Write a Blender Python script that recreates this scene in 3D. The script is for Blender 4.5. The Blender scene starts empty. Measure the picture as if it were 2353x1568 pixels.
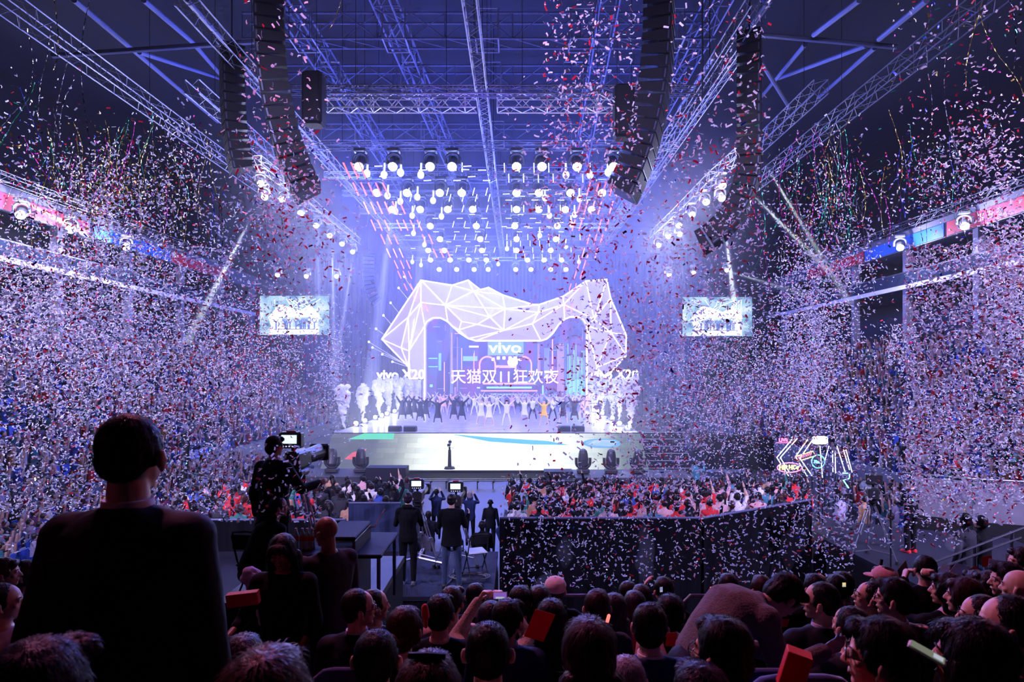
import bpy, bmesh, math, random
import numpy as np
from mathutils import Vector, Matrix, Quaternion, noise, geometry
PI = math.pi
random.seed(7)
RNG = np.random.default_rng(11)
SC = bpy.context.scene
COL = SC.collection
# ------------------------------------------------------------------ camera
# the camera stands at (0,0,6) looking level along +Y; the lens shift puts the horizon where the photo has it
FPX, CX, CY, CAMZ = 1400.0, 1190.0, 855.0, 6.0
cam_data = bpy.data.cameras.new('camera')
cam = bpy.data.objects.new('camera', cam_data)
COL.objects.link(cam)
cam.location = (0, 0, CAMZ)
cam.rotation_euler = (PI / 2, 0, 0)
cam_data.sensor_width = 36
cam_data.lens = FPX / 2353 * 36
cam_data.shift_x = (2353 / 2 - CX) / 2353
cam_data.shift_y = (CY - 784) / 2353
cam_data.clip_start = 0.05
cam_data.clip_end = 400
cam_data.dof.use_dof = True
cam_data.dof.focus_distance = 14
cam_data.dof.aperture_fstop = 5.0
SC.camera = cam
# ------------------------------------------------------------------ view, world
SC.view_settings.view_transform = 'Standard'
SC.view_settings.look = 'None'
SC.view_settings.exposure = 0.0
SC.view_settings.gamma = 1.0
SC.view_settings.use_curve_mapping = False
wd = bpy.data.worlds.new('world')
SC.world = wd
wd.use_nodes = True
wd.node_tree.nodes['Background'].inputs[0].default_value = (0.02, 0.03, 0.12, 1)
wd.node_tree.nodes['Background'].inputs[1].default_value = 0.05
cy = SC.cycles
cy.max_bounces = 2
cy.diffuse_bounces = 1
cy.glossy_bounces = 2
cy.transmission_bounces = 2
cy.transparent_max_bounces = 12
cy.volume_bounces = 0
cy.caustics_reflective = False
cy.caustics_refractive = False
cy.sample_clamp_indirect = 4
cy.sample_clamp_direct = 30
cy.use_adaptive_sampling = True
cy.adaptive_threshold = .1
cy.adaptive_min_samples = 12

def W(px, py, d):
    """a point of the hall seen at pixel (px, py) of the photo, d metres down the hall"""
    return Vector(((px - CX) / FPX * d, d, CAMZ - (py - CY) / FPX * d))

# ------------------------------------------------------------------ lights of the rig and added unseen fills
def lamp(kind, name, loc, target, color, power, size=0.3, angle=60, blend=0.5):
    ld = bpy.data.lights.new(name, kind)
    ld.color = color
    ld.energy = power
    if kind == 'SPOT':
        ld.spot_size = math.radians(angle); ld.spot_blend = blend; ld.shadow_soft_size = size
    elif kind == 'AREA':
        ld.shape = 'DISK'; ld.size = size
    else:
        ld.shadow_soft_size = size
    o = bpy.data.objects.new(name, ld)
    COL.objects.link(o)
    o.location = loc
    if target is not None:
        o.rotation_euler = (Vector(target) - Vector(loc)).to_track_quat('-Z', 'Y').to_euler()
    return o

BLUE = (0.06, 0.11, 1.0); LAV = (0.55, 0.46, 1.0); WHT = (0.66, 0.70, 1.0)
MAG = (1.0, 0.12, 0.32); PNK = (1.0, 0.35, 0.55); CREAM = (0.85, 0.95, 1.0)
SX = -1.9                              # centre line of the stage
# washes of the stage from the grid
for (x, y, c, p) in [(-8, 40, WHT, 1900), (4, 40, WHT, 1900), (-8, 52, LAV, 2200), (4, 52, LAV, 2200)]:
    lamp('SPOT', 'stage_wash', (x, y, 16.2), (x * 0.6 + SX * .4, y + 1, 2.3), c, p, .5, 105, .8)
# blue haze washes, backlight
for (x, y, p) in [(-9, 33, 4500), (5.5, 33, 4500), (-9, 45, 11000), (5.5, 45, 11000), (SX, 57, 15000)]:
    lamp('POINT', 'blue_wash', (x, y, 15.6), None, BLUE, p, .5)
lamp('SPOT', 'roof_wash', (SX, 38, 17.2), (SX, 26, 27), (0.05, 0.08, 1.0), 1800, .5, 150, .8)
lamp('SPOT', 'roof_wash', (SX, 25, 15.0), (SX, 26, 27), (0.22, 0.14, 1.0), 420, .5, 130, .8)
# key from the front truss to the performers and the portal
lamp('SPOT', 'front_key', (-12.5, 27.5, 17), (SX, 47, 3), WHT, 11000, .3, 62, .5)
lamp('SPOT', 'front_key', (10.5, 27.5, 17), (SX, 47, 3), LAV, 11000, .3, 62, .5)
# unseen fill spots added to brighten the stands and the falling paper
lamp('SPOT', 'unseen_side_fill', (-20, 2, 14), (-3, 21, 5), (0.62, 0.52, 1.0), 34000, .3, 62, .6)
lamp('SPOT', 'unseen_side_fill', (20, 2, 14), (3, 21, 5), (0.56, 0.46, 1.0), 34000, .3, 62, .6)
lamp('SPOT', 'unseen_side_fill', (-9, 3, 19), (-19, 24, 6), (0.80, 0.66, 1.0), 2600, .3, 60, .6)
lamp('SPOT', 'unseen_side_fill', (9, 3, 19), (20, 24, 6), (0.66, 0.55, 1.0), 2600, .3, 60, .6)
for sx in (-1, 1):
    lamp('SPOT', 'unseen_rear_fill', (sx * 7, -4, 22), (sx * 13, 13, 11), (0.68, 0.60, 1.0), 26000, .3, 54, .7)  # unseen, added behind the camera to brighten the paper facing it
lamp('SPOT', 'unseen_rear_fill', (0, -5, 10.5), (1, 8, 14.5), (0.66, 0.56, 1.0), 9000, .3, 64, .6)
# unseen washes: red-pink over the lower stand, blue rim from above
lamp('SPOT', 'unseen_wash', (-5.5, 10.5, 16), (2.5, 3.2, 4.6), (1.0, .24, .50), 5200, .4, 44, .8)
lamp('SPOT', 'unseen_wash', (-7, -1, 8), (-1.5, 4.2, 4.8), (1, .14, .2), 70, .3, 44, .8)  # added red side light for the woman's face and the big man's ear
lamp('SPOT', 'unseen_wash', (9, 9.5, 11), (-1, 2.5, 4.8), (1, .14, .22), 450, .4, 60, .8)  # added from the right for red rims on ears and necks
lamp('SPOT', 'unseen_wash', (3, 14, 16.5), (0, 3.0, 4.6), (0.24, 0.16, 1.0), 650, .4, 60, .8)
# ------------------------------------------------------------------ materials
MATS = {}
def mat(name, color=(.5, .5, .5), rough=.6, metal=0.0, emit=None, strength=0.0, var=.12, scale=30.0, bump=0.0, sheen=0.0,
        spec=.5, translucent=0.0, aniso=None, stretch=None):
    if name in MATS:
        return MATS[name]
    m = bpy.data.materials.new(name)
    m.use_nodes = True
    nt = m.node_tree; N = nt.nodes; L = nt.links
    b = N['Principled BSDF']
    b.inputs['Roughness'].default_value = rough
    b.inputs['Metallic'].default_value = metal
    b.inputs['Specular IOR Level'].default_value = spec
    b.inputs['Base Color'].default_value = (*color, 1)
    if sheen: b.inputs['Sheen Weight'].default_value = sheen
    tc = mp = None
    if var or bump:
        tc = N.new('ShaderNodeTexCoord'); mp = N.new('ShaderNodeMapping')
        L.new(tc.outputs['Object'], mp.inputs[0])
        if stretch: mp.inputs['Scale'].default_value = stretch
        nz = N.new('ShaderNodeTexNoise'); nz.inputs['Scale'].default_value = scale; nz.inputs['Detail'].default_value = 2
        L.new(mp.outputs[0], nz.inputs['Vector'])
        if var:
            cr = N.new('ShaderNodeValToRGB')
            cr.color_ramp.elements[0].position = .3; cr.color_ramp.elements[1].position = .7
            cr.color_ramp.elements[0].color = (*[max(0, c * (1 - var)) for c in color], 1)
            cr.color_ramp.elements[1].color = (*[min(1, c * (1 + var)) for c in color], 1)
            L.new(nz.outputs['Fac'], cr.inputs[0]); L.new(cr.outputs[0], b.inputs['Base Color'])
        if bump:
            bp = N.new('ShaderNodeBump'); bp.inputs['Strength'].default_value = bump; bp.inputs['Distance'].default_value = .01
            L.new(nz.outputs['Fac'], bp.inputs['Height']); L.new(bp.outputs[0], b.inputs['Normal'])
    if emit is not None:
        b.inputs['Emission Color'].default_value = (*emit, 1)
        b.inputs['Emission Strength'].default_value = strength
        m.cycles.emission_sampling = 'NONE'
    if translucent:
        t = N.new('ShaderNodeBsdfTranslucent'); t.inputs[0].default_value = (*color, 1)
        mx = N.new('ShaderNodeMixShader'); mx.inputs[0].default_value = translucent
        out = N['Material Output']
        L.new(b.outputs[0], mx.inputs[1]); L.new(t.outputs[0], mx.inputs[2]); L.new(mx.outputs[0], out.inputs['Surface'])
    MATS[name] = m
    return m

# ------------------------------------------------------------------ mesh builder
def _frame(d):
    d = d.normalized()
    a = Vector((0, 0, 1)) if abs(d.z) < .95 else Vector((0, 1, 0))
    u = d.cross(a).normalized()
    return u, d.cross(u).normalized()

class MB:
    def __init__(s):
        s.v = []; s.f = []; s.m = []; s.cur = 0
    def add(s, vs, fs):
        o = len(s.v)
        s.v.extend([tuple(p) for p in vs]); s.f.extend([tuple(i + o for i in f) for f in fs]); s.m.extend([s.cur] * len(fs))
    def box(s, c, size, rz=0.0, R=None):
        x, y, z = [k / 2 for k in size]
        vs = [Vector((i * x, j * y, k * z)) for i in (-1, 1) for j in (-1, 1) for k in (-1, 1)]
        if R is None and rz: R = Matrix.Rotation(rz, 3, 'Z')
        if R is not None: vs = [R @ p for p in vs]
        c = Vector(c)
        s.add([p + c for p in vs], [(0, 1, 3, 2), (4, 6, 7, 5), (0, 4, 5, 1), (2, 3, 7, 6), (0, 2, 6, 4), (1, 5, 7, 3)])
    def bbox(s, p0, p1):
        s.box([(a + b) / 2 for a, b in zip(p0, p1)], [abs(b - a) for a, b in zip(p0, p1)])
    def rbox(s, c, size, r, R=None):
        """a box with chamfered edges"""
        x, y, z = [k / 2 for k in size]; c = Vector(c); vs = []; fs = []
        prof = [(-z, r), (-z + r, 0), (z - r, 0), (z, r)]
        for (h, k) in prof:
            xx, yy = x - k, y - k; q = r
            for (px, py) in [(xx - q, -yy), (xx, -yy + q), (xx, yy - q), (xx - q, yy), (-xx + q, yy), (-xx, yy - q), (-xx, -yy + q), (-xx + q, -yy)]:
                p = Vector((px, py, h)); vs.append((R @ p if R is not None else p) + c)
        for j in range(3):
            for i in range(8):
                fs.append((j * 8 + i, j * 8 + (i + 1) % 8, (j + 1) * 8 + (i + 1) % 8, (j + 1) * 8 + i))
        fs.append(tuple(range(7, -1, -1))); fs.append(tuple(24 + i for i in range(8)))
        s.add(vs, fs)
    def cyl(s, a, b, r0, r1=None, n=10, caps=True):
        a = Vector(a); b = Vector(b); r1 = r0 if r1 is None else r1
        u, w = _frame(b - a); vs = []
        for (c, r) in ((a, r0), (b, r1)):
            vs += [c + (u * math.cos(2 * PI * i / n) + w * math.sin(2 * PI * i / n)) * r for i in range(n)]
        fs = [(i, (i + 1) % n, n + (i + 1) % n, n + i) for i in range(n)]
        if caps: fs += [tuple(range(n - 1, -1, -1)), tuple(range(n, 2 * n))]
        s.add(vs, fs)
    def tube(s, pts, r, n=6, closed=False):
        pts = [Vector(p) for p in pts]; k = len(pts); vs = []; fs = []
        rr = r if isinstance(r, (list, tuple)) else [r] * k
        u = None
        for i, p in enumerate(pts):
            if closed: d = pts[(i + 1) % k] - pts[i - 1]
            else: d = pts[min(i + 1, k - 1)] - pts[max(i - 1, 0)]
            if d.length < 1e-9: d = Vector((0, 0, 1))
            d.normalize()
            if u is None: u, _ = _frame(d)
            u = (u - d * u.dot(d))
            if u.length < 1e-6: u, _ = _frame(d)
            u.normalize(); w = d.cross(u)
            vs += [p + (u * math.cos(2 * PI * j / n) + w * math.sin(2 * PI * j / n)) * rr[i] for j in range(n)]
        for i in range(k if closed else k - 1):
            i2 = (i + 1) % k
            for j in range(n):
                fs.append((i * n + j, i * n + (j + 1) % n, i2 * n + (j + 1) % n, i2 * n + j))
        if not closed:
            fs += [tuple(range(n - 1, -1, -1)), tuple((k - 1) * n + j for j in range(n))]
        s.add(vs, fs)
    def ell(s, c, r, R=None, nu=12, nv=8):
        c = Vector(c); vs = [Vector((0, 0, -1))]
        for j in range(1, nv):
            t = -PI / 2 + PI * j / nv
            vs += [Vector((math.cos(t) * math.cos(2 * PI * i / nu), math.cos(t) * math.sin(2 * PI * i / nu), math.sin(t))) for i in range(nu)]
        vs.append(Vector((0, 0, 1)))
        fs = [(0, 1 + (i + 1) % nu, 1 + i) for i in range(nu)]
        for j in range(nv - 2):
            a = 1 + j * nu
            fs += [(a + i, a + (i + 1) % nu, a + nu + (i + 1) % nu, a + nu + i) for i in range(nu)]
        a = 1 + (nv - 2) * nu; t = len(vs) - 1
        fs += [(a + i, a + (i + 1) % nu, t) for i in range(nu)]
        out = []
        for p in vs:
            q = Vector((p.x * r[0], p.y * r[1], p.z * r[2]))
            out.append((R @ q if R is not None else q) + c)
        s.add(out, fs)
    def cap(s, a, b, ra, rb=None, n=10):
        """tapered capsule"""
        a = Vector(a); b = Vector(b); rb = ra if rb is None else rb
        d = b - a
        if d.length < 1e-6: d = Vector((0, 0, 1e-4)); b = a + d
        d.normalize()
        pts = []; rr = []
        for t in (-1.0, -.85, -.5, 0): pts.append(a + d * ra * t); rr.append(max(.002, ra * math.sqrt(max(0, 1 - t * t))))
        for t in (0, .5, .85, 1.0): pts.append(b + d * rb * t); rr.append(max(.002, rb * math.sqrt(max(0, 1 - t * t))))
        s.tube(pts, rr, n)
    def loft(s, rings):
        n = len(rings[0]); vs = [p for r in rings for p in r]; fs = []
        for j in range(len(rings) - 1):
            fs += [(j * n + i, j * n + (i + 1) % n, (j + 1) * n + (i + 1) % n, (j + 1) * n + i) for i in range(n)]
        fs += [tuple(range(n - 1, -1, -1)), tuple((len(rings) - 1) * n + i for i in range(n))]
        s.add(vs, fs)
    def prism(s, pts, d):
        """closed outline pts (3d) pushed along d"""
        d = Vector(d); n = len(pts); a = [Vector(p) for p in pts]
        s.add(a + [p + d for p in a], [tuple(range(n - 1, -1, -1)), tuple(range(n, 2 * n))] + [(i, (i + 1) % n, n + (i + 1) % n, n + i) for i in range(n)])
    def mesh(s, name):
        me = bpy.data.meshes.new(name)
        me.from_pydata(s.v, [], s.f)
        me.polygons.foreach_set('material_index', s.m)
        me.validate()
        return me
    def build(s, name, mats, parent=None, smooth=False, loc=None):
        me = s.mesh(name)
        return put(name, me, mats, parent, smooth, loc)

def put(name, me, mats=None, parent=None, smooth=False, loc=None):
    if mats is not None:
        for m in (mats if isinstance(mats, (list, tuple)) else [mats]): me.materials.append(m)
    if smooth: me.shade_smooth()
    o = bpy.data.objects.new(name, me)
    COL.objects.link(o)
    if parent is not None: o.parent = parent
    if loc is not None: o.location = loc
    return o

def tag(o, label=None, cat=None, group=None, kind=None):
    if label: o['label'] = label
    if cat: o['category'] = cat
    if group: o['group'] = group
    if kind: o['kind'] = kind
    return o

def struct(o):
    o['kind'] = 'structure'; return o

def empty(name, loc=(0, 0, 0), rz=0.0, label=None, cat=None, group=None):
    o = bpy.data.objects.new(name, None)
    o.empty_display_size = .1
    COL.objects.link(o)
    o.location = loc; o.rotation_euler = (0, 0, rz)
    return tag(o, label, cat, group)

KIDS = {}
def children(o):
    return [c for c in bpy.data.objects if c.parent == o]

def copy_tree(o, loc=None, rz=None, label=None, group=None, _kids=None):
    def rec(src, par):
        c = src.copy(); COL.objects.link(c)
        if par is not None: c.parent = par
        for ch in KIDS.setdefault(src.name, [k for k in children(src)]):
            rec(ch, c)
        return c
    r = rec(o, None)
    if loc is not None: r.location = loc
    if rz is not None: r.rotation_euler = (0, 0, rz)
    if label: r['label'] = label
    if group: r['group'] = group
    return r

# shapes are evaluated in a scratch scene of their own, which keeps it quick
TMP = bpy.data.scenes.new('scratch')
def _eval(o):
    TMP.collection.objects.link(o)
    vl = TMP.view_layers[0]; vl.update()
    out = bpy.data.meshes.new_from_object(o.evaluated_get(vl.depsgraph))
    d = o.data; bpy.data.objects.remove(o)
    return out, d
def fuse_mesh(mb, voxel, smooth=2, factor=.5):
    """grow one continuous skin round the shapes of mb"""
    o = bpy.data.objects.new('fuse', mb.mesh('fuse'))
    r = o.modifiers.new('r', 'REMESH'); r.mode = 'VOXEL'; r.voxel_size = voxel; r.use_smooth_shade = True
    if smooth:
        k = o.modifiers.new('s', 'SMOOTH'); k.iterations = smooth; k.factor = factor
    out, d = _eval(o); bpy.data.meshes.remove(d)
    out.materials.clear(); out.shade_smooth()
    return out
def displace(me, fn):
    n = len(me.vertices); co = np.empty(n * 3); me.vertices.foreach_get('co', co); no = np.empty(n * 3); me.vertices.foreach_get('normal', no)
    co = co.reshape(-1, 3); no = no.reshape(-1, 3)
    co += no * np.array([fn(Vector(c)) for c in co.tolist()])[:, None]
    me.vertices.foreach_set('co', co.ravel()); me.update()
def text_mesh(txt, size, depth=.0, bold=0.0, align='CENTER'):
    c = bpy.data.curves.new('t', 'FONT'); c.body = txt; c.size = size; c.extrude = depth; c.offset = bold
    c.align_x = align; c.align_y = 'CENTER'; c.resolution_u = 3
    out, d = _eval(bpy.data.objects.new('t', c)); bpy.data.curves.remove(d)
    return out
def text_obj(txt, size, m, loc, parent=None, depth=.03, bold=0, rot=(PI / 2, 0, 0), name='lettering', sx=1):
    me = text_mesh(txt, size, depth, bold)
    o = put(name, me, m, parent)
    o.location = loc; o.rotation_euler = rot; o.scale = (sx, 1, 1)
    return o

# ------------------------------------------------------------------ truss
def truss_mb(a, b, w, h, bay, r=.028, rl=.014, up=Vector((0, 0, 1))):
    """box truss between a and b: four chords and zigzag lacing on all faces"""
    a = Vector(a); b = Vector(b); d = (b - a); L = d.length; d.normalize()
    side = d.cross(up).normalized(); u = side.cross(d).normalized()
    mb = MB()
    cs = [(-w / 2, -h / 2), (w / 2, -h / 2), (w / 2, h / 2), (-w / 2, h / 2)]
    P = lambda c, t: a + d * t + side * c[0] + u * c[1]
    for c in cs: mb.cyl(P(c, 0), P(c, L), r, n=5)
    n = max(1, int(round(L / bay))); s = L / n
    for k in range(4):
        c0, c1 = cs[k], cs[(k + 1) % 4]
        for i in range(n):
            p, q = (c0, c1) if i % 2 == 0 else (c1, c0)
            mb.cyl(P(p, i * s), P(q, (i + 1) * s), rl, n=4, caps=False)
            if i % 4 == 0: mb.cyl(P(c0, i * s), P(c1, i * s), rl, n=4, caps=False)
    return mb
# ------------------------------------------------------------------ the hall
M_BLACK = mat('black_paint', (.006, .006, .008), .7, spec=.25)
M_FLOOR = mat('arena_floor', (.03, .03, .045), .45, scale=3)
M_CONC = mat('terrace_concrete', (.02, .02, .03), .8, scale=6)
M_ROOF = mat('roof_deck', (.004, .005, .016), .9, scale=1)
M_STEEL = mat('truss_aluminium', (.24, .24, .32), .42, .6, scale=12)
M_DSTEEL = mat('roof_steel', (.09, .10, .20), .6, .2, scale=8)
M_DRAPE = mat('blue_drape', (.016, .02, .11), .9, spec=.2, var=.35, scale=4, stretch=(4, 4, .05), bump=.6)
M_BDRAPE = mat('black_drape', (.003, .003, .005), .9, spec=.1, var=.3, scale=5, stretch=(4, 4, .05), bump=.8)
M_BOX = mat('suite_front', (.07, .07, .10), .5, scale=3)
M_GLASS = mat('suite_glass', (.03, .04, .07), .08, spec=.8, var=0)
M_SEATBLUE = mat('blue_seat_plastic', (.012, .045, .30), .45, scale=20)
M_SEATFAB = mat('blue_seat_fabric', (.010, .030, .17), .85, sheen=.5, scale=60, bump=.2)
M_RAIL = mat('rail_metal', (.25, .25, .30), .35, .8)

b = MB(); b.bbox((-45, -4, -.3), (45, 90, 0)); struct(b.build('floor', M_FLOOR))
b = MB(); b.bbox((-45, -6, 27.2), (45, 90, 27.6)); struct(b.build('ceiling', M_ROOF))
b = MB(); b.bbox((-45, 89, 0), (45, 89.5, 27.2)); struct(b.build('wall_back', M_BLACK))
b = MB(); b.bbox((-36.5, -6, 0), (-36, 90, 27.2)); struct(b.build('wall_left', M_BLACK))
b = MB(); b.bbox((36, -6, 0), (36.5, 90, 27.2)); struct(b.build('wall_right', M_BLACK))
b = MB(); b.bbox((-36, -6.5, 0), (36, -6, 27.2)); struct(b.build('wall_front', M_BLACK))

NR = 13
def row_x(k): return 18.2 + .78 * k
def row_z(k): return .55 + .56 * k
for s, side in ((-1, 'left'), (1, 'right')):
    b = MB()
    for k in range(NR):
        b.bbox((s * row_x(k), 13, max(0, row_z(k) - .6)), (s * row_x(k + 1), 66, row_z(k)))
    b.bbox((s * row_x(NR), 0, 0), (s * 36, 80, row_z(NR - 1) + .02))
    struct(b.build('floor_terrace_' + side, M_CONC))
    b = MB(); b.bbox((s * 18.05, 13, 0), (s * 18.2, 66, 1.1)); struct(b.build('wall_terrace_' + side, M_BOX))
    # club suites above the lower bowl: slab, columns, fascia, banners
    x0 = 28.6
    b = MB(); b.bbox((s * x0, 4, 12.15), (s * 36, 72, 12.45)); struct(b.build('floor_suite_' + side, M_BOX))
    t = empty('suite_balcony', (s * x0, 40, 12.45), 0, 'long suite balcony with glass front above the %s-hand seating' % side, 'balcony')
    b = MB(); b.bbox((-.04 * s, -35, 0), (.04 * s, 30, .85)); b.build('glass_front', M_GLASS, t)
    b = MB(); b.bbox((-.06, -35, .85), (.06, 30, .95)); b.build('handrail', M_RAIL, t)
    b = MB(); b.bbox((-.10, -35, -.34), (.10, 30, -.02)); b.build('light_strip', mat('strip_pale', (.7, .68, .8), .4), t)
    b = MB(); b.bbox((s * 35.0, 4, 7.4), (s * 35.4, 72, 18)); struct(b.build('wall_suite_' + side, mat('suite_dark', (.05, .05, .07), .8)))
    for n, y in enumerate(range(10, 72, 7)):
        b = MB(); b.bbox((s * x0 + .1 * s, y, 7.3), (s * x0 + .6 * s, y + .45, 12.15)); b.bbox((s * x0 + .1 * s, y, 12.45), (s * x0 + .6 * s, y + .45, 15.0))
        struct(b.build('trim_%d' % (n + (1 if s < 0 else 21)), mat('column_paint', (.18, .17, .24), .6)))
    b = MB(); b.bbox((s * x0, 4, 15.0), (s * (x0 + .3), 72, 16.4)); struct(b.build('wall_fascia_' + side, mat('fascia', (.11, .11, .15), .7)))
    MR = mat('banner_red', (.55, .03, .06), .6); MBL = mat('banner_blue', (.02, .13, .6), .6); MWH = mat('banner_white', (.75, .75, .78), .6)
    for n, (ya, yb, mm, tx) in enumerate([(16, 26, MR, ''), (26.3, 33, MBL, ''), (33.3, 40.5, MR, ''), (40.8, 50, MBL, ''), (50.3, 60, MR, '')]):
        b = MB(); b.bbox((-.05, -(yb - ya) / 2, -.45), (.0, (yb - ya) / 2, .45))
        cname = 'red' if mm is MR else 'blue'
        o = tag(b.build('banner', mm, loc=(s * x0 - .05 * s, (ya + yb) / 2, 15.5)), '%s fascia banner %s the %s-hand suites, %s' % (cname, 'along', side, ['nearest the camera', 'next after the nearest red one', 'midway down the hall', 'beyond the middle red one', 'closest to the stage'][n]), 'banner')
        if s > 0 and n == 2:
            q = MB(); q.tube([(-.09, 2.2 + .3 * math.cos(k_ * PI / 8), .3 * math.sin(k_ * PI / 8)) for k_ in range(16)], .035, 6, closed=True); q.build('round_emblem', MWH, o)
            for k_ in range(4):
                q = MB(); c0 = 1.35 - k_ * .75
                for (y0, z0, y1, z1) in ((-.22, .2, .22, .2), (-.22, 0, .22, 0), (-.2, -.2, .2, -.2), (0, .25, 0, -.22), (-.22, .1, -.2, -.2)): q.cyl((-.08, c0 + y0, z0), (-.08, c0 + y1, z1), .028, n=5)
                q.build('banner_glyph', MWH, o)
# blue drapes behind and beside the stage
def drape(name, x0, x1, y, z0, z1, amp, m, label, cat='curtain', ang=0.0, per=.45, group=None):
    b = MB(); n = max(6, int(abs(x1 - x0) / per * 4)); vs = []
    for i in range(n + 1):
        t = i / n; x = (x1 - x0) * (t - .5)
        vs.append((x, amp * math.sin(t * abs(x1 - x0) / per * 2 * PI) + amp * .6 * noise.noise((x, y, 3))))
    V = [(x, yy, 0) for x, yy in vs] + [(x, yy, z1 - z0) for x, yy in vs] + [(x, yy + .03, 0) for x, yy in vs] + [(x, yy + .03, z1 - z0) for x, yy in vs]
    k = n + 1; F = []
    for i in range(n):
        F += [(i, i + 1, k + i + 1, k + i), (2 * k + i, 3 * k + i, 3 * k + i + 1, 2 * k + i + 1), (k + i, k + i + 1, 3 * k + i + 1, 3 * k + i), (i, 2 * k + i, 2 * k + i + 1, i + 1)]
    b.add(V, F)
    o = b.build(name, m, smooth=True, loc=((x0 + x1) / 2, y, z0)); o.rotation_euler[2] = ang
    return tag(o, label, cat, group)
drape('stage_curtain', -24, 22, 72, 0, 20, .12, M_DRAPE, 'wide deep blue curtain hanging behind the stage portal')
drape('stage_curtain', -22.5, -16.2, 64, 0, 18, .12, M_DRAPE, 'blue curtain leg to the left of the faceted portal')
drape('stage_curtain', 13.5, 19.5, 64, 0, 18, .12, M_DRAPE, 'blue curtain leg to the right of the faceted portal')

# terrace under the camera, stepping down towards the arena floor
def tread(k): return 4.17 - .27 * k
b = MB()
for k in range(-2, 7):
    b.bbox((-9, 1.25 + .85 * k - .40, 0), (9, 1.25 + .85 * k + .45, tread(k)))
struct(b.build('floor_near_terrace', M_CONC))
b = MB(); b.bbox((-9, 6.80, 0), (9, 6.95, tread(6) + .25)); struct(b.build('wall_near_terrace', M_BLACK))

# ------------------------------------------------------------------ roof steel and lighting trusses
def truss(a, bb, w, h, bay, label, group=None, m=None, r=.028, rl=.014, cat='truss', name='lighting_truss'):
    a = Vector(a); bb = Vector(bb)
    mb = truss_mb(a - a, bb - a, w, h, bay, r, rl)
    o = mb.build(name, m or M_STEEL, loc=a)
    if name == 'lighting_truss':
        for t_ in ((.12, .5, .88) if (bb - a).length > 15 else (.2, .8)):
            q = (bb - a) * t_; c = MB(); c.cyl((q.x, q.y, q.z + h / 2 - .05), (q.x, q.y, 27.25 - a.z), .012, n=4); c.build('hoist_chain', M_BLACK, o)
    return tag(o, label, cat, group)
ZT = 18.0
def TX(ratio): return ratio * (ZT - CAMZ)
truss((TX(-.129), 16, ZT), (TX(-.129), 62, ZT), .46, .46, .55, 'long centre lighting truss running down the hall above the stage')
truss((TX(-.895), 19.5, ZT), (TX(-.895), 62, ZT), .5, .5, .6, 'left lighting truss of the stage grid running down the hall')
truss((TX(.645), 19.5, ZT), (TX(.645), 62, ZT), .5, .5, .6, 'right lighting truss of the stage grid running down the hall')
truss((TX(-.98), 24, ZT + .9), (TX(-.98), 62, ZT + .9), .3, .3, .8, 'thin outer truss just outside the left grid truss')
truss((TX(.75), 24, ZT + .9), (TX(.75), 62, ZT + .9), .3, .3, .8, 'thin outer truss just outside the right grid truss')
truss((TX(1.262), 11, ZT), (TX(1.262), 46, ZT), .55, .7, .8, 'long side truss crossing the upper right of the hall')
truss((TX(1.08), 26, ZT + .2), (TX(1.08), 34, ZT + .2), .6, .6, .6, 'short double truss beside the long upper right truss')
truss((TX(-1.385), 11, ZT), (TX(-1.385), 44, ZT), .55, .7, .8, 'long side truss crossing the upper left of the hall')
truss((TX(-1.16), 26, ZT + .2), (TX(-1.16), 36, ZT + .2), .6, .6, .6, 'short double truss beside the long upper left truss')
truss((29.3 * .975, 14, 15.75 + 1.0), (28.5, 60, 15.75 + 1.0), .5, .5, .8, 'lamp truss running above the right-hand suite banners')
truss((-28.3, 14, 16.7), (-28.3, 60, 16.7), .5, .5, .8, 'lamp truss running above the left-hand suite banners')
# two box trusses crossing in front of the stage grid
for (xa, xb, lab) in ((W(748, 245, 28).x, TX(-.129) - .35, 'left half'), (TX(-.129) + .6, W(1430, 235, 28).x, 'right half')):
    truss((xa, 28, ZT + .35), (xb, 28, ZT + .35), .62, .62, .55, 'bright box truss crossing under the roof, %s' % lab, r=.036, rl=.024, m=mat('bright_truss', (.85, .85, .92), .4, .2))
truss((TX(-.895), 25.8, ZT - .1), (TX(.645), 25.8, ZT - .1), .34, .34, .5, 'header truss carrying the first lamp row of the grid')

# roof frames along X with hung square yokes
def roof_frame(y, z, h, label):
    t = empty('roof_truss', (SX, y, z), 0, label, 'roof truss', 'roof trusses crossing above the stage')
    b = MB(); x0, x1 = -11.5, 11.5
    for dy in (0, .9):
        for dz in (0, h): b.cyl((x0, dy, dz), (x1, dy, dz), .055, n=5)
    n = 14
    for i in range(n):
        xa = x0 + (x1 - x0) * i / n; xb = x0 + (x1 - x0) * (i + 1) / n
        b.cyl((xa, 0, 0), (xb if i % 2 else xa, 0, h), .03, n=4); b.cyl((xa, 0, h if i % 2 else 0), (xb, 0, 0 if i % 2 else h), .03, n=4)
        b.cyl((xa, 0, 0), (xb, .9, 0), .025, n=4)
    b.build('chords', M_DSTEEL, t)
    for xq in (-8.6, -4.1, .4, 5.0, 9.4):
        q = MB(); w, d, hh = .55, .5, .7
        for dx in (-w, w):
            for dy in (-.2, 1.1): q.cyl((xq + dx, dy, -.1), (xq + dx, dy, h + .1), .035, n=4)
            q.cyl((xq + dx, -.2, -.1), (xq + dx, 1.1, -.1), .035, n=4)
        for dy in (-.2, 1.1):
            q.cyl((xq - w, dy, -.1), (xq + w, dy, -.1), .035, n=4); q.cyl((xq - w, dy, h + .1), (xq + w, dy, h + .1), .035, n=4)
        q.build('yoke', M_STEEL, t)
    return t
roof_frame(29.6, 22.2, 1.25, 'highest roof truss with square yokes, nearest overhead')
roof_frame(34.3, 22.0, 1.25, 'second roof truss with square yokes from overhead')
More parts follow.
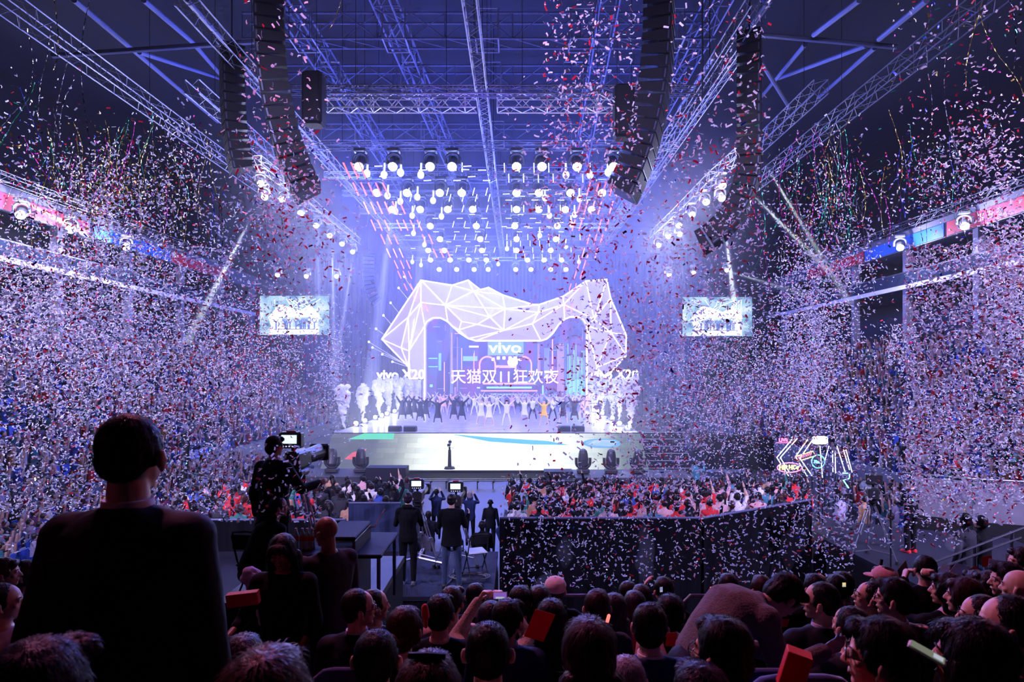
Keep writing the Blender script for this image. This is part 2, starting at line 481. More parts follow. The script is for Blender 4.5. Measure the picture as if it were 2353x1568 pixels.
roof_frame(41.5, 21.8, 1.1, 'third roof truss with square yokes, above the box trusses')
roof_frame(50, 21.8, 1.0, 'far roof truss dimly seen behind the box trusses')
for n, (x0, xo) in enumerate([(-6.8, 3.2), (4.2, 1.0), (-11.5, 3.0), (9.8, -2.0)]):
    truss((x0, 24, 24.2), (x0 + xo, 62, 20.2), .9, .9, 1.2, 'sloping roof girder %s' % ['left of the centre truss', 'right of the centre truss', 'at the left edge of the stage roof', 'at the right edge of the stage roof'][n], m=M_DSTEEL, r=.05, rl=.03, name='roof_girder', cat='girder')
# thick dark roof beams and braces over the side stands
beams = [((430, 0, 26), (545, 130, 30)), ((120, 128, 27), (640, 92, 27)), ((320, 120, 28), (505, 180, 40)), ((170, 0, 24), (500, 280, 44)), ((330, 0, 24), (440, 95, 30)), ((440, 95, 30), (540, 210, 42)),
         ((1690, 75, 27), (2060, 108, 27)), ((1720, 70, 25), (1770, 0, 22)), ((1870, 80, 26), (1975, 0, 22)), ((1750, 222, 42), (1850, 102, 28)), ((1790, 180, 36), (1990, 105, 27)),
         ((1880, 225, 42), (2010, 110, 28)), ((1745, 135, 28), (1815, 250, 42)), ((2020, 90, 26), (2130, 0, 21)), ((1640, 130, 26), (1560, 250, 42))]
for n, (p, q) in enumerate(beams):
    a = W(*p); c = W(*q)
    mb = MB(); mb.cyl((0, 0, 0), c - a, .11, n=8)
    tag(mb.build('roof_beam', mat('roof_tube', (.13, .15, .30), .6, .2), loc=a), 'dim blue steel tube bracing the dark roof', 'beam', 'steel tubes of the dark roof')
# square lattice mast hanging right of the stage speakers
tm = W(1614, 30, 24); truss((tm.x, 24, 16.8), (tm.x, 24, 23.5), 1.2, 1.2, .7, 'square lattice mast hanging beside the big right speaker array', r=.035, rl=.02)
for zz in (-.1, 1.5, 3.0):
    pass

# ------------------------------------------------------------------ speaker arrays
M_SPK = mat('speaker_grille', (.008, .008, .014), .6, spec=.25, scale=200, bump=.3)
M_SPKE = mat('speaker_edge', (.06, .07, .13), .4, .4)
def line_array(x, y, ztop, n, cab_w, cab_h, cab_d, tilt, face, label, rig=True):
    """hung column of cabinets, each tilted a little more than the one above; face is the heading of the grilles"""
    t = empty('speaker_array', (x, y, ztop), face, label, 'speaker array')
    p = Vector((0, 0, 0)); ang = 0.0
    fr = MB(); fr.bbox((-cab_w / 2, -cab_d * .5, .02), (cab_w / 2, cab_d * .5, .14)); fr.cyl((0, 0, .1), (0, 0, 5), .03, n=5); fr.build('flying_frame', M_BLACK, t)
    for i in range(n):
        a = tilt(i / (n - 1)); ang += a
        R = Matrix.Rotation(ang, 3, 'X')
        c = MB(); h = cab_h * .94
        # wedge cabinet, the front (-Y) tall and the back lower
        fv = [(-cab_w / 2, -cab_d / 2, 0), (cab_w / 2, -cab_d / 2, 0), (cab_w / 2, -cab_d / 2, -h), (-cab_w / 2, -cab_d / 2, -h)]
        bv = [(-cab_w / 2.1, cab_d / 2, -h * .1), (cab_w / 2.1, cab_d / 2, -h * .1), (cab_w / 2.1, cab_d / 2, -h * .8), (-cab_w / 2.1, cab_d / 2, -h * .8)]
        vv = [R @ Vector(q) + p for q in fv + bv]
        c.add(vv, [(0, 3, 2, 1), (4, 5, 6, 7), (0, 1, 5, 4), (1, 2, 6, 5), (2, 3, 7, 6), (3, 0, 4, 7)])
        cab = c.build('cabinet', M_SPK, t)
        g = MB()
        for sx in (-1, 1):
            g.box(R @ Vector((sx * cab_w / 2, -cab_d * .42, -h / 2)) + p, (.03, .05, h * .7), R=R)
        g.box(R @ Vector((0, -cab_d * .51, -h * .98)) + p, (cab_w, .02, .02), R=R)
        g.build('bracket', M_SPKE, cab)
        p = p + R @ Vector((0, 0, -cab_h))
    return t
curve = lambda t: 0.0 if t < .3 else math.radians(2.7) * t
line_array(W(620, 0, 20).x, 20, 20.5, 22, 1.35, .40, .9, curve, -1.25, 'huge black curved speaker array hanging at the upper left of the stage')
line_array(W(1515, 0, 20).x, 20, 20.5, 22, 1.35, .40, .9, curve, 1.25, 'huge black curved speaker array hanging at the upper right of the stage')
line_array(W(533, 0, 24).x, 24, 18.6, 13, 1.0, .36, .8, lambda t: math.radians(2.0) * t, -1.0, 'smaller dark speaker array at the end of the upper left trusses')
line_array(W(1722, 0, 22).x, 22, 18.0, 22, 1.0, .36, .8, lambda t: 0 if t < .55 else math.radians(8) * t, 1.15, 'dark J-shaped speaker array curling inward at the upper right')
line_array(W(846, 0, 46).x, 46, 14.6, 12, 1.3, .30, .8, lambda t: 0 if t < .3 else math.radians(7) * t, -1.3, 'grey speaker array hanging far back to the left of the portal')
for n, (px, py, h) in enumerate([(722, 170, 60), (1433, 200, 60)]):
    pos = W(px, py, 23); mb = MB(); mb.rbox((0, 0, -h * 23 / FPX), (.75, .7, 2 * h * 23 / FPX), .08)
    tag(mb.build('subwoofer_stack', M_SPK, loc=pos), 'black stack of bass speakers hanging inside the %s array' % ('upper left' if n == 0 else 'upper right'), 'speaker')
# ------------------------------------------------------------------ stage
SZ = 2.3
XL, XR = -11.2, 7.4
def stage_floor_mat():
    m = mat('stage_vinyl', (.34, .33, .42), .22, var=.18, scale=1.2, spec=.6)
    return m
b = MB(); b.bbox((XL, 37.0, SZ - .35), (XR, 66, SZ)); 
stg = tag(b.build('stage_deck', stage_floor_mat()), 'glossy grey stage deck under the performers', 'stage')
b = MB(); b.bbox((XL - .05, 36.95, SZ - .08), (XR + .05, 37.02, SZ + .01)); b.build('edge_trim', M_BLACK, stg)
b = MB(); b.bbox((XL + .4, 37.2, 0), (XR - .4, 65.8, SZ - .35)); b.build('under_skirt', M_BDRAPE, stg)
# sloped LED apron: tiles, white picture with blue, green and red light patches
def screen_shader(name, build):
    m = bpy.data.materials.new(name); m.use_nodes = True
    nt = m.node_tree; nt.nodes.clear()
    out = nt.nodes.new('ShaderNodeOutputMaterial'); em = nt.nodes.new('ShaderNodeEmission')
    nt.links.new(em.outputs[0], out.inputs[0])
    build(nt, em)
    return m
def apron(nt, em):
    N, L = nt.nodes, nt.links
    tc = N.new('ShaderNodeTexCoord'); sp = N.new('ShaderNodeSeparateXYZ'); L.new(tc.outputs['Object'], sp.inputs[0])
    # x along the screen, 0..18.6
    r = N.new('ShaderNodeValToRGB'); mr = N.new('ShaderNodeMapRange'); mr.inputs[1].default_value = 0; mr.inputs[2].default_value = 18.6
    L.new(sp.outputs[0], mr.inputs[0]); L.new(mr.outputs[0], r.inputs[0])
    e = r.color_ramp.elements
    e[0].position = 0; e[0].color = (.14, .15, .24, 1); e[1].position = 1; e[1].color = (.16, .2, .25, 1)
    for p, c in [(.14, (.16, .18, .25)), (.22, (.34, .38, .40)), (.30, (.86, .92, .88)), (.42, (1.2, 1.25, 1.2)), (.72, (1.1, 1.15, 1.1)), (.86, (.55, .62, .62)), (.93, (.2, .25, .3))]:
        k = e.new(p); k.color = (*c, 1)
    bk = N.new('ShaderNodeTexBrick'); bk.inputs['Scale'].default_value = 1.0
    bk.inputs['Brick Width'].default_value = 1.15; bk.inputs['Row Height'].default_value = .45; bk.inputs['Mortar Size'].default_value = .006
    bk.inputs['Color1'].default_value = (1, 1, 1, 1); bk.inputs['Color2'].default_value = (.72, .75, .78, 1); bk.inputs['Mortar'].default_value = (.45, .45, .5, 1)
    L.new(tc.outputs['Object'], bk.inputs['Vector'])
    mx = N.new('ShaderNodeMix'); mx.data_type = 'RGBA'; mx.blend_type = 'MULTIPLY'; mx.inputs[0].default_value = .75
    L.new(r.outputs[0], mx.inputs[6]); L.new(bk.outputs[0], mx.inputs[7]); L.new(mx.outputs[2], em.inputs[0]); em.inputs[1].default_value = 1.25
sl = math.hypot(2.6, 1.85)
root = empty('led_apron', (XL, 37.0, SZ), 0, 'wide sloping LED apron glowing white in front of the stage', 'LED screen')
b = MB()
b.add([(0, 0, 0), (18.6, 0, 0), (18.6, -sl, 0), (0, -sl, 0), (0, 0, -.12), (18.6, 0, -.12), (18.6, -sl, -.12), (0, -sl, -.12)],
      [(0, 3, 2, 1), (4, 5, 6, 7), (0, 1, 5, 4), (1, 2, 6, 5), (2, 3, 7, 6), (3, 0, 4, 7)])
rot = (math.atan2(1.85, 2.6), 0, 0)
o = b.build('display', screen_shader('apron_led', apron), root); o.rotation_euler = rot
def patch(pts, col, st, name='light_patch'):
    q = MB(); q.prism([(x, -y, .004) for x, y in pts], (0, 0, .006)); oo = q.build(name, mat(name + str(len(MATS)), (0, 0, 0), emit=col, strength=st, var=0), root); oo.rotation_euler = rot
patch([(1.9, .05), (3.7, .05), (3.75, .6), (1.0, .6)], (.1, .8, .38), .9)
patch([(1.55, 1.75), (2.3, 1.4), (2.2, 2.0), (1.7, 2.35), (1.2, 2.3)], (1, .16, .18), .8)
patch([(7.2, .15), (9.8, .45), (13, .75), (14.2, 1.1), (12.0, 1.05), (9.5, .8)], (.12, .62, 1.0), .9)
el = [(16.2 + 1.15 * math.cos(a * PI / 8), .95 + .42 * math.sin(a * PI / 8)) for a in range(16)]
patch(el, (.16, .55, 1.0), .8)
patch([(16.2 + .95 * math.cos(a * PI / 8), .95 + .30 * math.sin(a * PI / 8)) for a in range(16)], (.85, .95, 1.0), .8)
b = MB()
for sx in (0, 18.6):
    b.prism([(sx - .03, 0, -.14), (sx - .03, -2.6, -1.99), (sx - .03, -2.6, -2.3), (sx - .03, 0, -2.3)], (.06, 0, 0))
b.build('side_cheek', M_BLACK, root)
b = MB(); b.bbox((0, -2.62, -2.02), (18.6, -2.56, -1.86)); b.build('lower_rim', M_BLACK, root)

# low black decks in front with rail tracks for the rail camera
M_DECK = mat('deck_black', (.03, .03, .04), .5)
b = MB(); b.bbox((-12.6, 31.6, 0), (-8.2, 34.3, .55)); tag(b.build('front_deck', M_DECK), 'black low deck holding two moving lights on the left of the apron', 'deck')
b = MB(); b.bbox((3.0, 31.6, 0), (9.2, 34.3, .50)); tag(b.build('front_deck', M_DECK), 'black low deck holding three moving lights on the right of the apron', 'deck')
b = MB(); b.bbox((-8.0, 32.0, 0), (-5.9, 33.0, .95)); tag(b.build('floor_speaker', M_SPK), 'black bass speaker on the floor left of the rail camera', 'speaker')
b = MB(); b.bbox((1.4, 32.0, 0), (2.9, 33.0, .75)); tag(b.build('floor_speaker', M_SPK), 'black bass speaker on the floor right of the rail track', 'speaker')
t = empty('camera_rail_track', (SX, 31.2, 0), 0, 'shiny double rail track lying along the foot of the apron', 'rail track')
b = MB()
for yy in (0, .45): b.cyl((-4.2, yy, .42), (5.4, yy, .42), .035, n=6)
b.build('rail', mat('chrome', (.85, .85, .88), .18, 1.0), t)
b = MB()
for i in range(13): b.bbox((-4.2 + i * .8, -.1, .33), (-4.1 + i * .8, .6, .38)); b.bbox((-4.2 + i * .8, 0, 0), (-4.15 + i * .8, .05, .33))
b.build('sleeper', M_BLACK, t)
# steps at the right of the stage
t = empty('stage_steps', (8.6, 35.6, 0), 0, 'black stepped stairs with pale edges at the right of the stage', 'stairs')
for i in range(6):
    b = MB(); b.bbox((-1.0, .4 * i, .38 * i), (1.6, .4 * i + .5, .38 * i + .38)); st = b.build('step', M_BLACK, t)
    b = MB(); b.bbox((-1.0, .4 * i - .01, .38 * i + .36), (1.6, .4 * i + .02, .38 * i + .385)); b.build('nosing', mat('nosing', (.5, .5, .55), .5), st)
# monitor wedges on the stage
def wedge(x, y, label):
    t = empty('stage_monitor', (x, y, SZ), 0, label, 'monitor speaker', 'monitor wedges on the stage front')
    b = MB(); b.prism([(-.38, -.3, 0), (-.38, .35, 0), (-.38, .35, .2), (-.38, -.05, .36), (-.38, -.3, .3)], (.76, 0, 0)); b.build('cabinet', M_SPK, t)
    b = MB(); b.prism([(-.34, -.31, .04), (-.34, -.31, .27), (-.34, -.3, .27), (-.34, -.3, .04)], (.68, 0, 0)); b.build('grille', M_BLACK, t)
for (px, lb) in [(908, 'outermost black wedge of the pair at the left stage edge'), (943, 'inner black wedge of the pair at the left stage edge'), (1296, 'inner black wedge of the pair at the right stage edge'), (1328, 'outermost black wedge of the pair at the right stage edge')]:
    p = W(px, 0, 37.9); wedge(p.x, 37.9, lb)

# ------------------------------------------------------------------ moving lights
M_LAMPB = mat('fixture_black', (.03, .03, .035), .4, scale=50)
M_LENS = mat('lens_white', (1, 1, 1), emit=(.80, .86, 1.0), strength=60, var=0)
M_LENSD = mat('lens_dim', (.1, .1, .12), .1)
def moving_head(name, label, s=1.0, up=1, lit=True, tilt=0.0, group=None):
    """base, U yoke, tilting head with a front lens; up=1 stands on the floor, up=-1 hangs"""
    t = empty(name, (0, 0, 0), 0, label, 'moving light', group)
    b = MB(); b.rbox((0, 0, up * .08 * s), (.42 * s, .34 * s, .14 * s), .03 * s); b.build('base', M_LAMPB, t)
    b = MB()
    arc = [Vector((math.sin(a) * .23 * s, 0, up * (.36 - math.cos(a) * .19) * s)) for a in [x * PI / 16 - PI / 2 for x in range(17)]]
    arc = [Vector((-.23 * s, 0, up * .52 * s))] + arc + [Vector((.23 * s, 0, up * .52 * s))]
    b.tube(arc, .05 * s, 8); b.build('yoke', M_LAMPB, t)
    R = Matrix.Rotation(tilt, 3, 'X'); C = Vector((0, 0, up * .47 * s))
    rings = []
    for (zz, rx, ry) in [(-.26, .10, .10), (-.2, .165, .15), (0, .175, .165), (.2, .15, .15), (.30, .12, .12)]:
        rings.append([C + R @ Vector((math.cos(2 * PI * i / 14) * rx * s, math.sin(2 * PI * i / 14) * ry * s, zz * s)) for i in range(14)])
    b = MB(); b.loft(rings); h = b.build('head', M_LAMPB, t, smooth=False)
    b = MB(); b.ell(C + R @ Vector((0, 0, .27 * s)), (.15 * s if lit else .11 * s, .15 * s if lit else .11 * s, .09 * s), R, 14, 8); b.build('lens', M_LENS if lit else M_LENSD, h, True)  # lit lens enlarged to stand in for the glare round it
    return t
for n, (px, py, dd) in enumerate([(763, 1082, 33.0), (829, 1082, 33.0), (1340, 1090, 33.0), (1404, 1090, 33.0), (1466, 1090, 33.0)]):
    p = W(px, py, dd); z = .55 if n < 2 else .50
    q = moving_head('moving_light', 'black moving light standing before the apron, %s' % ['outermost on the left deck', 'inner one on the left deck', 'innermost on the right deck', 'middle one on the right deck', 'outermost on the right deck'][n], 1.62, 1, False, .15 * (n - 2), 'moving lights standing before the apron')
    q.location = (p.x, dd, z)
# hung lamps of the stage grid, rows from the front to the back
ZL = 16.5
rows = [(382, [828, 905, 990, 1040, 1187, 1245, 1325, 1408]), (442, [868, 937, 1012, 1062, 1187, 1238, 1310, 1382]), (480, [903, 967, 1030, 1087, 1187, 1238, 1298, 1358]),
        (518, [990, 1095, 1183, 1280]), (548, [1012, 1104, 1187, 1277]), (574, [985, 1022, 1108, 1187, 1265]), (596, [990, 1035, 1078, 1118, 1212, 1250, 1290]), (618, [1010, 1050, 1090, 1122, 1185, 1220, 1265, 1300])]
proto = moving_head('grid_lamp', 'blazing white lamp hanging in the grid over the stage', 1.45, -1, True, PI - .75, 'white lamps of the grid over the stage')
halo_pts = []
first = True
M_BATTEN = mat('batten', (.25, .26, .36), .5, .5)
for ri, (py, xs) in enumerate(rows):
    d = (ZL - CAMZ - .5) * FPX / (855 - py)
    ta = (830 if ri == 0 else 985 - (970 - 870) * (1 - ri / 8) - 60, 0)
    x0, x1 = TX(-.895) , TX(.645)
    truss((x0, d, ZL + .45), (x1, d, ZL + .45), .3, .3, .6, 'cross truss of the grid that carries row %s of the white lamps' % ['one', 'two', 'three', 'four', 'five', 'six', 'seven', 'eight'][ri], m=M_BATTEN, r=.02, rl=.01)
    for px in xs:
        loc = (W(px, py, d).x, d, ZL + .35)
        if first: proto.location = loc; first = False
        else: copy_tree(proto, loc)
        halo_pts.append((loc[0], d - .25, ZL - .4))
for i, (x, y, z) in enumerate(halo_pts):
    # each lamp throws light at the hall: the haze glows round it
    lamp('POINT', 'grid_lamp_light', (x, y - .1, z - .1), None, (.13, .20, 1.0), 520 if y < 45 else 640, .12)
# small spot heads hanging under the rows (white cylinders)
proto = empty('small_spot', (0, 0, 0), 0, 'small pale spot fixture hanging between the lamp rows', 'spotlight', 'small pale spots between the lamp rows')
MW2 = mat('pale_fixture', (.75, .75, .85), .4, emit=(.6, .7, 1), strength=.9)
b = MB(); b.cyl((0, 0, 0), (0, -.08, -.45), .05, n=8); b.build('arm', MW2, proto)
b = MB(); b.ell((0, -.15, -.62), (.17, .17, .2)); b.build('head', MW2, proto, smooth=True)
sm = [(845, 405), (884, 408), (922, 403), (968, 408), (1355, 408), (1396, 402), (1300, 408), (892, 455), (921, 468), (960, 458), (996, 466), (1252, 460), (1331, 462), (948, 500), (1015, 502), (910, 490), (1262, 500), (1320, 498),
      (951, 540), (976, 566), (1240, 545), (1312, 520), (1300, 570), (1165, 575), (948, 605), (968, 612), (1145, 610), (1330, 605)]
first = True
for (px, py) in sm:
    d = (ZL - CAMZ - .9) * FPX / (855 - py); loc = (W(px, py, d).x, d, ZL - .2)
    if first: proto.location = loc; first = False
    else: copy_tree(proto, loc)
# LED tubes: red ones at the two sides, white cross-shaped ones between the lamps
def led_tube(m, nm, lab, grp, L, horiz=False):
    t = empty(nm, (0, 0, 0), 0, lab, 'LED tube', grp)
    b = MB()
    a = Vector((-L / 2, 0, 0)) if horiz else Vector((0, 0, -L / 2)); c = -a
    b.cyl(a, c, .02 if L < .6 else .03, n=6); b.build('tube', m, t)
    for e in (a, c):
        b = MB(); b.cyl(e, e + (e.normalized() * .04), .03, n=6); b.build('end_cap', M_LAMPB, t)
    return t
MRED = mat('led_red', (1, .1, .1), emit=(1, .04, .05), strength=7, var=0)
MWHT = mat('led_white', (1, 1, 1), emit=(.75, .82, 1.0), strength=2.2, var=0)
red = led_tube(MRED, 'led_tube', 'hanging red LED tube at the side of the stage grid', 'red LED tubes at the sides of the grid', .72)
red_rows = [(392, 26, [797, 815, 833, 1420, 1436]), (435, 30.5, [818, 836, 853, 870, 886, 1352, 1372, 1388, 1405, 1420]), (478, 33, [842, 858, 873, 890, 908, 925, 1330, 1346, 1362, 1378, 1404]), (518, 38, [858, 873, 889, 917, 932, 948, 964, 1318, 1334, 1378, 1395]),
            (550, 42, [880, 895, 910, 975, 990, 1352, 1368, 1382]), (582, 46, [893, 908, 922, 1000, 1015, 1030, 1340, 1352, 1370]), (608, 50, [910, 924, 938, 1330, 1343]), (632, 54, [918, 930, 942, 1322, 1336]), (660, 59, [932, 946, 962, 1310, 1322, 1334]), (685, 60, [952, 966]), (708, 60, [968, 980, 1300, 1314])]
first = True
for (py, d, xs) in red_rows:
    for px in xs:
        p = W(px, py, d); tl = .42 if px < 1190 else -.28
        if first: red.location = p; q = red; first = False
        else: q = copy_tree(red, p)
        q.rotation_euler = (0, tl * -1, 0)
wv = led_tube(MWHT, 'led_tube', 'short white LED tube glowing among the lamp rows', 'white LED tubes among the lamp rows', .42)
wh = led_tube(MWHT, 'led_tube', 'short white LED tube glowing among the lamp rows', 'white LED tubes among the lamp rows', .36, True)
wv.location = (W(1062, 385, 27)); wh.location = (W(1069, 390, 27))
wpos = []
for (py, d, step) in [(386, 27, 17), (410, 29, 17), (441, 32, 15), (455, 33.5, 15), (480, 36, 14), (497, 38, 14), (516, 40, 13), (528, 42, 12), (545, 44, 12), (560, 46, 11), (575, 48, 11), (590, 51, 10)]:
    xl = 870 + (py - 386) * .42; xr = 1395 - (py - 386) * .35
    x = xl; i = 0
    while x < xr:
        fx = abs(x - 1160)
        if 12 < abs(x - (1075 + .137 * py)) and (fx < 130 or i % 3 == 0): wpos.append((x, py, d, i))
        x += step; i += 1
for n, (x, py, d, i) in enumerate(wpos[::2][:170]):
    if i % 2: q = copy_tree(wv, W(x, py, d)); q.rotation_euler = (0, (.25 if x < 1150 else -.02), 0)
    else: q = copy_tree(wh, W(x, py + (5 if i % 4 else -4), d)); q.rotation_euler = (0, random.uniform(-.04, .04), 0)
# side lamps: rows over the suites and over the side screens
def solo_lamps(pts, lab, grp, power, s=1.0, col=(.6, .6, 1.0), st=26):
    pr = moving_head('hall_lamp', lab, s, -1, True, PI - .9, grp)
    for n, (px, py, d) in enumerate(pts):
        p = W(px, py, d); p.z += .62 * s
        q = pr if n == 0 else copy_tree(pr)
        q.location = p; q.rotation_euler = (0, 0, 0 if abs(px - 1190) < 560 else (-.5 if px > 1190 else .5))
        lamp('POINT', 'hall_lamp_light', (p.x + (.5 if px < 1190 else -.5), p.y - .6, p.z - .6 * s), None, col, power, .1)
solo_lamps([(50, 497, 33.8), (163, 530, 37.7), (290, 570, 42.8)], 'bright lamp on the truss above the left-hand suites', 'lamps above the left-hand suites', 1500, 1.6)
solo_lamps([(2215, 522, 37.6), (2068, 571, 43.9)], 'bright lamp on the truss above the right-hand suites', 'lamps above the right-hand suites', 1500, 1.6)
solo_lamps([(598, 424, 30), (607, 455, 30), (652, 460, 32), (694, 492, 34), (729, 520, 37), (760, 543, 40), (788, 562, 43), (812, 580, 46)], 'bright lamp in the curved row left of the stage', 'curved row of lamps left of the stage', 330, 1.1)
solo_lamps([(640, 633, 47), (706, 636, 48), (775, 636, 49)], 'bright lamp above the left-hand side screen', 'lamps above the left-hand side screen', 450, 1.1)
solo_lamps([(1657, 430, 29), (1620, 467, 31), (1655, 458, 29), (1588, 495, 33), (1558, 520, 36), (1534, 545, 39), (1512, 565, 42), (1560, 540, 38)], 'bright lamp in the curved row right of the stage', 'curved row of lamps right of the stage', 330, 1.1)
solo_lamps([(1536, 632, 47), (1592, 628, 48), (1668, 622, 49)], 'bright lamp above the right-hand side screen', 'lamps above the right-hand side screen', 450, 1.1)
# curved trusses carrying those rows
for sgn, pts, lab in ((1, [(590, 405, 29), (660, 455, 32), (735, 515, 37), (822, 578, 47)], 'slanting truss under the curved lamp row left of the stage'), (-1, [(1700, 390, 28), (1640, 440, 30), (1570, 505, 35), (1500, 565, 44)], 'slanting truss under the curved lamp row right of the stage')):
    P = [W(*p) for p in pts]; tr = None
    root = empty('lighting_truss', P[0], 0, lab, 'truss')
    for i in range(3):
        mb = truss_mb(P[i] - P[0] + Vector((0, 0, .75)), P[i + 1] - P[0] + Vector((0, 0, .75)), .45, .45, .6); mb.build('truss_section', M_STEEL, root)
# narrow beams in the haze, with added smoke cones
beam_vol = bpy.data.materials.new('added_beam_smoke_cone'); beam_vol.use_nodes = True; beam_vol.node_tree.nodes.clear()
_o = beam_vol.node_tree.nodes.new('ShaderNodeOutputMaterial'); _v = beam_vol.node_tree.nodes.new('ShaderNodeVolumeScatter'); _v.inputs['Density'].default_value = .14
beam_vol.node_tree.links.new(_v.outputs[0], _o.inputs['Volume'])
for (a, t, c, p, an) in [((578, 500, 30), (428, 790, 27), CREAM, 9000, 3.4), ((1757, 375, 27), (1955, 700, 25), CREAM, 5500, 2.4), ((1718, 436, 27), (1900, 620, 25), CREAM, 5500, 2.6), ((1663, 500, 30), (1695, 760, 30), CREAM, 6000, 4.2),
                         ((1534, 545, 39), (1570, 900, 40), CREAM, 4500, 2.6), ((1559, 520, 36), (1650, 720, 35), CREAM, 3500, 2.2), ((1512, 565, 42), (1512, 900, 42), CREAM, 2500, 2), ((763, 555, 40), (770, 900, 40), CREAM, 5000, 2.4), ((812, 585, 46), (775, 820, 44), CREAM, 5000, 2.2),
                         ((0, 435, 20), (210, 545, 24), (.9, 1, .9), 3500, 5), ((730, 525, 37), (732, 700, 37), CREAM, 2200, 1.6), ((1668, 622, 48), (1860, 680, 40), CREAM, 3000, 2.2), ((905, 445, 35), (850, 900, 44), (.6, .7, 1), 4000, 3), ((970, 480, 37), (952, 850, 46), (.6, .7, 1), 4000, 3)]:
    A0, A1 = W(*a), W(*t); lamp('SPOT', 'beam_light', A0, A1, c, p * 14, .04, an, .35)
    # dense smoke cone added along the beam to make it show
    q = MB(); L_ = (A1 - A0).length; q.cyl((0, 0, 0), A1 - A0, .10, .12 + L_ * math.tan(math.radians(an * .62)), 14)
    tag(q.build('added_beam_smoke_cone', beam_vol, loc=A0), 'pale smoke cone added along a narrow beam from the lamp trusses', 'light beam', 'smoke cones added along narrow beams', 'stuff')
# lights standing on the stage floor sides
pr = empty('floor_uplight', (0, 0, 0), 0, 'small white uplight on the side edge of the stage', 'uplight', 'white uplights along the stage sides')
b = MB(); b.rbox((0, 0, .09), (.34, .3, .18), .03); b.build('housing', M_LAMPB, pr)
b = MB(); b.ell((0, -.1, .25), (.15, .12, .13)); b.build('lens', M_LENS, pr, smooth=True)
fl = [(812, 975), (830, 968), (858, 960), (873, 955), (887, 951), (905, 945), (1395, 950), (1380, 944), (1408, 962), (1423, 975), (1442, 985), (1363, 942)]
for n, (px, py) in enumerate(fl):
    d = (CAMZ - SZ) * FPX / (py - 855 + 6); p = W(px, py, d)
    q = pr if n == 0 else copy_tree(pr); q.location = (min(max(p.x, XL + .3), XR - .3), min(d, 60), SZ)
    lamp('POINT', 'uplight_glow', (q.location[0], q.location[1] - .4, SZ + .5), None, (.75, .78, 1), 380, .06)

# ------------------------------------------------------------------ faceted portal
YA = 61.0
def A(cx, cyy, dy=0.0):
    p = W(750 + cx / 2.941, 600 + cyy / 2.941, YA); p.y = YA - dy; return p
outer = [(375, 530), (640, 130), (850, 165), (958, 130), (1040, 195), (1095, 180), (1190, 230), (1395, 295), (1440, 295), (1600, 240), (1755, 135), (1895, 125), (1920, 250), (2025, 500), (2025, 640), (1890, 790), (1820, 975), (1760, 975),
         (1760, 440), (1735, 395), (1705, 380), (1650, 378), (1610, 395), (1570, 430), (1530, 490), (1490, 527), (1450, 540), (1010, 540), (960, 525), (905, 490), (850, 440), (820, 410), (770, 385), (720, 385), (680, 410), (665, 440),
         (665, 975), (570, 975), (555, 715)]
inner = {'a': (650, 290), 'b': (815, 310), 'c': (1000, 215), 'd': (1210, 335), 'e': (1110, 390), 'f': (920, 415), 'g': (1025, 435), 'h': (900, 470), 'i': (1200, 475), 'j': (1430, 355), 'k': (1390, 430), 'l': (1600, 300), 'm': (1800, 400), 'n': (1910, 490), 'o': (1820, 720), 'p': (565, 385), 'q': (515, 590), 'r': (570, 610), 'c2': (850, 168)}
relief = {'a': 1.1, 'b': 1.4, 'c': 1.2, 'd': 1.5, 'e': 1.7, 'f': 1.0, 'g': 1.2, 'h': .7, 'i': 1.0, 'j': 1.0, 'k': .9, 'l': .8, 'm': 1.0, 'n': 1.3, 'o': .9, 'p': .9, 'q': .7, 'r': .9, 'c2': .0}
pts = [Vector(p) for p in outer]; n0 = len(pts)
names = [k for k in inner if k != 'c2']
pts2 = pts + [Vector(inner[k]) for k in names]
rv, re_, rf, ov, oe, of_ = geometry.delaunay_2d_cdt([Vector((p[0], p[1])) for p in pts2], [(i, (i + 1) % n0) for i in range(n0)], [], 1, 1e-4)
root = empty('stage_portal', A(1190, 975), 0, 'big faceted lavender portal outlined with glowing white tubes around the stage screen', 'stage portal')
ro = Vector(root.location)
vs = []
for i, v in enumerate(rv):
    dy = 0.0
    src = ov[i][0] if ov[i] else None
    if src is not None and src >= n0: dy = relief[names[src - n0]]
    vs.append(A(v.x, v.y, dy) - ro)
nb = len(vs); back = [Vector((v.x, 1.4, v.z)) for v in [A(q.x, q.y) - ro for q in rv]]
b = MB(); F = [tuple(f) for f in rf]
b.add(vs + back, F + [tuple(nb + i for i in reversed(f)) for f in F])
edge_count = {}
for f in F:
    for i in range(3):
        e = (f[i], f[(i + 1) % 3]); edge_count[tuple(sorted(e))] = edge_count.get(tuple(sorted(e)), 0) + 1
for (i, j), c in edge_count.items():
    if c == 1: b.f.append((i, j, nb + j, nb + i)); b.m.append(0)
M_SKIN = mat('portal_skin_glow', (.26, .22, .42), .6, emit=(.62, .48, 1.0), strength=.62, var=.06, scale=.4)  # glow added to the skin itself, standing in for light on it
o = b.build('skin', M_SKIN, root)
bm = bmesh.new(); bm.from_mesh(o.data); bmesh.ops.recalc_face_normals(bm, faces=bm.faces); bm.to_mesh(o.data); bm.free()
M_TUBE = mat('neon_white', (1, 1, 1), emit=(.92, .86, 1.0), strength=2.6, var=0)
def P3(k):
    if isinstance(k, str): return A(*inner[k], relief[k] + .06) - ro
    return A(*outer[k], .06) - ro
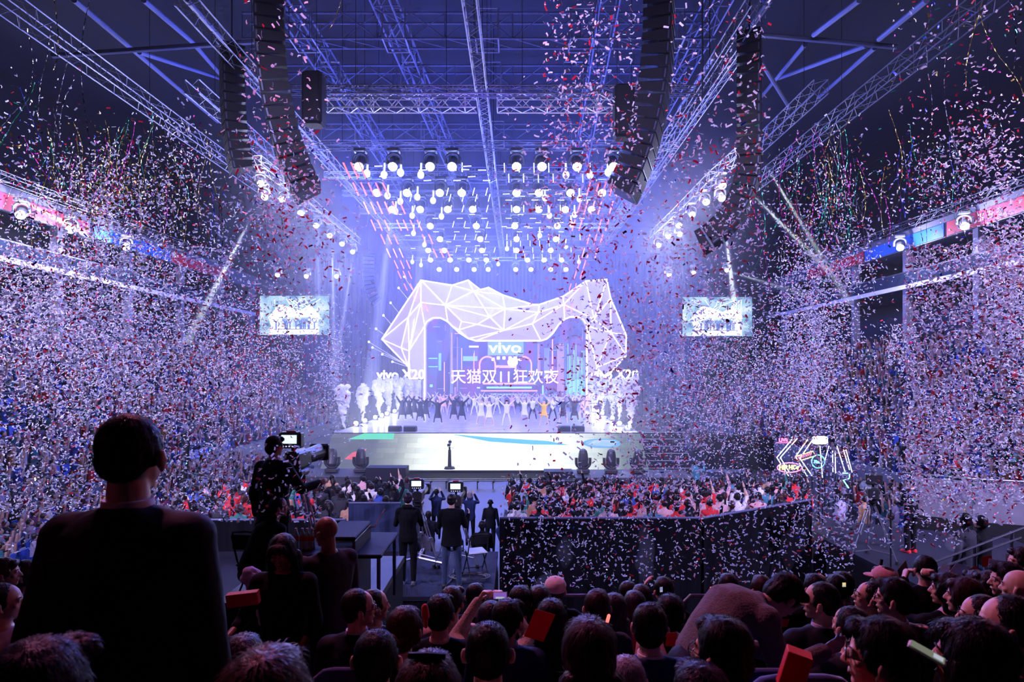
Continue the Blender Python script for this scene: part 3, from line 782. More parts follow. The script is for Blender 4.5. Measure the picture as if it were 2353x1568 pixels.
edges = [('a', 1), ('b', 1), ('p', 1), ('r', 1), ('q', 'p'), ('a', 'p'), ('p', 0), ('a', 35), ('a', 'r'), ('a', 'b'), ('b', 2), ('b', 'c'), (2, 'c'), (3, 'c'), (5, 'c'), ('c', 6), ('c', 'e'), ('c', 'd'), ('b', 'e'), ('b', 'd'), ('b', 'f'), ('b', 31), ('f', 'g'), ('f', 'h'), ('g', 'e'), ('g', 'h'), ('g', 'i'), ('e', 'd'),
         ('e', 'i'), ('d', 6), ('d', 'j'), ('d', 'i'), ('d', 8), ('j', 8), ('j', 'i'), ('j', 'k'), ('j', 'l'), ('l', 9), ('l', 10), ('k', 'i'), ('k', 26), ('k', 'l'), ('i', 27), ('i', 28), ('h', 28), ('h', 30), ('l', 22), ('l', 'm'), ('m', 10), ('m', 11), ('m', 12), ('m', 'n'), ('n', 12), ('n', 13), ('n', 14), ('n', 'o'), ('m', 18), ('o', 15), ('o', 14), ('o', 18),
         ('q', 0), ('r', 'q'), ('r', 'p'), ('r', 35), ('r', 38), ('q', 38), ('r', 37), ('n', 18), ('i', 'g'), ('o', 17)]
# outline tube as one part, every facet tube a part of its own
b = MB(); b.tube([P3(i) for i in range(n0)], .07, 6, closed=True); b.build('outline_tube', M_TUBE, root)
for (a, c) in edges:
    b = MB(); b.cyl(P3(a), P3(c), .048, n=6); b.build('facet_tube', M_TUBE, root)
# light rods with ball tips left of the portal
pr = None
for n, (x, y, x2, y2) in enumerate([(530, 110, 640, 290), (492, 185, 610, 330), (438, 285, 560, 440), (390, 370, 480, 480), (340, 460, 430, 530), (292, 548, 500, 680), (316, 586, 540, 700), (382, 632, 545, 705), (450, 682, 560, 720)]):
    a = A(x, y, .3); c = A(x2, y2, -.4); t = empty('light_rod', a, 0, 'thin light rod with a bright tip left of the portal', 'light rod', 'thin light rods left of the portal')
    b = MB(); b.cyl((0, 0, 0), c - a, .025, n=5); b.build('rod', mat('rod_glow', (.6, .6, .8), emit=(.6, .6, 1), strength=.7, var=0), t)
    b = MB(); b.ell((0, 0, 0), (.11, .11, .11)); b.build('tip', M_TUBE, t, smooth=True)

# ------------------------------------------------------------------ LED wall seen through the portal
YW = 65.0
def Wl(px, py, dy=0): return W(px, py, YW - dy)
def wallshader(nt, em):
    N, L = nt.nodes, nt.links
    tc = N.new('ShaderNodeTexCoord'); mp = N.new('ShaderNodeMapping'); L.new(tc.outputs['Object'], mp.inputs[0]); mp.inputs['Scale'].default_value = (.55, 1, .16)
    vo = N.new('ShaderNodeTexVoronoi'); vo.inputs['Scale'].default_value = 1.6; vo.distance = 'CHEBYCHEV'; L.new(mp.outputs[0], vo.inputs[0])
    r = N.new('ShaderNodeValToRGB'); L.new(vo.outputs['Color'], r.inputs[0]); e = r.color_ramp.elements
    e[0].position = 0; e[0].color = (.05, .05, .22, 1); e[1].position = 1; e[1].color = (.09, .07, .30, 1)
    for p, c in [(.3, (.07, .06, .28)), (.45, (.10, .16, .45)), (.55, (.13, .07, .34)), (.7, (.24, .08, .42)), (.85, (.06, .12, .36))]:
        k = e.new(p); k.color = (*c, 1)
    L.new(r.outputs[0], em.inputs[0]); em.inputs[1].default_value = 1.3
root = empty('led_wall', Wl(1165, 920), 0, 'wide LED wall showing a violet neon city behind the dancers', 'LED screen')
ro = Vector(root.location)
b = MB(); p0 = Wl(960, 920) - ro; p1 = Wl(1356, 715) - ro; b.bbox((p0.x, 0, p0.z), (p1.x, .2, p1.z)); b.build('display', screen_shader('city_led', wallshader), root)
def neon(col, st, name=None): return mat('neon_%s_%s' % (name or str(col), st), (.2, .2, .2), emit=col, strength=st, var=0)
def wrect(x0, y0, x1, y1, m, dy=.1, name='neon_panel', depth=.05):
    a = Wl(x0, y1, dy) - ro; c = Wl(x1, y0, dy) - ro; q = MB(); q.bbox((a.x, a.y - depth, a.z), (c.x, a.y, c.z)); return q.build(name, m, root)
CY1 = neon((.12, .55, 1.0), 1.2, 'cyan'); CY2 = neon((.2, .8, 1.0), 1.6, 'bright_cyan'); PK = neon((1, .35, .7), 1.5, 'pink'); VI = neon((.45, .2, .95), .9, 'violet'); GR = neon((.1, .95, .75), 1.3, 'green'); PW = neon((1, .72, .9), 2.2, 'pinkwhite'); BL = neon((.1, .2, .8), .8, 'blue')
random.seed(21)
for i in range(9): wrect(1304 + i * 4.6, 790 + random.uniform(-8, 40), 1306 + i * 4.6, 908, CY2 if i % 2 else CY1)
wrect(1300, 872, 1346, 910, neon((.15, .6, 1.0), .8, 'skyglow'), .05)
for (x0, y0, x1, y1, m) in [(1064, 819, 1097, 830, CY1), (985, 823, 1005, 825, GR), (985, 842, 1006, 844, GR), (1008, 812, 1014, 852, CY1), (1034, 745, 1041, 905, BL), (1037, 765, 1039, 870, PK), (1050, 775, 1052, 900, VI), (1078, 795, 1100, 799, PW), (1060, 800, 1062, 850, PK), (1088, 812, 1090, 848, PK), (1020, 832, 1022, 900, PK), (1036, 852, 1042, 882, PW),
                      (1235, 790, 1240, 860, VI), (1250, 800, 1262, 870, BL), (1268, 780, 1271, 850, PK), (1280, 795, 1296, 900, VI), (1110, 880, 1230, 884, PK), (1118, 889, 1222, 893, CY2), (1105, 897, 1235, 900, PK), (1128, 905, 1210, 908, CY1), (988, 884, 994, 890, GR), (1096, 890, 1103, 893, CY2), (1044, 890, 1048, 910, VI), (1246, 886, 1249, 908, CY2)]:
    wrect(x0, y0, x1, y1, m)
for i in range(46):
    x = random.uniform(985, 1345); y = random.uniform(735, 905)
    if 1095 < x < 1215 and y < 880: continue
    w = random.choice([1.2, 1.6, 10, 16]); h = random.choice([1.2, 14, 30]) if w < 2 else 1.4
    wrect(x, y, x + w, y + h, random.choice([CY1, PK, VI, BL, GR, VI, BL]), .08, 'neon_line', .02)
# big sign and the event title
t = wrect(1121, 785, 1203, 817, neon((.12, .46, 1.0), .95, 'signblue'), .5, 'sign_board', .15)
me = text_obj('vivo', 1.62, neon((.95, .98, 1), 3.0, 'signwhite'), Wl(1161, 800, .75) - ro, root, .03, .02, sx=1.3)
NEONT = neon((1, .55, .78), 3.0, 'title')
text_obj('天猫双11狂欢夜', 1.62, NEONT, Wl(1160, 868, 1.1) - ro, root, .06, .004, sx=1.0)
for (cx_, yy, r) in [(1120, 838, 18), (1203, 838, 18)]:
    q = MB(); pts_ = [Wl(cx_ + r * math.cos(a) * (1 if True else 1), yy - r * 1.0 * math.sin(a), .6) - ro for a in [PI * k / 12 for k in range(13)]]
    q.tube([pts_[0] + Vector((0, 0, -1))] + pts_ + [pts_[-1] + Vector((0, 0, -1))], .09, 6); q.build('neon_arch', PK, root)
for i, px in enumerate([1133, 1145, 1158, 1172, 1184, 1195]):
    q = MB(); q.rbox(Wl(px, 826 - (3 if 0 < i < 5 else 0), .6) - ro, (.34, .12, .34), .05); q.build('dice_lamp', PW, root)
wrect(1140, 840, 1186, 846, PK, .6)
q = MB(); q.ell(Wl(1178, 833, .9) - ro, (.55, .1, .45)); q.build('bright_spot', neon((.7, .9, 1), 4, 'spot'), root)
# pair of white side signs
for (px, lab) in ((921, 'white glowing letters standing above the smoke left of the portal foot'), (1412, 'white glowing letters standing above the smoke right of the portal foot')):
    t = empty('letter_sign', W(px, 862, 58), 0, lab, 'sign')
    text_obj('vivo X20', 1.28, mat('sign_letters', (1, 1, 1), emit=(.9, .88, 1), strength=2.2, var=0), (0, 0, 0), t, .06, .025, sx=.98)
    b = MB(); b.cyl((-2.0, .1, -.4), (-2.0, .1, -3.3), .04); b.cyl((2.0, .1, -.4), (2.0, .1, -3.3), .04); b.cyl((-2.2, .1, -.42), (2.2, .1, -.42), .04); b.build('sign_frame', M_BLACK, t)

# ------------------------------------------------------------------ side screens
def side_screen(px0, px1, py0, py1, d, lab, seed):
    c = W((px0 + px1) / 2, (py0 + py1) / 2, d); w = (px1 - px0) * d / FPX; h = (py1 - py0) * d / FPX
    t = empty('side_screen', c, 0, lab, 'screen')
    def sh(nt, em):
        N, L = nt.nodes, nt.links
        tc = N.new('ShaderNodeTexCoord'); nz = N.new('ShaderNodeTexNoise'); nz.inputs['Scale'].default_value = .9; nz.inputs['Detail'].default_value = 5
        L.new(tc.outputs['Object'], nz.inputs['Vector']); r = N.new('ShaderNodeValToRGB'); L.new(nz.outputs['Fac'], r.inputs[0]); e = r.color_ramp.elements
        e[0].position = .35; e[0].color = (.10, .25, .5, 1); e[1].position = .68; e[1].color = (.9, 1, 1, 1); k = e.new(.5); k.color = (.38, .66, .8, 1)
        L.new(r.outputs[0], em.inputs[0]); em.inputs[1].default_value = 1.05
    b = MB(); b.bbox((-w / 2, 0, -h / 2), (w / 2, .12, h / 2)); b.build('picture', screen_shader('side_led', sh), t)
    b = MB(); f = .12
    for (x0, z0, x1, z1) in [(-w / 2 - f, -h / 2 - f, w / 2 + f, -h / 2), (-w / 2 - f, h / 2, w / 2 + f, h / 2 + f), (-w / 2 - f, -h / 2, -w / 2, h / 2), (w / 2, -h / 2, w / 2 + f, h / 2)]: b.bbox((x0, -.05, z0), (x1, .2, z1))
    b.build('frame', M_BLACK, t)
    # picture of the show: bright stage strip, portal shape, little figures
    wm = mat('screen_white', (1, 1, 1), emit=(.85, 1, 1), strength=1.5, var=0)
    b = MB(); b.bbox((-w * .35, -.03, -h * .48), (w * .35, -.01, -h * .30)); b.build('stage_image', wm, t)
    rng = random.Random(seed)
    b = MB(); z = -h * .3
    pts = [(-.33, 0), (-.38, .25), (-.22, .58), (-.05, .5), (.08, .42), (.22, .58), (.36, .3), (.32, 0), (.2, 0), (.2, .25), (-.18, .25), (-.2, 0)]
    b.prism([(x * w, -.012, z + y * h) for x, y in pts], (0, -.01, 0)); b.build('portal_image', mat('screen_pale', (1, 1, 1), emit=(.6, .85, .95), strength=1.1, var=0), t)
    b = MB()
    for i in range(16):
        x = rng.uniform(-.28, .28) * w; b.bbox((x, -.035, z - h * .06), (x + .1, -.03, z + .35 + rng.random() * .2)); b.cyl((x + .05, -.033, z + .3), (x + .25, -.033, z + .65), .03, n=4); b.cyl((x + .05, -.033, z + .3), (x - .15, -.033, z + .65), .03, n=4)
    b.bbox((-w * .3, -.034, z - h * .06), (w * .3, -.031, z - h * .04))
    b.build('dancers_image', mat('screen_blue', (0, 0, .1), emit=(.15, .3, .6), strength=.6, var=0), t)
    b = MB()
    for i in range(10): b.cyl((rng.uniform(-.4, .4) * w, -.02, h * .42), (rng.uniform(-.45, .45) * w, -.02, -h * .1), .02, n=4)
    b.build('beams_image', wm, t)
side_screen(597, 757, 680, 770, 50, 'big side screen left of the stage showing the show behind falling paper', 3)
side_screen(1568, 1728, 683, 773, 50, 'big side screen right of the stage showing the show', 4)

# ------------------------------------------------------------------ smoke jets
M_SMOKE = mat('white_smoke', (.93, .92, .98), 1.0, spec=0, var=.05, scale=3, translucent=.45, bump=.4)
def plume(px, pyb, pyt, wpx, lab, d, seed, m=None, rag=.22, parts=('smoke', 'nozzle'), zbase=SZ, lean=0):
    base = W(px, pyb, d); base.z = zbase if zbase is not None else base.z
    H = (pyb - pyt) * d / FPX; Wd = wpx * d / FPX / 2
    t = empty('smoke_jet', base, 0, lab, 'smoke jet')
    rng = random.Random(seed); b = MB()
    b.cap((0, 0, .15), (0, 0, H * .5), .07, Wd * .4)
    n = 34
    for i in range(n):
        u = (i + .5) / n; zz = H * (.18 + .76 * u); R = Wd * (.12 + .88 * min(1, u * 1.25) ** .8) * .72
        a = rng.uniform(0, 2 * PI); rr = rng.random() ** .5 * R * .8
        s = R * rng.uniform(.35, .55) + .05
        b.ell((math.cos(a) * rr + lean * u, math.sin(a) * rr, zz), (s, s, s * rng.uniform(.9, 1.5)), nu=10, nv=7)
    me = fuse_mesh(b, max(.05, Wd * .07), 2)
    co = np.empty(len(me.vertices) * 3); me.vertices.foreach_get('co', co); co = co.reshape(-1, 3)
    nn = np.empty(len(me.vertices) * 3); me.vertices.foreach_get('normal', nn); nn = nn.reshape(-1, 3)
    k = 3.2 / max(.3, Wd)
    dsp = np.array([noise.fractal((p[0] * k + seed, p[1] * k, p[2] * k), .8, 2.2, 4) for p in co])
    co += nn * (dsp * Wd * rag)[:, None]
    me.vertices.foreach_set('co', co.ravel()); me.update()
    put('smoke', me, m or M_SMOKE, t)
    b = MB(); b.rbox((0, 0, .07), (.3, .3, .14), .03); b.cyl((0, 0, .1), (0, 0, .24), .05, .07); b.build('nozzle', M_LAMPB, t)
    return t
JETS = [(788, 978, 876, 42, 39.5), (833, 965, 880, 34, 44.5), (871, 950, 866, 34, 51), (893, 945, 862, 34, 53), (915, 938, 858, 36, 56), (937, 936, 860, 34, 57.5), (960, 934, 866, 30, 58.5),
        (1362, 940, 862, 34, 56), (1385, 948, 864, 34, 52), (1408, 956, 866, 36, 48), (1424, 962, 862, 34, 46), (1449, 984, 856, 48, 38.6)]
LN = ['outermost, nearest the stage corner', 'second from the outer corner', 'third from the outer corner', 'fourth from the outer corner', 'fifth from the outer corner', 'sixth, beside the portal foot', 'innermost, hugging the portal foot']
for n, (px, pb, pt, w, d) in enumerate(JETS):
    side = 'left' if n < 7 else 'right'; k = n if n < 7 else 11 - n
    plume(px, pb, pt, w, 'white smoke jet on the %s stage side, %s' % (side, LN[k]), d, 31 + n)
# ------------------------------------------------------------------ people
SKIN = {'light': mat('skin_light', (.62, .38, .29), .5, var=.06, scale=40), 'dark': mat('skin_dark', (.22, .10, .07), .45, var=.08, scale=40)}
M_HAIR = {}
def hair_mat(k):
    c = {'black': (.005, .004, .006), 'dark': (.012, .007, .009), 'brown': (.045, .015, .012), 'violet': (.016, .007, .022), 'grey': (.22, .19, .24), 'red': (.030, .008, .012)}[k]
    return mat('hair_' + k, c, .42, var=.5, scale=9, stretch=(14, 14, 1.2), bump=.5, spec=.28)
def cloth(name, c, rough=.85, bump=.25, scale=25): return mat('cloth_' + name, c, rough, var=.14, scale=scale, bump=bump, sheen=.15 if max(c) > .1 else 0, spec=.3 if max(c) > .1 else .12)
CL = dict(black=cloth('black', (.005, .005, .007)), suit=cloth('suit', (.007, .008, .015), .7), navy=cloth('navy', (.012, .022, .075), .7), charcoal=cloth('charcoal', (.035, .035, .045)), grey=cloth('grey', (.10, .10, .13)), tweed=cloth('tweed', (.12, .09, .09), scale=90, bump=.5),
          red=cloth('red', (.62, .02, .03)), white=cloth('white', (.72, .68, .72)), pink=cloth('pink', (.62, .34, .36)), tan=cloth('tan', (.42, .23, .14)), green=cloth('green', (.03, .16, .13)), blue=cloth('blue', (.03, .07, .34)), purple=cloth('purple', (.24, .07, .15)), yellow=cloth('yellow', (.8, .45, .05)),
          jeans=cloth('jeans', (.03, .05, .11)), cream=cloth('cream', (.6, .5, .4)), lace=cloth('lace', (.46, .33, .27), scale=120, bump=1.0), leather=mat('black_leather', (.012, .012, .016), .28, bump=.3, scale=30), teal=cloth('teal', (.05, .2, .28)), lav=cloth('lavender', (.45, .40, .62)))
M_EYE = mat('eye_white', (.75, .72, .7), .2, var=0); M_IRIS = mat('iris_dark', (.02, .012, .01), .15, var=0)
M_GLS = mat('spectacle_rim', (.05, .05, .06), .25, .6); M_GOLDR = mat('ring_gold', (.9, .6, .2), .2, 1.0)
M_SHOE = mat('shoe_black', (.02, .02, .02), .4)

def V(*a): return Vector(a)
class Pose:
    """joints of a figure that faces +Y, origin on the ground"""
    def __init__(s, kind='stand', lean=0.0, side=0.0, hy=0.0, hp=0.0, hr=0.0, arms=None, legs=None, wide=.10, turn=0.0, sc=1.0, bend=0.0):
        s.kind = kind; s.sc = sc
        z0 = .94 if kind == 'stand' else .50
        s.pelvis = V(0, -.02 if kind == 'stand' else -.12, z0)
        def up(l): return V(math.sin(side), math.sin(l) * math.cos(side), math.cos(l) * math.cos(side))
        u0 = up(lean * .6); u1 = up(lean); u2 = up(lean + bend)
        s.waist = s.pelvis + u0 * .17
        s.chest = s.waist + u1 * .19
        s.sho = s.chest + u2 * .165
        s.neck = s.sho + u2 * .055
        s.up = u2
        T = Matrix.Rotation(turn, 3, u2)
        s.rt = T @ V(1, 0, 0)
        s.fw = u2.cross(s.rt) * -1 if False else T @ (V(1, 0, 0).cross(u2) * -1)
        if s.fw.y < 0 and lean < 1.2: s.fw = -s.fw
        s.SL = s.sho - s.rt * .178 - u2 * .045; s.SR = s.sho + s.rt * .178 - u2 * .045
        s.HR = Matrix.Rotation(hy, 3, 'Z') @ Matrix.Rotation(-hp, 3, 'X') @ Matrix.Rotation(hr, 3, 'Y')
        s.head = s.neck + (u2 * .5 + (s.HR @ V(0, .0, 1)) * .5) * .135 + (s.HR @ V(0, .018, 0))
        d = dict(down=[(.06, -.03, -.28), (.09, .04, -.54)], lap=[(.05, .02, -.27), (-.06, .26, -.33)], up=[(.16, .05, .22), (.30, .08, .47)], phone=[(.05, .22, -.16), (-.06, .34, .12)], film=[(.08, .20, -.04), (-.05, .30, .20)], bent=[(.07, .05, -.27), (.02, .28, -.16)], high=[(.10, .08, .25), (.04, .12, .50)])
        a = arms or ['down' if kind == 'stand' else 'lap'] * 2
        s.arm = []
        for k, sg in ((0, -1), (1, 1)):
            q = a[k]; S = (s.SL, s.SR)[k]
            q = d[q] if isinstance(q, str) else q
            if len(q) == 3:
                s.arm.append((S, S + V(sg * q[0][0], q[0][1], q[0][2]), S + V(sg * q[1][0], q[1][1], q[1][2]))); continue
            e = S + s.rt * (sg * q[0][0]) + s.fw * q[0][1] + V(0, 0, 1) * q[0][2]
            w = S + s.rt * (sg * q[1][0]) + s.fw * q[1][1] + V(0, 0, 1) * q[1][2]
            s.arm.append((S, e, w))
        s.leg = []
        for k, sg in ((0, -1), (1, 1)):
            h = s.pelvis + V(sg * .09, 0, -.03)
            if kind == 'stand':
                f = V(sg * wide, 0, .07); kn = (h + f) * .5 + V(sg * .01, .02, .02)
            else:
                kn = V(sg * .12, .33, .50); f = V(sg * .12, .36, .07)
            if legs: kn, f = V(*legs[k][0]), V(*legs[k][1])
            s.leg.append((h, kn, f))

def torso_rings(P, g=0.0, n=16, bulk=1.0):
    """closed loft from hips to the base of the neck"""
    R = []
    sec = [(P.pelvis - V(0, 0, .10), .150, .115), (P.pelvis, .172, .125), (P.waist, .150, .110), (P.chest, .172, .125), (P.sho - P.up * .07, .182, .116), (P.sho - P.up * .012, .135, .085), (P.neck.lerp(P.sho, .35), .082, .066), (P.neck, .060, .060)]
    for c, rx, ry in sec:
        k = g if rx > .1 else g * .4
        R.append([c + P.rt * (math.cos(2 * PI * i / n) * (rx * bulk + k)) + P.fw * (math.sin(2 * PI * i / n) * (ry * bulk + k)) for i in range(n)])
    return R
def hand_prims(b, wr, dr, pn, curl, sgn, n=7):
    """palm, thumb and four fingers; dr runs along the palm, pn is the palm normal"""
    dr = dr.normalized(); pn = (pn - dr * pn.dot(dr)).normalized(); sd = dr.cross(pn) * sgn
    for k, o in enumerate((-.027, -.009, .009, .026)):
        kn = wr + dr * (.088 - .006 * abs(k - 1)) + sd * o
        b.cap(wr + dr * .015 + sd * o * .6, kn, .0135, .0125, n)
        L = (.043, .048, .045, .034)[k]; p = kn; d = dr.copy()
        for j, f in enumerate((1.0, .62, .48)):
            a = curl * (1 + .12 * k) * (.9, 1.1, .8)[j]
            d = (d * math.cos(a) + pn * math.sin(a)).normalized() if j == 0 else (Matrix.Rotation(a, 3, dr.cross(pn).normalized()) @ d)
            q = p + d * L * f; b.cap(p, q, .0098 - .0008 * j, .009 - .0008 * j, n); p = q
    t0 = wr + dr * .022 - sd * .026; t1 = t0 + (dr * .6 - sd * .65 + pn * .3).normalized() * .045; t2 = t1 + (dr * .85 - sd * .15 + pn * (.3 + curl * .3)).normalized() * .034
    b.cap(t0, t1, .0135, .011, n); b.cap(t1, t2, .0105, .009, n)
def head_prims(b, P, detail=True, fem=False, ears=True):
    H, R = P.head, P.HR
    def q(*p): return H + R @ V(*p)
    b.ell(q(0, -.012, .026), (.076, .094, .087), R, 16, 12)
    b.ell(q(0, .02, -.032), (.060 if not fem else .056, .066, .076), R, 14, 10)
    b.ell(q(0, .06, -.090), (.026, .022, .020), R)
    b.cap(q(0, -.02, -.05), P.neck - P.up * .02, .052 if not fem else .044, .058 if not fem else .050, 12)
    for sg in ((-1, 1) if ears else ()): b.ell(q(sg * .0905, -.010, -.010), (.0125, .018, .031), R @ Matrix.Rotation(sg * -.45, 3, 'Z')); b.ell(q(sg * .084, .004, -.036), (.010, .010, .012), R)
    if detail:
        b.cap(q(-.036, .073, .020), q(.036, .073, .020), .011, .011, 8)
        b.cap(q(0, .084, .008), q(0, .102, -.028), .008, .012, 8)
        for sg in (-1, 1):
            b.ell(q(sg * .011, .092, -.032), (.008, .009, .007), R); b.ell(q(sg * .040, .058, -.018), (.022, .018, .018), R)
            b.ell(q(sg * .032, .074, .004), (.014, .011, .010), R)
        b.cap(q(-.018, .080, -.055), q(.018, .080, -.055), .0065, .0065, 8); b.cap(q(-.014, .079, -.064), q(.014, .079, -.064), .007, .007, 8)
def arm_prims(b, P, g=0.0, upto=1.0, k=None):
    for i, (S, e, w) in enumerate(P.arm):
        if k is not None and i != k: continue
        b.ell(S - P.rt * ((-1, 1)[i] * .01), (.062 + g, .060 + g, .060 + g)); b.cap(P.neck - P.up * .05, S, .046 + g * .5, .046 + g * .5)
        b.cap(S, e, .050 + g, .042 + g); ww = e.lerp(w, upto); b.cap(e, ww, .042 + g, .042 * (1 - upto) + .029 * upto + g)
def leg_prims(b, P, g=0.0, to=1.0):
    for h, k, f in P.leg:
        b.cap(h, k, .082 + g, .056 + g); b.cap(k, k.lerp(f, to), .055 + g, .038 + g)
def foot_prims(b, P, g=0.0):
    for h, k, f in P.leg:
        b.cap(f + V(0, -.04, -.03), f + V(0, .13, -.045), .036 + g, .026 + g)
def hair_prims(b, P, style):
    H, R = P.head, P.HR
    def q(*p): return H + R @ V(*p)
    if style in ('bald', 'none'): return False
    if style == 'crop':
        b.ell(q(0, -.024, .034), (.082, .090, .088), R, 18, 12); b.ell(q(0, -.052, -.006), (.074, .056, .066), R)
        for sg in (-1, 1): b.ell(q(sg * .070, -.012, .012), (.014, .045, .04), R)
    elif style == 'short':
        b.ell(q(0, -.020, .042), (.088, .096, .092), R, 18, 12); b.ell(q(0, -.056, -.01), (.080, .060, .074), R)
        for sg in (-1, 1): b.ell(q(sg * .072, -.005, .018), (.018, .052, .045), R)
        b.ell(q(.02, .058, .082), (.055, .035, .03), R)
    elif style == 'receding':
        b.ell(q(0, -.029, .036), (.085, .089, .088), R, 18, 12); b.ell(q(0, -.055, -.01), (.074, .052, .066), R)
        for sg in (-1, 1): b.ell(q(sg * .072, -.015, .008), (.012, .042, .04), R)
    elif style in ('long', 'longback', 'bob', 'bun', 'pony', 'tied'):
        b.ell(q(0, -.020, .036), (.090, .100, .094), R, 18, 12); b.ell(q(0, -.05, -.02), (.084, .064, .085), R)
        for sg in (-1, 1): b.ell(q(sg * .074, .0, .0), (.020, .058, .07), R)
        b.ell(q(0, .055, .078), (.06, .035, .028), R)
        if style in ('long', 'longback'):
            n0 = q(0, -.07, -.07); bk = P.sho - P.fw * .10
            for x in (-.06, -.02, .02, .06):
                b.cap(n0 + R @ V(x, 0, 0), bk + P.rt * x * 1.5 - P.up * .18, .046, .034); b.cap(bk + P.rt * x * 1.5 - P.up * .18, bk + P.rt * x * 1.4 - P.up * .30 - P.fw * .02, .034, .016)
            if style == 'long':
                for sg in (-1, 1):
                    b.cap(q(sg * .078, .01, .0), q(sg * .088, .02, -.16), .028, .026); b.cap(q(sg * .088, .02, -.16), P.sho + P.rt * sg * .10 + P.fw * .08 - P.up * .12, .028, .016)
        if style == 'bob':
            for sg in (-1, 1): b.cap(q(sg * .075, -.01, -.01), q(sg * .076, -.01, -.12), .03, .026)
            b.cap(q(-.05, -.06, -.11), q(.05, -.06, -.11), .035, .035)
        if style == 'bun':
            b.ell(q(0, -.115, -.02), (.050, .045, .048), R); b.tube([q(.03 * math.cos(a), -.15, -.02 + .03 * math.sin(a)) for a in [k * PI / 5 for k in range(10)]], .016, 6, closed=True)
        if style in ('pony', 'tied'):
            b.ell(q(0, -.11, .0), (.030, .030, .030), R); b.cap(q(0, -.12, -.02), q(0, -.13, -.16), .034, .028); b.cap(q(0, -.13, -.16), q(0, -.10, -.27), .028, .010)
    return True
def tufts(me, P, n, ln, style, seed=0):
    """strands lying on the hair surface, combed away from the crown"""
    rng = np.random.default_rng(seed)
    nv = len(me.vertices)
    if nv < 10: return None
    co = np.empty(nv * 3); me.vertices.foreach_get('co', co); co = co.reshape(-1, 3)
    no = np.empty(nv * 3); me.vertices.foreach_get('normal', no); no = no.reshape(-1, 3)
    idx = rng.integers(0, nv, n)
    crown = np.array(P.head + P.HR @ V(.01, -.045, .13))
    dn = np.array(P.HR @ V(0, -.25, -1.0))
    p = co[idx]; N_ = no[idx]; d = p - crown
    dist = np.linalg.norm(d, axis=1, keepdims=True) + 1e-6
    t = d / dist * np.clip(1.2 - dist * 4, .1, 1) + dn * np.clip(dist * 5, 0, 1) + rng.normal(0, .11, (n, 3))
    t -= N_ * np.sum(t * N_, axis=1, keepdims=True); t /= np.linalg.norm(t, axis=1, keepdims=True) + 1e-6
    s = np.cross(t, N_); L = ln * .8 * rng.uniform(.6, 1.3, (n, 1)); w = .0013 * rng.uniform(.7, 1.5, (n, 1))
    a = p - N_ * .001; m = p + t * L * .5 + N_ * (.0022 + .02 * L); e = p + t * L - N_ * (.08 * L) + s * rng.normal(0, .003, (n, 1))
    V_ = np.concatenate([a - s * w, a + s * w, m - s * w * .8, m + s * w * .8, e], 0)
    i = np.arange(n)
    F = [(int(k), int(k + n), int(k + 3 * n), int(k + 2 * n)) for k in i] + [(int(k + 2 * n), int(k + 3 * n), int(k + 4 * n)) for k in i]
    mm = bpy.data.meshes.new('strands'); mm.from_pydata(V_.tolist(), [], F); mm.shade_smooth()
    return mm
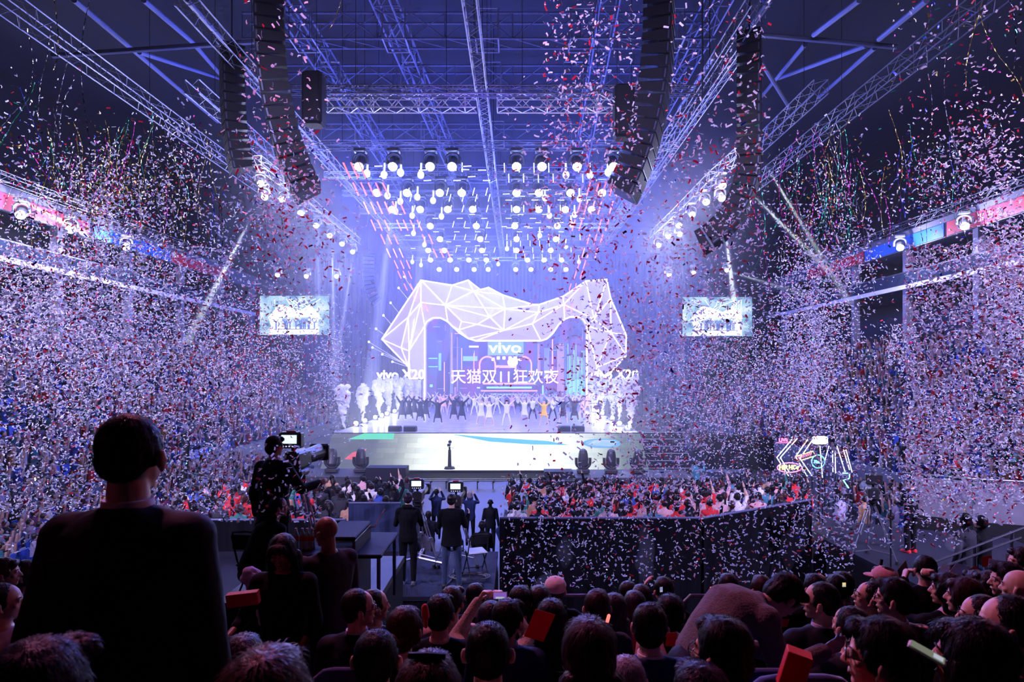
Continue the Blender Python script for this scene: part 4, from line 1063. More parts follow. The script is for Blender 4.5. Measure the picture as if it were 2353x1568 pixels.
def near_person(loc, rz, P, label, hair='short', hc='black', top='suit', kind='suit', bottom='suit', skin='light', vox=.008, hands=(0, 0), collar=None, glasses=False, face=True, fem=False, strands=2600, shoes='black', sleeves=1.0, extra=None, group=None, bulk=1.0, sl=.03, palm=None):
    """a figure with its body and every garment as a child"""
    t = empty('person', loc, rz, label, 'person', group); t.scale = (P.sc,) * 3
    b = MB(); b.loft(torso_rings(P, -.012)); arm_prims(b, P, -.004); leg_prims(b, P, -.008, 1.0); foot_prims(b, P, -.008); head_prims(b, P, True, fem, hair not in ('long', 'longback', 'bob'))
    for i, (S, e, w) in enumerate(P.arm):
        dr = (w - e).normalized(); sg = (-1, 1)[i]
        pn = P.rt * -sg if abs(dr.dot(P.rt)) < .8 else P.fw
        if palm and palm[i] is not None: pn = V(*palm[i])
        hand_prims(b, w, dr, pn, hands[i] or .35, sg if pn.dot(P.rt) * sg < 0 else sg)
    put('body', fuse_mesh(b, vox, 2, .4), SKIN[skin], t)
    # upper garment
    g = .022 if kind in ('suit', 'coat') else .012
    b = MB(); rr = torso_rings(P, g, bulk=bulk)
    if kind in ('suit', 'coat', 'dress'):
        lo = P.pelvis - V(0, 0, .13 if kind == 'suit' else (.45 if kind == 'dress' else .30)) if P.kind == 'stand' else P.pelvis - V(0, 0, .10)
        rr = [[lo + P.rt * (math.cos(2 * PI * i / 16) * (.185 + g)) + V(0, 1, 0) * (math.sin(2 * PI * i / 16) * (.145 + g)) for i in range(16)]] + rr[1:]
    b.loft(rr[:-1] + [[P.neck.lerp(p, 1.0) - P.up * .03 for p in rr[-1]]]); arm_prims(b, P, g * .8, sleeves)
    for S_ in (P.SL, P.SR): b.ell(S_.lerp(P.sho, .12), (.078 + g * .5, .074 + g * .5, .066 + g * .3)); b.cap(P.neck - P.up * .045, S_.lerp(P.sho, .2) + P.up * .012, .050 + g * .4, .046 + g * .4)
    if kind in ('suit', 'coat'):
        n = 14; b.tube([P.neck - P.up * .028 + P.rt * math.cos(a) * .068 + P.fw * (math.sin(a) * .066 - .004) - P.up * (.02 * math.sin(a)) for a in [2 * PI * i / n for i in range(n)]], .016, 6, closed=True)
    if kind == 'hood':
        b.cap(P.neck - P.fw * .07 - P.rt * .06, P.neck - P.fw * .07 + P.rt * .06, .045)
    me = fuse_mesh(b, max(vox, .011), 3, .5)
    displace(me, lambda c: noise.noise(c * 9) * .005 + noise.noise(c * 3.3) * .007)
    put({'suit': 'jacket', 'coat': 'coat', 'dress': 'dress', 'shirt': 'shirt', 'hood': 'hooded_top'}[kind], me, CL[top], t)
    if collar:
        b = MB(); n = 16
        ring = lambda r, z: [P.neck + P.up * z + P.rt * math.cos(2 * PI * i / n) * r + P.fw * (math.sin(2 * PI * i / n) * r - .002) for i in range(n)]
        b.loft([ring(.072, -.04), ring(.0665, .012), ring(.064, .016), ring(.060, -.01)]); put('shirt_collar', b.mesh('c'), CL[collar], t, True)
    if P.kind == 'stand' or P.leg:
        b = MB(); leg_prims(b, P, .014, .97); b.ell(P.pelvis, (.17, .125, .12)); put('trousers' if not fem else 'leggings', fuse_mesh(b, .014, 2), CL[bottom], t)
        for h, k, f in P.leg:
            b = MB(); b.cap(f + V(0, -.045, -.028), f + V(0, .135, -.038), .042, .032); b.box(f + V(0, .045, -.062), (.085, .25, .015)); put('shoe', fuse_mesh(b, .012, 1), M_SHOE if shoes == 'black' else CL[shoes], t)
    hb = MB()
    if hair_prims(hb, P, hair):
        me = fuse_mesh(hb, .007, 2, .4)
        displace(me, lambda c: noise.noise(V(c.x * 60, c.y * 60, c.z * 15)) * .003)
        ho = put('hair', me, hair_mat(hc), t)
        if strands:
            sm_ = tufts(me, P, strands, sl if hair not in ('long', 'longback', 'pony') else .06, hair, int(loc[0] * 100) & 255)
            if sm_: tag(put('hair_strands', sm_, mat('strands_' + hc, tuple(hair_mat(hc).node_tree.nodes['Principled BSDF'].inputs['Base Color'].default_value)[:3], .55, spec=.12), ho), kind='stuff')
    H, R = P.head, P.HR
    q = lambda *p: H + R @ V(*p)
    if face:
        for sg in (-1, 1):
            b = MB(); b.ell(q(sg * .031, .0745, .003), (.0125, .0105, .0085), R); e = b.build('eye', M_EYE, t, True)
            b = MB(); b.ell(q(sg * .031, .083, .003), (.005, .003, .005), R); b.build('iris', M_IRIS, e, True)
            b = MB(); b.tube([q(sg * .018, .086, .024), q(sg * .032, .084, .029), q(sg * .046, .074, .025)], .0032, 5); b.build('eyebrow', hair_mat('black'), t)
        b = MB(); b.cap(q(-.017, .0865, -.0595), q(.017, .0865, -.0595), .0035, .0035, 6); b.build('lips', mat('lips', (.42, .10, .10) if skin == 'light' else (.16, .03, .04), .4), t, True)
    if glasses:
        gl = empty('glasses'); gl.parent = t
        for sg in (-1, 1):
            b = MB(); b.tube([q(sg * (.034 + .024 * math.cos(a)), .094, .002 + .018 * math.sin(a)) for a in [2 * PI * i / 14 for i in range(14)]], .0022, 5, closed=True); b.build('rim', M_GLS, gl)
            b = MB(); b.tube([q(sg * .058, .093, .006), q(sg * .080, .04, .006), q(sg * .084, -.01, .004)], .002, 5); b.build('temple', M_GLS, gl)
        b = MB(); b.cyl(q(-.011, .097, .006), q(.011, .097, .006), .002, n=5); b.build('bridge', M_GLS, gl)
    if extra: extra(t, P, q)
    return t

# ---- small figures: one continuous skin with a colour per region
def far_mesh(P, key_cols, hair='short', dress=None, vox=.022, sleeves=1.0, fem=False, detail=False, armg=.01, top_g=.015):
    prims = []   # (material slot, a, b, ra, rb)
    b = MB()
    slots = dict(skin=0, hair=1, top=2, bottom=3, shoe=4)
    b.loft(torso_rings(P, top_g)); head_prims(b, P, detail, fem); arm_prims(b, P, armg, sleeves); leg_prims(b, P, .005); foot_prims(b, P, .004)
    if sleeves < 1: arm_prims(b, P, 0)
    hb = MB(); hair_prims(b, P, hair)
    if dress:
        lo = P.pelvis - V(0, 0, dress); n = 16
        b.loft([[lo + V(math.cos(2 * PI * i / n) * .27, math.sin(2 * PI * i / n) * .2, 0) for i in range(n)], [P.pelvis + V(math.cos(2 * PI * i / n) * .19, math.sin(2 * PI * i / n) * .14, 0) for i in range(n)], [P.waist + V(math.cos(2 * PI * i / n) * .15, math.sin(2 * PI * i / n) * .11, 0) for i in range(n)]])
    for i, (S, e, w) in enumerate(P.arm):
        d = (w - e).normalized(); b.cap(w, w + d * .09, .032, .024); b.cap(w + d * .07, w + d * .15, .022, .016)
    me = fuse_mesh(b, vox, 1, .4)
    n = len(me.polygons); c = np.empty(n * 3); me.polygons.foreach_get('center', c); c = c.reshape(-1, 3)
    def seg(a, bb, ra, rb):
        a = np.array(a); bb = np.array(bb); d = bb - a; t = np.clip(((c - a) @ d) / max(1e-9, d @ d), 0, 1)
        return np.linalg.norm(c - (a + t[:, None] * d), axis=1) - (ra + (rb - ra) * t)
    D = [seg(P.head - P.HR @ V(0, 0, .06), P.neck, .052, .055)]
    lab = [0]
    q = lambda *p: P.head + P.HR @ V(*p)
    D.append(seg(q(0, .04, .01), q(0, .03, -.05), .06, .05)); lab.append(0)
    if hair not in ('bald',):
        D.append(seg(q(0, -.04, .06), q(0, -.06, -.01), .07, .07)); lab.append(1)
        D.append(seg(q(0, .03, .085), q(0, -.03, .085), .03, .04)); lab.append(1)
        for sg in (-1, 1): D.append(seg(q(sg * .06, -.02, .03), q(sg * .06, -.04, .0), .02, .02)); lab.append(1)
        if hair in ('long', 'longback', 'pony'): D.append(seg(q(0, -.08, -.05), P.sho - P.fw * .13 - P.up * .25, .07, .04)); lab.append(1)
    for (S, e, w) in P.arm:
        D.append(seg(S, e, .06, .05)); lab.append(2)
        D.append(seg(e, w, .05, .035)); lab.append(2 if sleeves >= 1 else 0)
        d = (w - e).normalized(); D.append(seg(w + d * .04, w + d * .16, .03, .02)); lab.append(0)
    for a, bb, r in ((P.sho, P.chest, .13), (P.chest, P.waist, .13), (P.waist, P.pelvis, .13 if dress else .12)): D.append(seg(a, bb, r, r)); lab.append(2)
    for sg in (-1, 1): D.append(seg(P.sho, P.sho + P.rt * sg * .15, .07, .07)); lab.append(2)
    if dress: D.append(seg(P.pelvis, P.pelvis - V(0, 0, dress), .17, .26)); lab.append(2)
    for h, k, f in P.leg:
        D.append(seg(h, k, .08, .06)); lab.append(3); D.append(seg(k, f + V(0, 0, .02), .05, .035)); lab.append(3)
        D.append(seg(f + V(0, 0, -.03), f + V(0, .14, -.04), .035, .03)); lab.append(4)
    D = np.array(D); k = np.array(lab)[np.argmin(D, axis=0)]
    me.polygons.foreach_set('material_index', k.astype(np.int32))
    for m in key_cols: me.materials.append(m)
    me.shade_smooth()
    return me
FAR = {}
def far_person(key, loc, rz, label, group=None, name='person', sc=1.0, maker=None, cat='person'):
    if key not in FAR: FAR[key] = maker()
    o = bpy.data.objects.new(name, FAR[key]); COL.objects.link(o); o.location = loc; o.rotation_euler = (0, 0, rz); o.scale = (sc,) * 3
    return tag(o, label, cat, group)
def cols(top, bottom='black', hc='black', skin='light', shoe=None): return [SKIN[skin], hair_mat(hc), CL[top], CL[bottom], CL[shoe] if shoe else M_SHOE]

# ------------------------------------------------------------------ dancers and singers on the stage (they face the camera)
def dancer(px, pyfeet, d, outfit, armup, label, rz=PI, sc=1.0, group=None):
    P = Pose('stand', arms=armup, wide=.30 if outfit != 'back' else .18)
    for i in (0, 1):
        h, k, f = P.leg[i]; P.leg[i] = (h, (h + f) * .5 + V((-1, 1)[i] * .03, .02, 0), f)
    key = ('d', outfit, str(armup))
    mk = {'gown': lambda: far_mesh(P, cols('black_gown', 'black', shoe='white'), 'short', dress=.52, vox=.024, armg=.035),
          'white': lambda: far_mesh(P, cols('white', 'white', shoe='white'), 'short', vox=.022),
          'whitedress': lambda: far_mesh(P, [SKIN['light'], hair_mat('dark'), CL['white'], SKIN['light'], CL['white']], 'long', dress=.36, vox=.022, sleeves=.2, fem=True),
          'yellow': lambda: far_mesh(P, [SKIN['light'], hair_mat('dark'), CL['yellow'], SKIN['light'], CL['cream']], 'long', dress=.24, vox=.022, sleeves=.3, fem=True),
          'whiteblack': lambda: far_mesh(P, cols('white', 'black', shoe='white'), 'short', vox=.022, sleeves=.5),
          'pink': lambda: far_mesh(P, [SKIN['light'], hair_mat('dark'), CL['pink'], SKIN['light'], CL['white']], 'pony', dress=.2, vox=.022, sleeves=.3, fem=True),
          'lav': lambda: far_mesh(P, cols('lav', 'grey', shoe='white'), 'short', vox=.024),
          'blackdress': lambda: far_mesh(P, [SKIN['light'], hair_mat('red'), CL['black_gown'], SKIN['light'], CL['white']], 'long', dress=.45, vox=.022, fem=True)}[outfit]
    x = W(px, 0, d).x
    return far_person(key, (x, d, SZ), rz, label, group, 'dancer', sc, mk, 'dancer')
CL['black_gown'] = cloth('black_gown', (.012, .012, .03))
U1 = [[(.20, .02, .17), (.38, .05, .36)]] * 2; U2 = [[(.14, .04, .22), (.26, .08, .44)]] * 2; U3 = [[(.24, 0, .05), (.48, .0, .20)], [(.16, .05, .2), (.30, .05, .42)]]; U4 = [[(.20, .0, .14), (.44, .0, .26)]] * 2
dd = lambda py: (CAMZ - SZ) * FPX / (py - 855)
for n, (px, py, o, a, lb) in enumerate([
    (924, 966, 'gown', U2, 'dancer in long black gown, arms up, first of the left-hand gown group'), (940, 965, 'gown', U2, 'dancer in long black gown, arms up, second of the left-hand gown group'),
    (978, 964, 'gown', U1, 'dancer in black gown half hidden behind the squatting gowned one'), (966, 970, 'gown', U1, 'short gowned dancer with legs apart in the left gown group'),
    (1006, 974, 'gown', U4, 'dancer in black gown standing alone, front left of the stage, arms wide'), (1043, 965, 'gown', U2, 'left one of two black gowned dancers standing together, arms high'),
    (1061, 968, 'gown', U1, 'right one of two black gowned dancers standing together'), (952, 960, 'gown', U3, 'gowned dancer at the back of the left gown group'),
    (1106, 975, 'whitedress', U2, 'woman in white dress with long hair, left of the pair in white'), (1124, 979, 'whitedress', U1, 'woman in white dress, right of the pair in white'),
    (1164, 978, 'white', U1, 'lead performer in an all white suit, arms spread in a V'), (1205, 972, 'whitedress', U2, 'woman in white dress between the white suit and the yellow dress'),
    (1224, 966, 'whiteblack', U2, 'performer in white top and black trousers beside the yellow dress'), (1250, 978, 'yellow', U1, 'performer in a bright yellow dress with arms up'),
    (1270, 966, 'whiteblack', U1, 'performer in white top behind the yellow dress'), (1294, 972, 'blackdress', U4, 'woman with reddish hair in black dress, right of the yellow dress'),
    (1320, 968, 'gown', U3, 'dancer in black gown reaching sideways, right side of the stage'), (1338, 964, 'pink', U2, 'woman in pale pink dress farthest right among the front dancers')]):
    dancer(px, py, dd(py), o, a, lb, sc=.98)
rng = random.Random(5)
for n, (px, py) in enumerate([(995, 950), (1012, 948), (1020, 953), (1036, 948), (1068, 947), (1078, 950), (1090, 955), (1102, 948), (1117, 950), (1132, 947), (1142, 952), (1155, 950), (1176, 952), (1190, 948), (1202, 951), (1215, 948), (1232, 950), (1243, 947), (1262, 950), (1280, 948), (1290, 951), (1305, 949), (1318, 950), (1333, 952), (1350, 952)]):
    dancer(px, py, dd(py), rng.choice(['white', 'lav', 'whiteblack', 'whiteblack', 'lav', 'pink']), rng.choice([U1, U2, U4]), 'dancer in pale top with raised arms in the back row of the stage', sc=.97, group='pale clad dancers in the back row')
# ------------------------------------------------------------------ seats and people on the arena floor
def floor_seat_proto():
    t = empty('arena_seat', (0, 0, 0), 0, 'black folding seat on the arena floor', 'seat', 'black seats on the arena floor')
    b = MB(); b.rbox((0, 0, .45), (.46, .44, .05), .015); b.build('seat', M_BLACK, t)
    b = MB(); b.rbox((0, -.24, .70), (.46, .04, .36), .015); b.build('backrest', M_BLACK, t)
    return t
OUT = [('red', 26), ('white', 12), ('black', 14), ('charcoal', 10), ('blue', 6), ('pink', 6), ('teal', 4), ('suit', 12), ('tan', 3), ('green', 3)]
def pick(r):
    k = r.random() * sum(w for _, w in OUT)
    for c, w in OUT:
        k -= w
        if k <= 0: return c
    return 'black'
def sit_maker(c, hair, hc, a, hy):
    return lambda: far_mesh(Pose('sit', hy=hy, arms=a), cols(c, 'black', hc), hair, vox=.019, sleeves=1.0 if c not in ('red', 'white') else .35)
ARMS = [['lap', 'lap'], ['lap', 'lap'], ['phone', 'lap'], ['film', 'film'], ['lap', 'high']]
r = random.Random(9)
CN = dict(red='red', white='white', black='black', charcoal='dark grey', blue='blue', pink='pale pink', teal='teal', suit='dark', tan='tan', green='green')
seatp = floor_seat_proto(); sfirst = True
# the two blocks stand on low risers that step up towards the camera
def riser_z(d): return 1.52 - .085 * (d - 14.7)
def wall_y(x): return 14.0 if x < 4.2 else 14.0 + (x - 4.2) * .57
for side, (x0a, x1a, x0b, x1b) in (('left', (-8.4, -3.5, -11.2, -3.9)), ('right', (.0, 7.4, -.2, 10.4))):
    for k in range(9):
        d = 14.85 + .95 * k; u = k / 8; xa = x0a + (x0b - x0a) * u; xb = x1a + (x1b - x1a) * u
        lo = max(d - .55, 14.12)
        if side == 'right':
            while wall_y(xb) + .25 > lo and xb > 4.2: xb -= .1
        b = MB(); b.bbox((xa - .3, lo, 0), (xb + .3, d + .40, riser_z(d))); struct(b.build('floor_riser_' + side, M_CONC))
        n = int((xb - xa) / .55)
        for i in range(n + 1):
            x = xa + i * .55 + r.uniform(-.04, .04)
            if r.random() < .14: continue
            c = pick(r); hair = r.choice(['short', 'short', 'long', 'bob', 'pony', 'crop']); hc = r.choice(['black', 'black', 'dark', 'brown']); am = r.choice([0, 0, 0, 1, 2, 2, 3, 4]) if k > 0 else 0; hy = r.choice([0, .3, -.4])
            key = (c, hair, am)
            if key not in FAR and len(FAR) > 80: key = r.choice([q for q in FAR if isinstance(q, tuple) and q[0] == c and len(q) == 3] or [key])
            o = far_person(key, (x, d + r.uniform(-.06, .03), riser_z(d)), r.uniform(-.15, .15), 'seated spectator in %s clothes among the %s block of floor seats' % (CN[key[0]], side), 'spectators in %s in the %s floor block' % (CN[key[0]], side), sc=r.uniform(.94, 1.03), maker=sit_maker(c, hair, hc, ARMS[am], hy))
            if k < 2:
                if sfirst: seatp.location = (x, d - .12, riser_z(d)); sfirst = False
                else: copy_tree(seatp, (x, d - .12, riser_z(d)))

# ------------------------------------------------------------------ black drape wall and camera platforms
def wallbox(p, q, z0, z1, name, lab, m=M_BDRAPE, cat='partition', th=.06):
    p = V(p[0], p[1], 0); q = V(q[0], q[1], 0); L = (q - p).length; a = math.atan2(q.y - p.y, q.x - p.x)
    t = empty(name, ((p + q) / 2).to_tuple()[:2] + (z0,), a, lab, cat)
    b = MB(); n = int(L / .12); V_ = []
    for i in range(n + 1):
        x = -L / 2 + L * i / n; V_.append((x, .018 * math.sin(i * 1.7) + .012 * math.sin(i * .6)))
    k = n + 1
    vv = [(x, y - th / 2, 0) for x, y in V_] + [(x, y - th / 2, z1 - z0) for x, y in V_] + [(x, y + th / 2, 0) for x, y in V_] + [(x, y + th / 2, z1 - z0) for x, y in V_]
    F = []
    for i in range(n): F += [(i, i + 1, k + i + 1, k + i), (2 * k + i, 3 * k + i, 3 * k + i + 1, 2 * k + i + 1), (k + i, k + i + 1, 3 * k + i + 1, 3 * k + i)]
    b.add(vv, F); b.build('cloth', m, t)
    b = MB(); b.cyl((-L / 2, 0, z1 - z0 + .02), (L / 2, 0, z1 - z0 + .02), .03, n=6); b.build('top_rail', M_DSTEEL, t)
    return t
wallbox((-.42, 14.0), (4.2, 14.0), 0, 2.62, 'drape_wall', 'black draped partition in the centre, between platform and floor seats')
wallbox((4.25, 14.0), (7.7, 16.0), 0, 2.62, 'drape_wall', 'black draped partition turning towards the right camera platform')
M_PLAT = mat('platform_carpet', (.014, .014, .026), .75, spec=.15, scale=40, bump=.3)
t = empty('camera_platform', (-3.7, 12.5, 0), 0, 'central camera platform with dark carpet and black skirt', 'platform')
b = MB(); b.bbox((-3.3, -1.4, 1.82), (3.25, 1.4, 1.9)); b.build('deck', M_PLAT, t)
b = MB(); b.bbox((-3.28, -1.38, 0), (3.23, -1.33, 1.82)); b.bbox((3.18, -1.38, 0), (3.23, 1.38, 1.82)); b.build('skirt', M_BDRAPE, t)
wallbox((-8.6, 14.0), (-3.95, 14.0), 0, 2.58, 'drape_wall', 'black draped partition behind the raised left platform')
wallbox((-3.9, 14.05), (-2.7, 14.05), 0, 2.95, 'drape_wall', 'blue-black cloth hung behind the left edge of the central platform', mat('navy_drape', (.02, .035, .10), .9, bump=.6, scale=4, stretch=(4, 4, .05)))
t = empty('camera_platform', (0, 0, 0), 0, 'camera platform at the right with dark carpet and black front', 'platform')
pl = [(7.75, 15.3), (8.0, 11.2), (12.2, 9.6), (12.5, 15.5), (9.0, 17.4)]
b = MB(); b.prism([(x, y, 1.68) for x, y in pl], (0, 0, .08)); b.build('deck', M_PLAT, t)
b = MB(); b.prism([(x * .998 + .02, y * .999 + .02, 0) for x, y in pl], (0, 0, 1.68)); b.build('skirt', M_BLACK, t)
t = empty('camera_platform', (-2.45, 7.3, 0), 0, 'raised greenish platform on the left holding the big broadcast camera', 'platform')
b = MB(); b.bbox((-.95, -.45, 3.32), (.85, 1.3, 3.4)); b.build('deck', mat('platform_ply', (.10, .095, .08), .6, scale=5), t)
b = MB(); b.bbox((-.93, -.43, 0), (.83, 1.28, 3.32)); b.build('skirt', M_BLACK, t)
# pale barrier at the far right
t = empty('barrier', (0, 0, 0), 0, 'pale glossy barrier panel before the lower right seating', 'barrier')
pa, pb, pc = (11.4, 17.9), (12.6, 16.9), (16.0, 15.6)
M_PALE = mat('pale_panel', (.17, .16, .21), .35, scale=2)
for (p, q) in ((pa, pb), (pb, pc)):
    b = MB(); L = math.dist(p, q); a = math.atan2(q[1] - p[1], q[0] - p[0]); b.box(((p[0] + q[0]) / 2, (p[1] + q[1]) / 2, 2.4), (L, .08, 1.1), a); b.build('panel', M_PALE, t)
    b = MB(); b.box(((p[0] + q[0]) / 2, (p[1] + q[1]) / 2, 1.0), (L, .06, 1.7), a); b.build('plinth', M_BLACK, t)
b = MB(); b.tube([(pa[0], pa[1], 3.03), (pb[0], pb[1], 3.03), (pc[0], pc[1], 3.03)], .03, 6); b.build('handrail', M_RAIL, t)

# ------------------------------------------------------------------ folding chairs
def folding_chair(loc, rz, label, pale=False):
    t = empty('folding_chair', loc, rz, label, 'chair')
    M_T = mat('chair_tube', (.05, .05, .06), .3, .6)
    b = MB(); b.rbox((0, .02, .45), (.40, .38, .035), .015); b.build('seat', mat('seat_pale', (.55, .56, .66), .35) if pale else M_BLACK, t)
    for s in (-1, 1):
        b = MB(); b.tube([(s * .20, .24, 0), (s * .20, -.12, .48), (s * .19, -.24, .80)], .012, 6); b.build('leg', M_T, t)
        b = MB(); b.tube([(s * .18, -.24, 0), (s * .18, .16, .44)], .012, 6); b.build('leg', M_T, t)
    b = MB(); b.tube([(-.19, -.23, .78), (-.17, -.25, .84), (0, -.27, .86), (.17, -.25, .84), (.19, -.23, .78)], .012, 6); b.build('top_bar', M_T, t)
    b = MB(); b.rbox((0, -.235, .73), (.36, .03, .16), .01); b.build('backrest', M_BLACK, t)
    b = MB(); b.cyl((-.2, .20, .06), (.2, .20, .06), .009, n=5); b.cyl((-.18, -.2, .06), (.18, -.2, .06), .009, n=5); b.build('stretcher', M_T, t)
    return t
folding_chair((-.85, 12.4, 1.9), .35, 'folding chair with pale seat on the central platform beside the cameraman', True)
folding_chair((-2.85, 11.9, 1.9), -.5, 'black folding chair at the left end of the central platform')
folding_chair((-2.92, 6.9, 3.4), -.15, 'black folding chair on the raised left platform')
folding_chair((-1.9, 19.0, 0), .1, 'black folding chair standing behind the photographers on the floor')

# ------------------------------------------------------------------ broadcast cameras
M_CAM = mat('camera_black', (.02, .02, .024), .38, bump=.2, scale=60)
M_SCR = mat('viewfinder_glow', (.2, .3, .3), emit=(.75, .92, .95), strength=1.2, var=0)
def camera_on_tripod(loc, rz, label, s=1.0, h=1.35, pedestal=False, screen=True, dolly=False):
    t = empty('broadcast_camera', loc, rz, label, 'camera'); z = h
    b = MB(); b.rbox((0, .05, z + .17), (.20 * s, .46 * s, .24 * s), .03); b.rbox((0, -.12, z + .2), (.16 * s, .14, .2 * s), .02); b.build('body', M_CAM, t)
    b = MB(); b.cyl((0, .28 * s, z + .17), (0, .78 * s, z + .17), .10 * s, .12 * s, 14); b.rbox((0, .80 * s, z + .17), (.28 * s, .08, .24 * s), .02); l = b.build('lens', M_CAM, t)
    b = MB(); b.cyl((0, .845 * s, z + .17), (0, .86 * s, z + .17), .09 * s, n=14); b.build('front_glass', M_GLASS, l)
    vf = MB(); vf.rbox((0, -.16 * s, z + .46 * s), (.30 * s, .14 * s, .21 * s), .02); vf.cyl((0, -.1, z + .28), (0, -.1, z + .4), .025); v = vf.build('viewfinder', M_CAM, t)
    if screen:
        b = MB(); b.bbox((-.10 * s, -.236 * s, z + .42 * s), (.10 * s, -.23 * s, z + .53 * s)); b.build('viewfinder_screen', M_SCR, v)
        b = MB()
        for i in range(5): b.bbox((-.09 * s + i * .042 * s, -.236 * s, z + .375 * s), (-.07 * s + i * .042 * s, -.23 * s, z + .39 * s))
        b.build('button_row', mat('button_glow', (.5, .5, .6), emit=(.7, .7, 1), strength=.8, var=0), v)
        b = MB(); b.rbox((0, -.16 * s, z + .575 * s), (.12 * s, .06, .02), .006); b.build('tally_hood', mat('tally_red', (.5, .05, .05), .5), v)
    b = MB(); b.rbox((0, .08, z), (.18 * s, .3 * s, .09 * s), .02); b.cyl((0, .08, z - .14), (0, .08, z - .03), .08 * s, .09 * s); b.build('pan_head', M_CAM, t)
    for sg in (-1, 1):
        b = MB(); b.tube([(sg * .08, 0, z - .02), (sg * .16, -.4, z - .10), (sg * .17, -.55, z - .10)], .012, 6); b.build('pan_handle', M_CAM, t)
    if pedestal:
        b = MB(); b.cyl((0, .08, .1), (0, .08, z - .14), .11, .08, 14); b.build('pedestal_column', M_CAM, t)
        b = MB(); b.cyl((0, .08, .05), (0, .08, .18), .32, .26, 18); b.build('pedestal_base', M_CAM, t)
    else:
        for k in range(3):
            a = PI / 2 + k * 2 * PI / 3; e = V(math.cos(a) * .52, math.sin(a) * .52 + .08, .05); m0 = V(math.cos(a) * .07, math.sin(a) * .07 + .08, z - .14); md = m0.lerp(e, .52)
            sd = V(-math.sin(a), math.cos(a), 0) * .035
            b = MB()
            for q in (-1, 1): b.cyl(m0 + sd * q, md + sd * q, .014, n=6)
            b.cyl(md, e, .013, n=6); b.box(md, (.10, .05, .05), a + PI / 2); lg = b.build('tripod_leg', mat('tripod_tube', (.32, .32, .40), .3, .8), t)
            b = MB(); b.cyl(e - V(0, 0, .05), e + V(0, 0, .02), .045, .03, 8); b.build('rubber_foot', M_BLACK, lg)
        b = MB()
        for k in range(3):
            a = PI / 2 + k * 2 * PI / 3; b.cyl((0, .08, .22), (math.cos(a) * .43, math.sin(a) * .43 + .08, .2), .012, n=5)
        b.build('spreader', M_RAIL, t)
        if dolly:
            for k in range(3):
                a = PI / 2 + k * 2 * PI / 3; b = MB(); e = V(math.cos(a) * .7, math.sin(a) * .7 + .08, .12); b.cyl((0, .08, .14), e, .025, n=6); w = b.build('dolly_arm', M_RAIL, t)
                b = MB(); b.cyl(e + V(-.03, 0, -.06), e + V(.03, 0, -.06), .06, n=12); b.build('wheel', M_BLACK, w)
    return t
c1 = W(952, 1100, 12.6); camera_on_tripod((c1.x + .03, 12.9, 1.9), 0, 'studio camera on wheeled tripod before the left cameraman on the central platform', 1.0, 1.30, dolly=True)
c2 = W(1048, 1110, 12.6); camera_on_tripod((c2.x - .02, 12.9, 1.9), 0, 'studio camera on tripod before the right cameraman on the central platform', 1.05, 1.22)
camera_on_tripod((W(688, 0, 7.8).x, 7.7, 3.4), -.06, 'big broadcast camera with lit viewfinder on the raised left platform', .95, 1.32)
camera_on_tripod((W(2010, 0, 13.6).x, 13.7, 1.76), -.35, 'broadcast camera on silver tripod on the right platform', 1.1, 1.35, screen=False)
camera_on_tripod((-3.8, 34.0, .55), PI, 'small remote camera standing on the rail track before the apron', .62, 1.25, pedestal=True, screen=False)
camera_on_tripod((W(1662, 0, 38).x, 38, 2.0), -.2, 'distant camera on white tripod on a riser at the right edge of the floor', 1.1, 1.5, screen=False)
b = MB(); b.rbox((W(1680, 0, 38.5).x, 38.5, 1.0), (4.2, 3.0, 2.0), .04); tag(b.build('riser', M_BDRAPE), 'dark draped riser carrying the distant camera on the right', 'riser')
# jib arm at the left
t = empty('camera_jib', W(430, 1000, 21), 0, 'long slim camera crane arm reaching over the left crowd', 'camera crane')
a = W(430, 1000, 21); c = W(492, 908, 24)
b = MB(); b.cyl((0, 0, 0), c - a, .10, .06, 8); b.build('arm', M_BLACK, t)
b = MB(); b.rbox(c - a + V(.15, 0, -.1), (.35, .4, .35), .05); b.build('remote_head', M_CAM, t)
b = MB(); b.cyl((0, 0, 0), (-.3, 0, -a.z), .12, n=8); b.build('stand', M_BLACK, t)

# ------------------------------------------------------------------ people standing in the middle distance
def stand_far(px, py_head, d, z, c, bt, hair, hc, arms, label, rz=0, sc=1.0, **k):
    x = W(px, 0, d).x
    P = Pose('stand', arms=arms, **{q: k[q] for q in ('hy', 'hp', 'lean') if q in k})
    vs = k.get('vox', .014)
    return far_person(('s', px, d), (x, d, z), rz, label, None, 'person', sc, lambda: far_mesh(P, cols(c, bt, hc), hair, vox=vs, sleeves=k.get('sleeves', 1), detail=True))
# the two cameramen are close enough for garments of their own
near_person((W(938, 0, 11.75).x, 11.75, 1.9), 0, Pose('stand', arms=['bent', 'bent'], hy=.1), 'cameraman in dark hooded jacket and white-soled shoes, left on the central platform', 'short', 'violet', 'black', 'hood', 'black', vox=.012, strands=0, shoes='grey', sleeves=1, sl=.02)
near_person((W(1038, 0, 11.6).x, 11.6, 1.9), 0, Pose('stand', arms=['bent', [(.08, .05, -.25), (.12, .22, -.10)]], hy=-.1, wide=.14), 'cameraman in black jacket and blue jeans, right on the central platform', 'short', 'black', 'black', 'suit', 'jeans', vox=.012, strands=0)
stand_far(985, 1160, 17.0, .35, 'suit', 'black', 'short', 'black', ['bent', 'bent'], 'man in dark clothes standing on the floor between the two cameramen')
stand_far(1003, 1120, 21.5, .1, 'navy', 'black', 'short', 'black', ['film', 'film'], 'photographer crouched close to the rail track, seen past the left camera')
stand_far(876, 1105, 22.5, 0, 'navy', 'black', 'crop', 'black', ['film', 'film'], 'photographer with raised camera at the left end of the rail track')
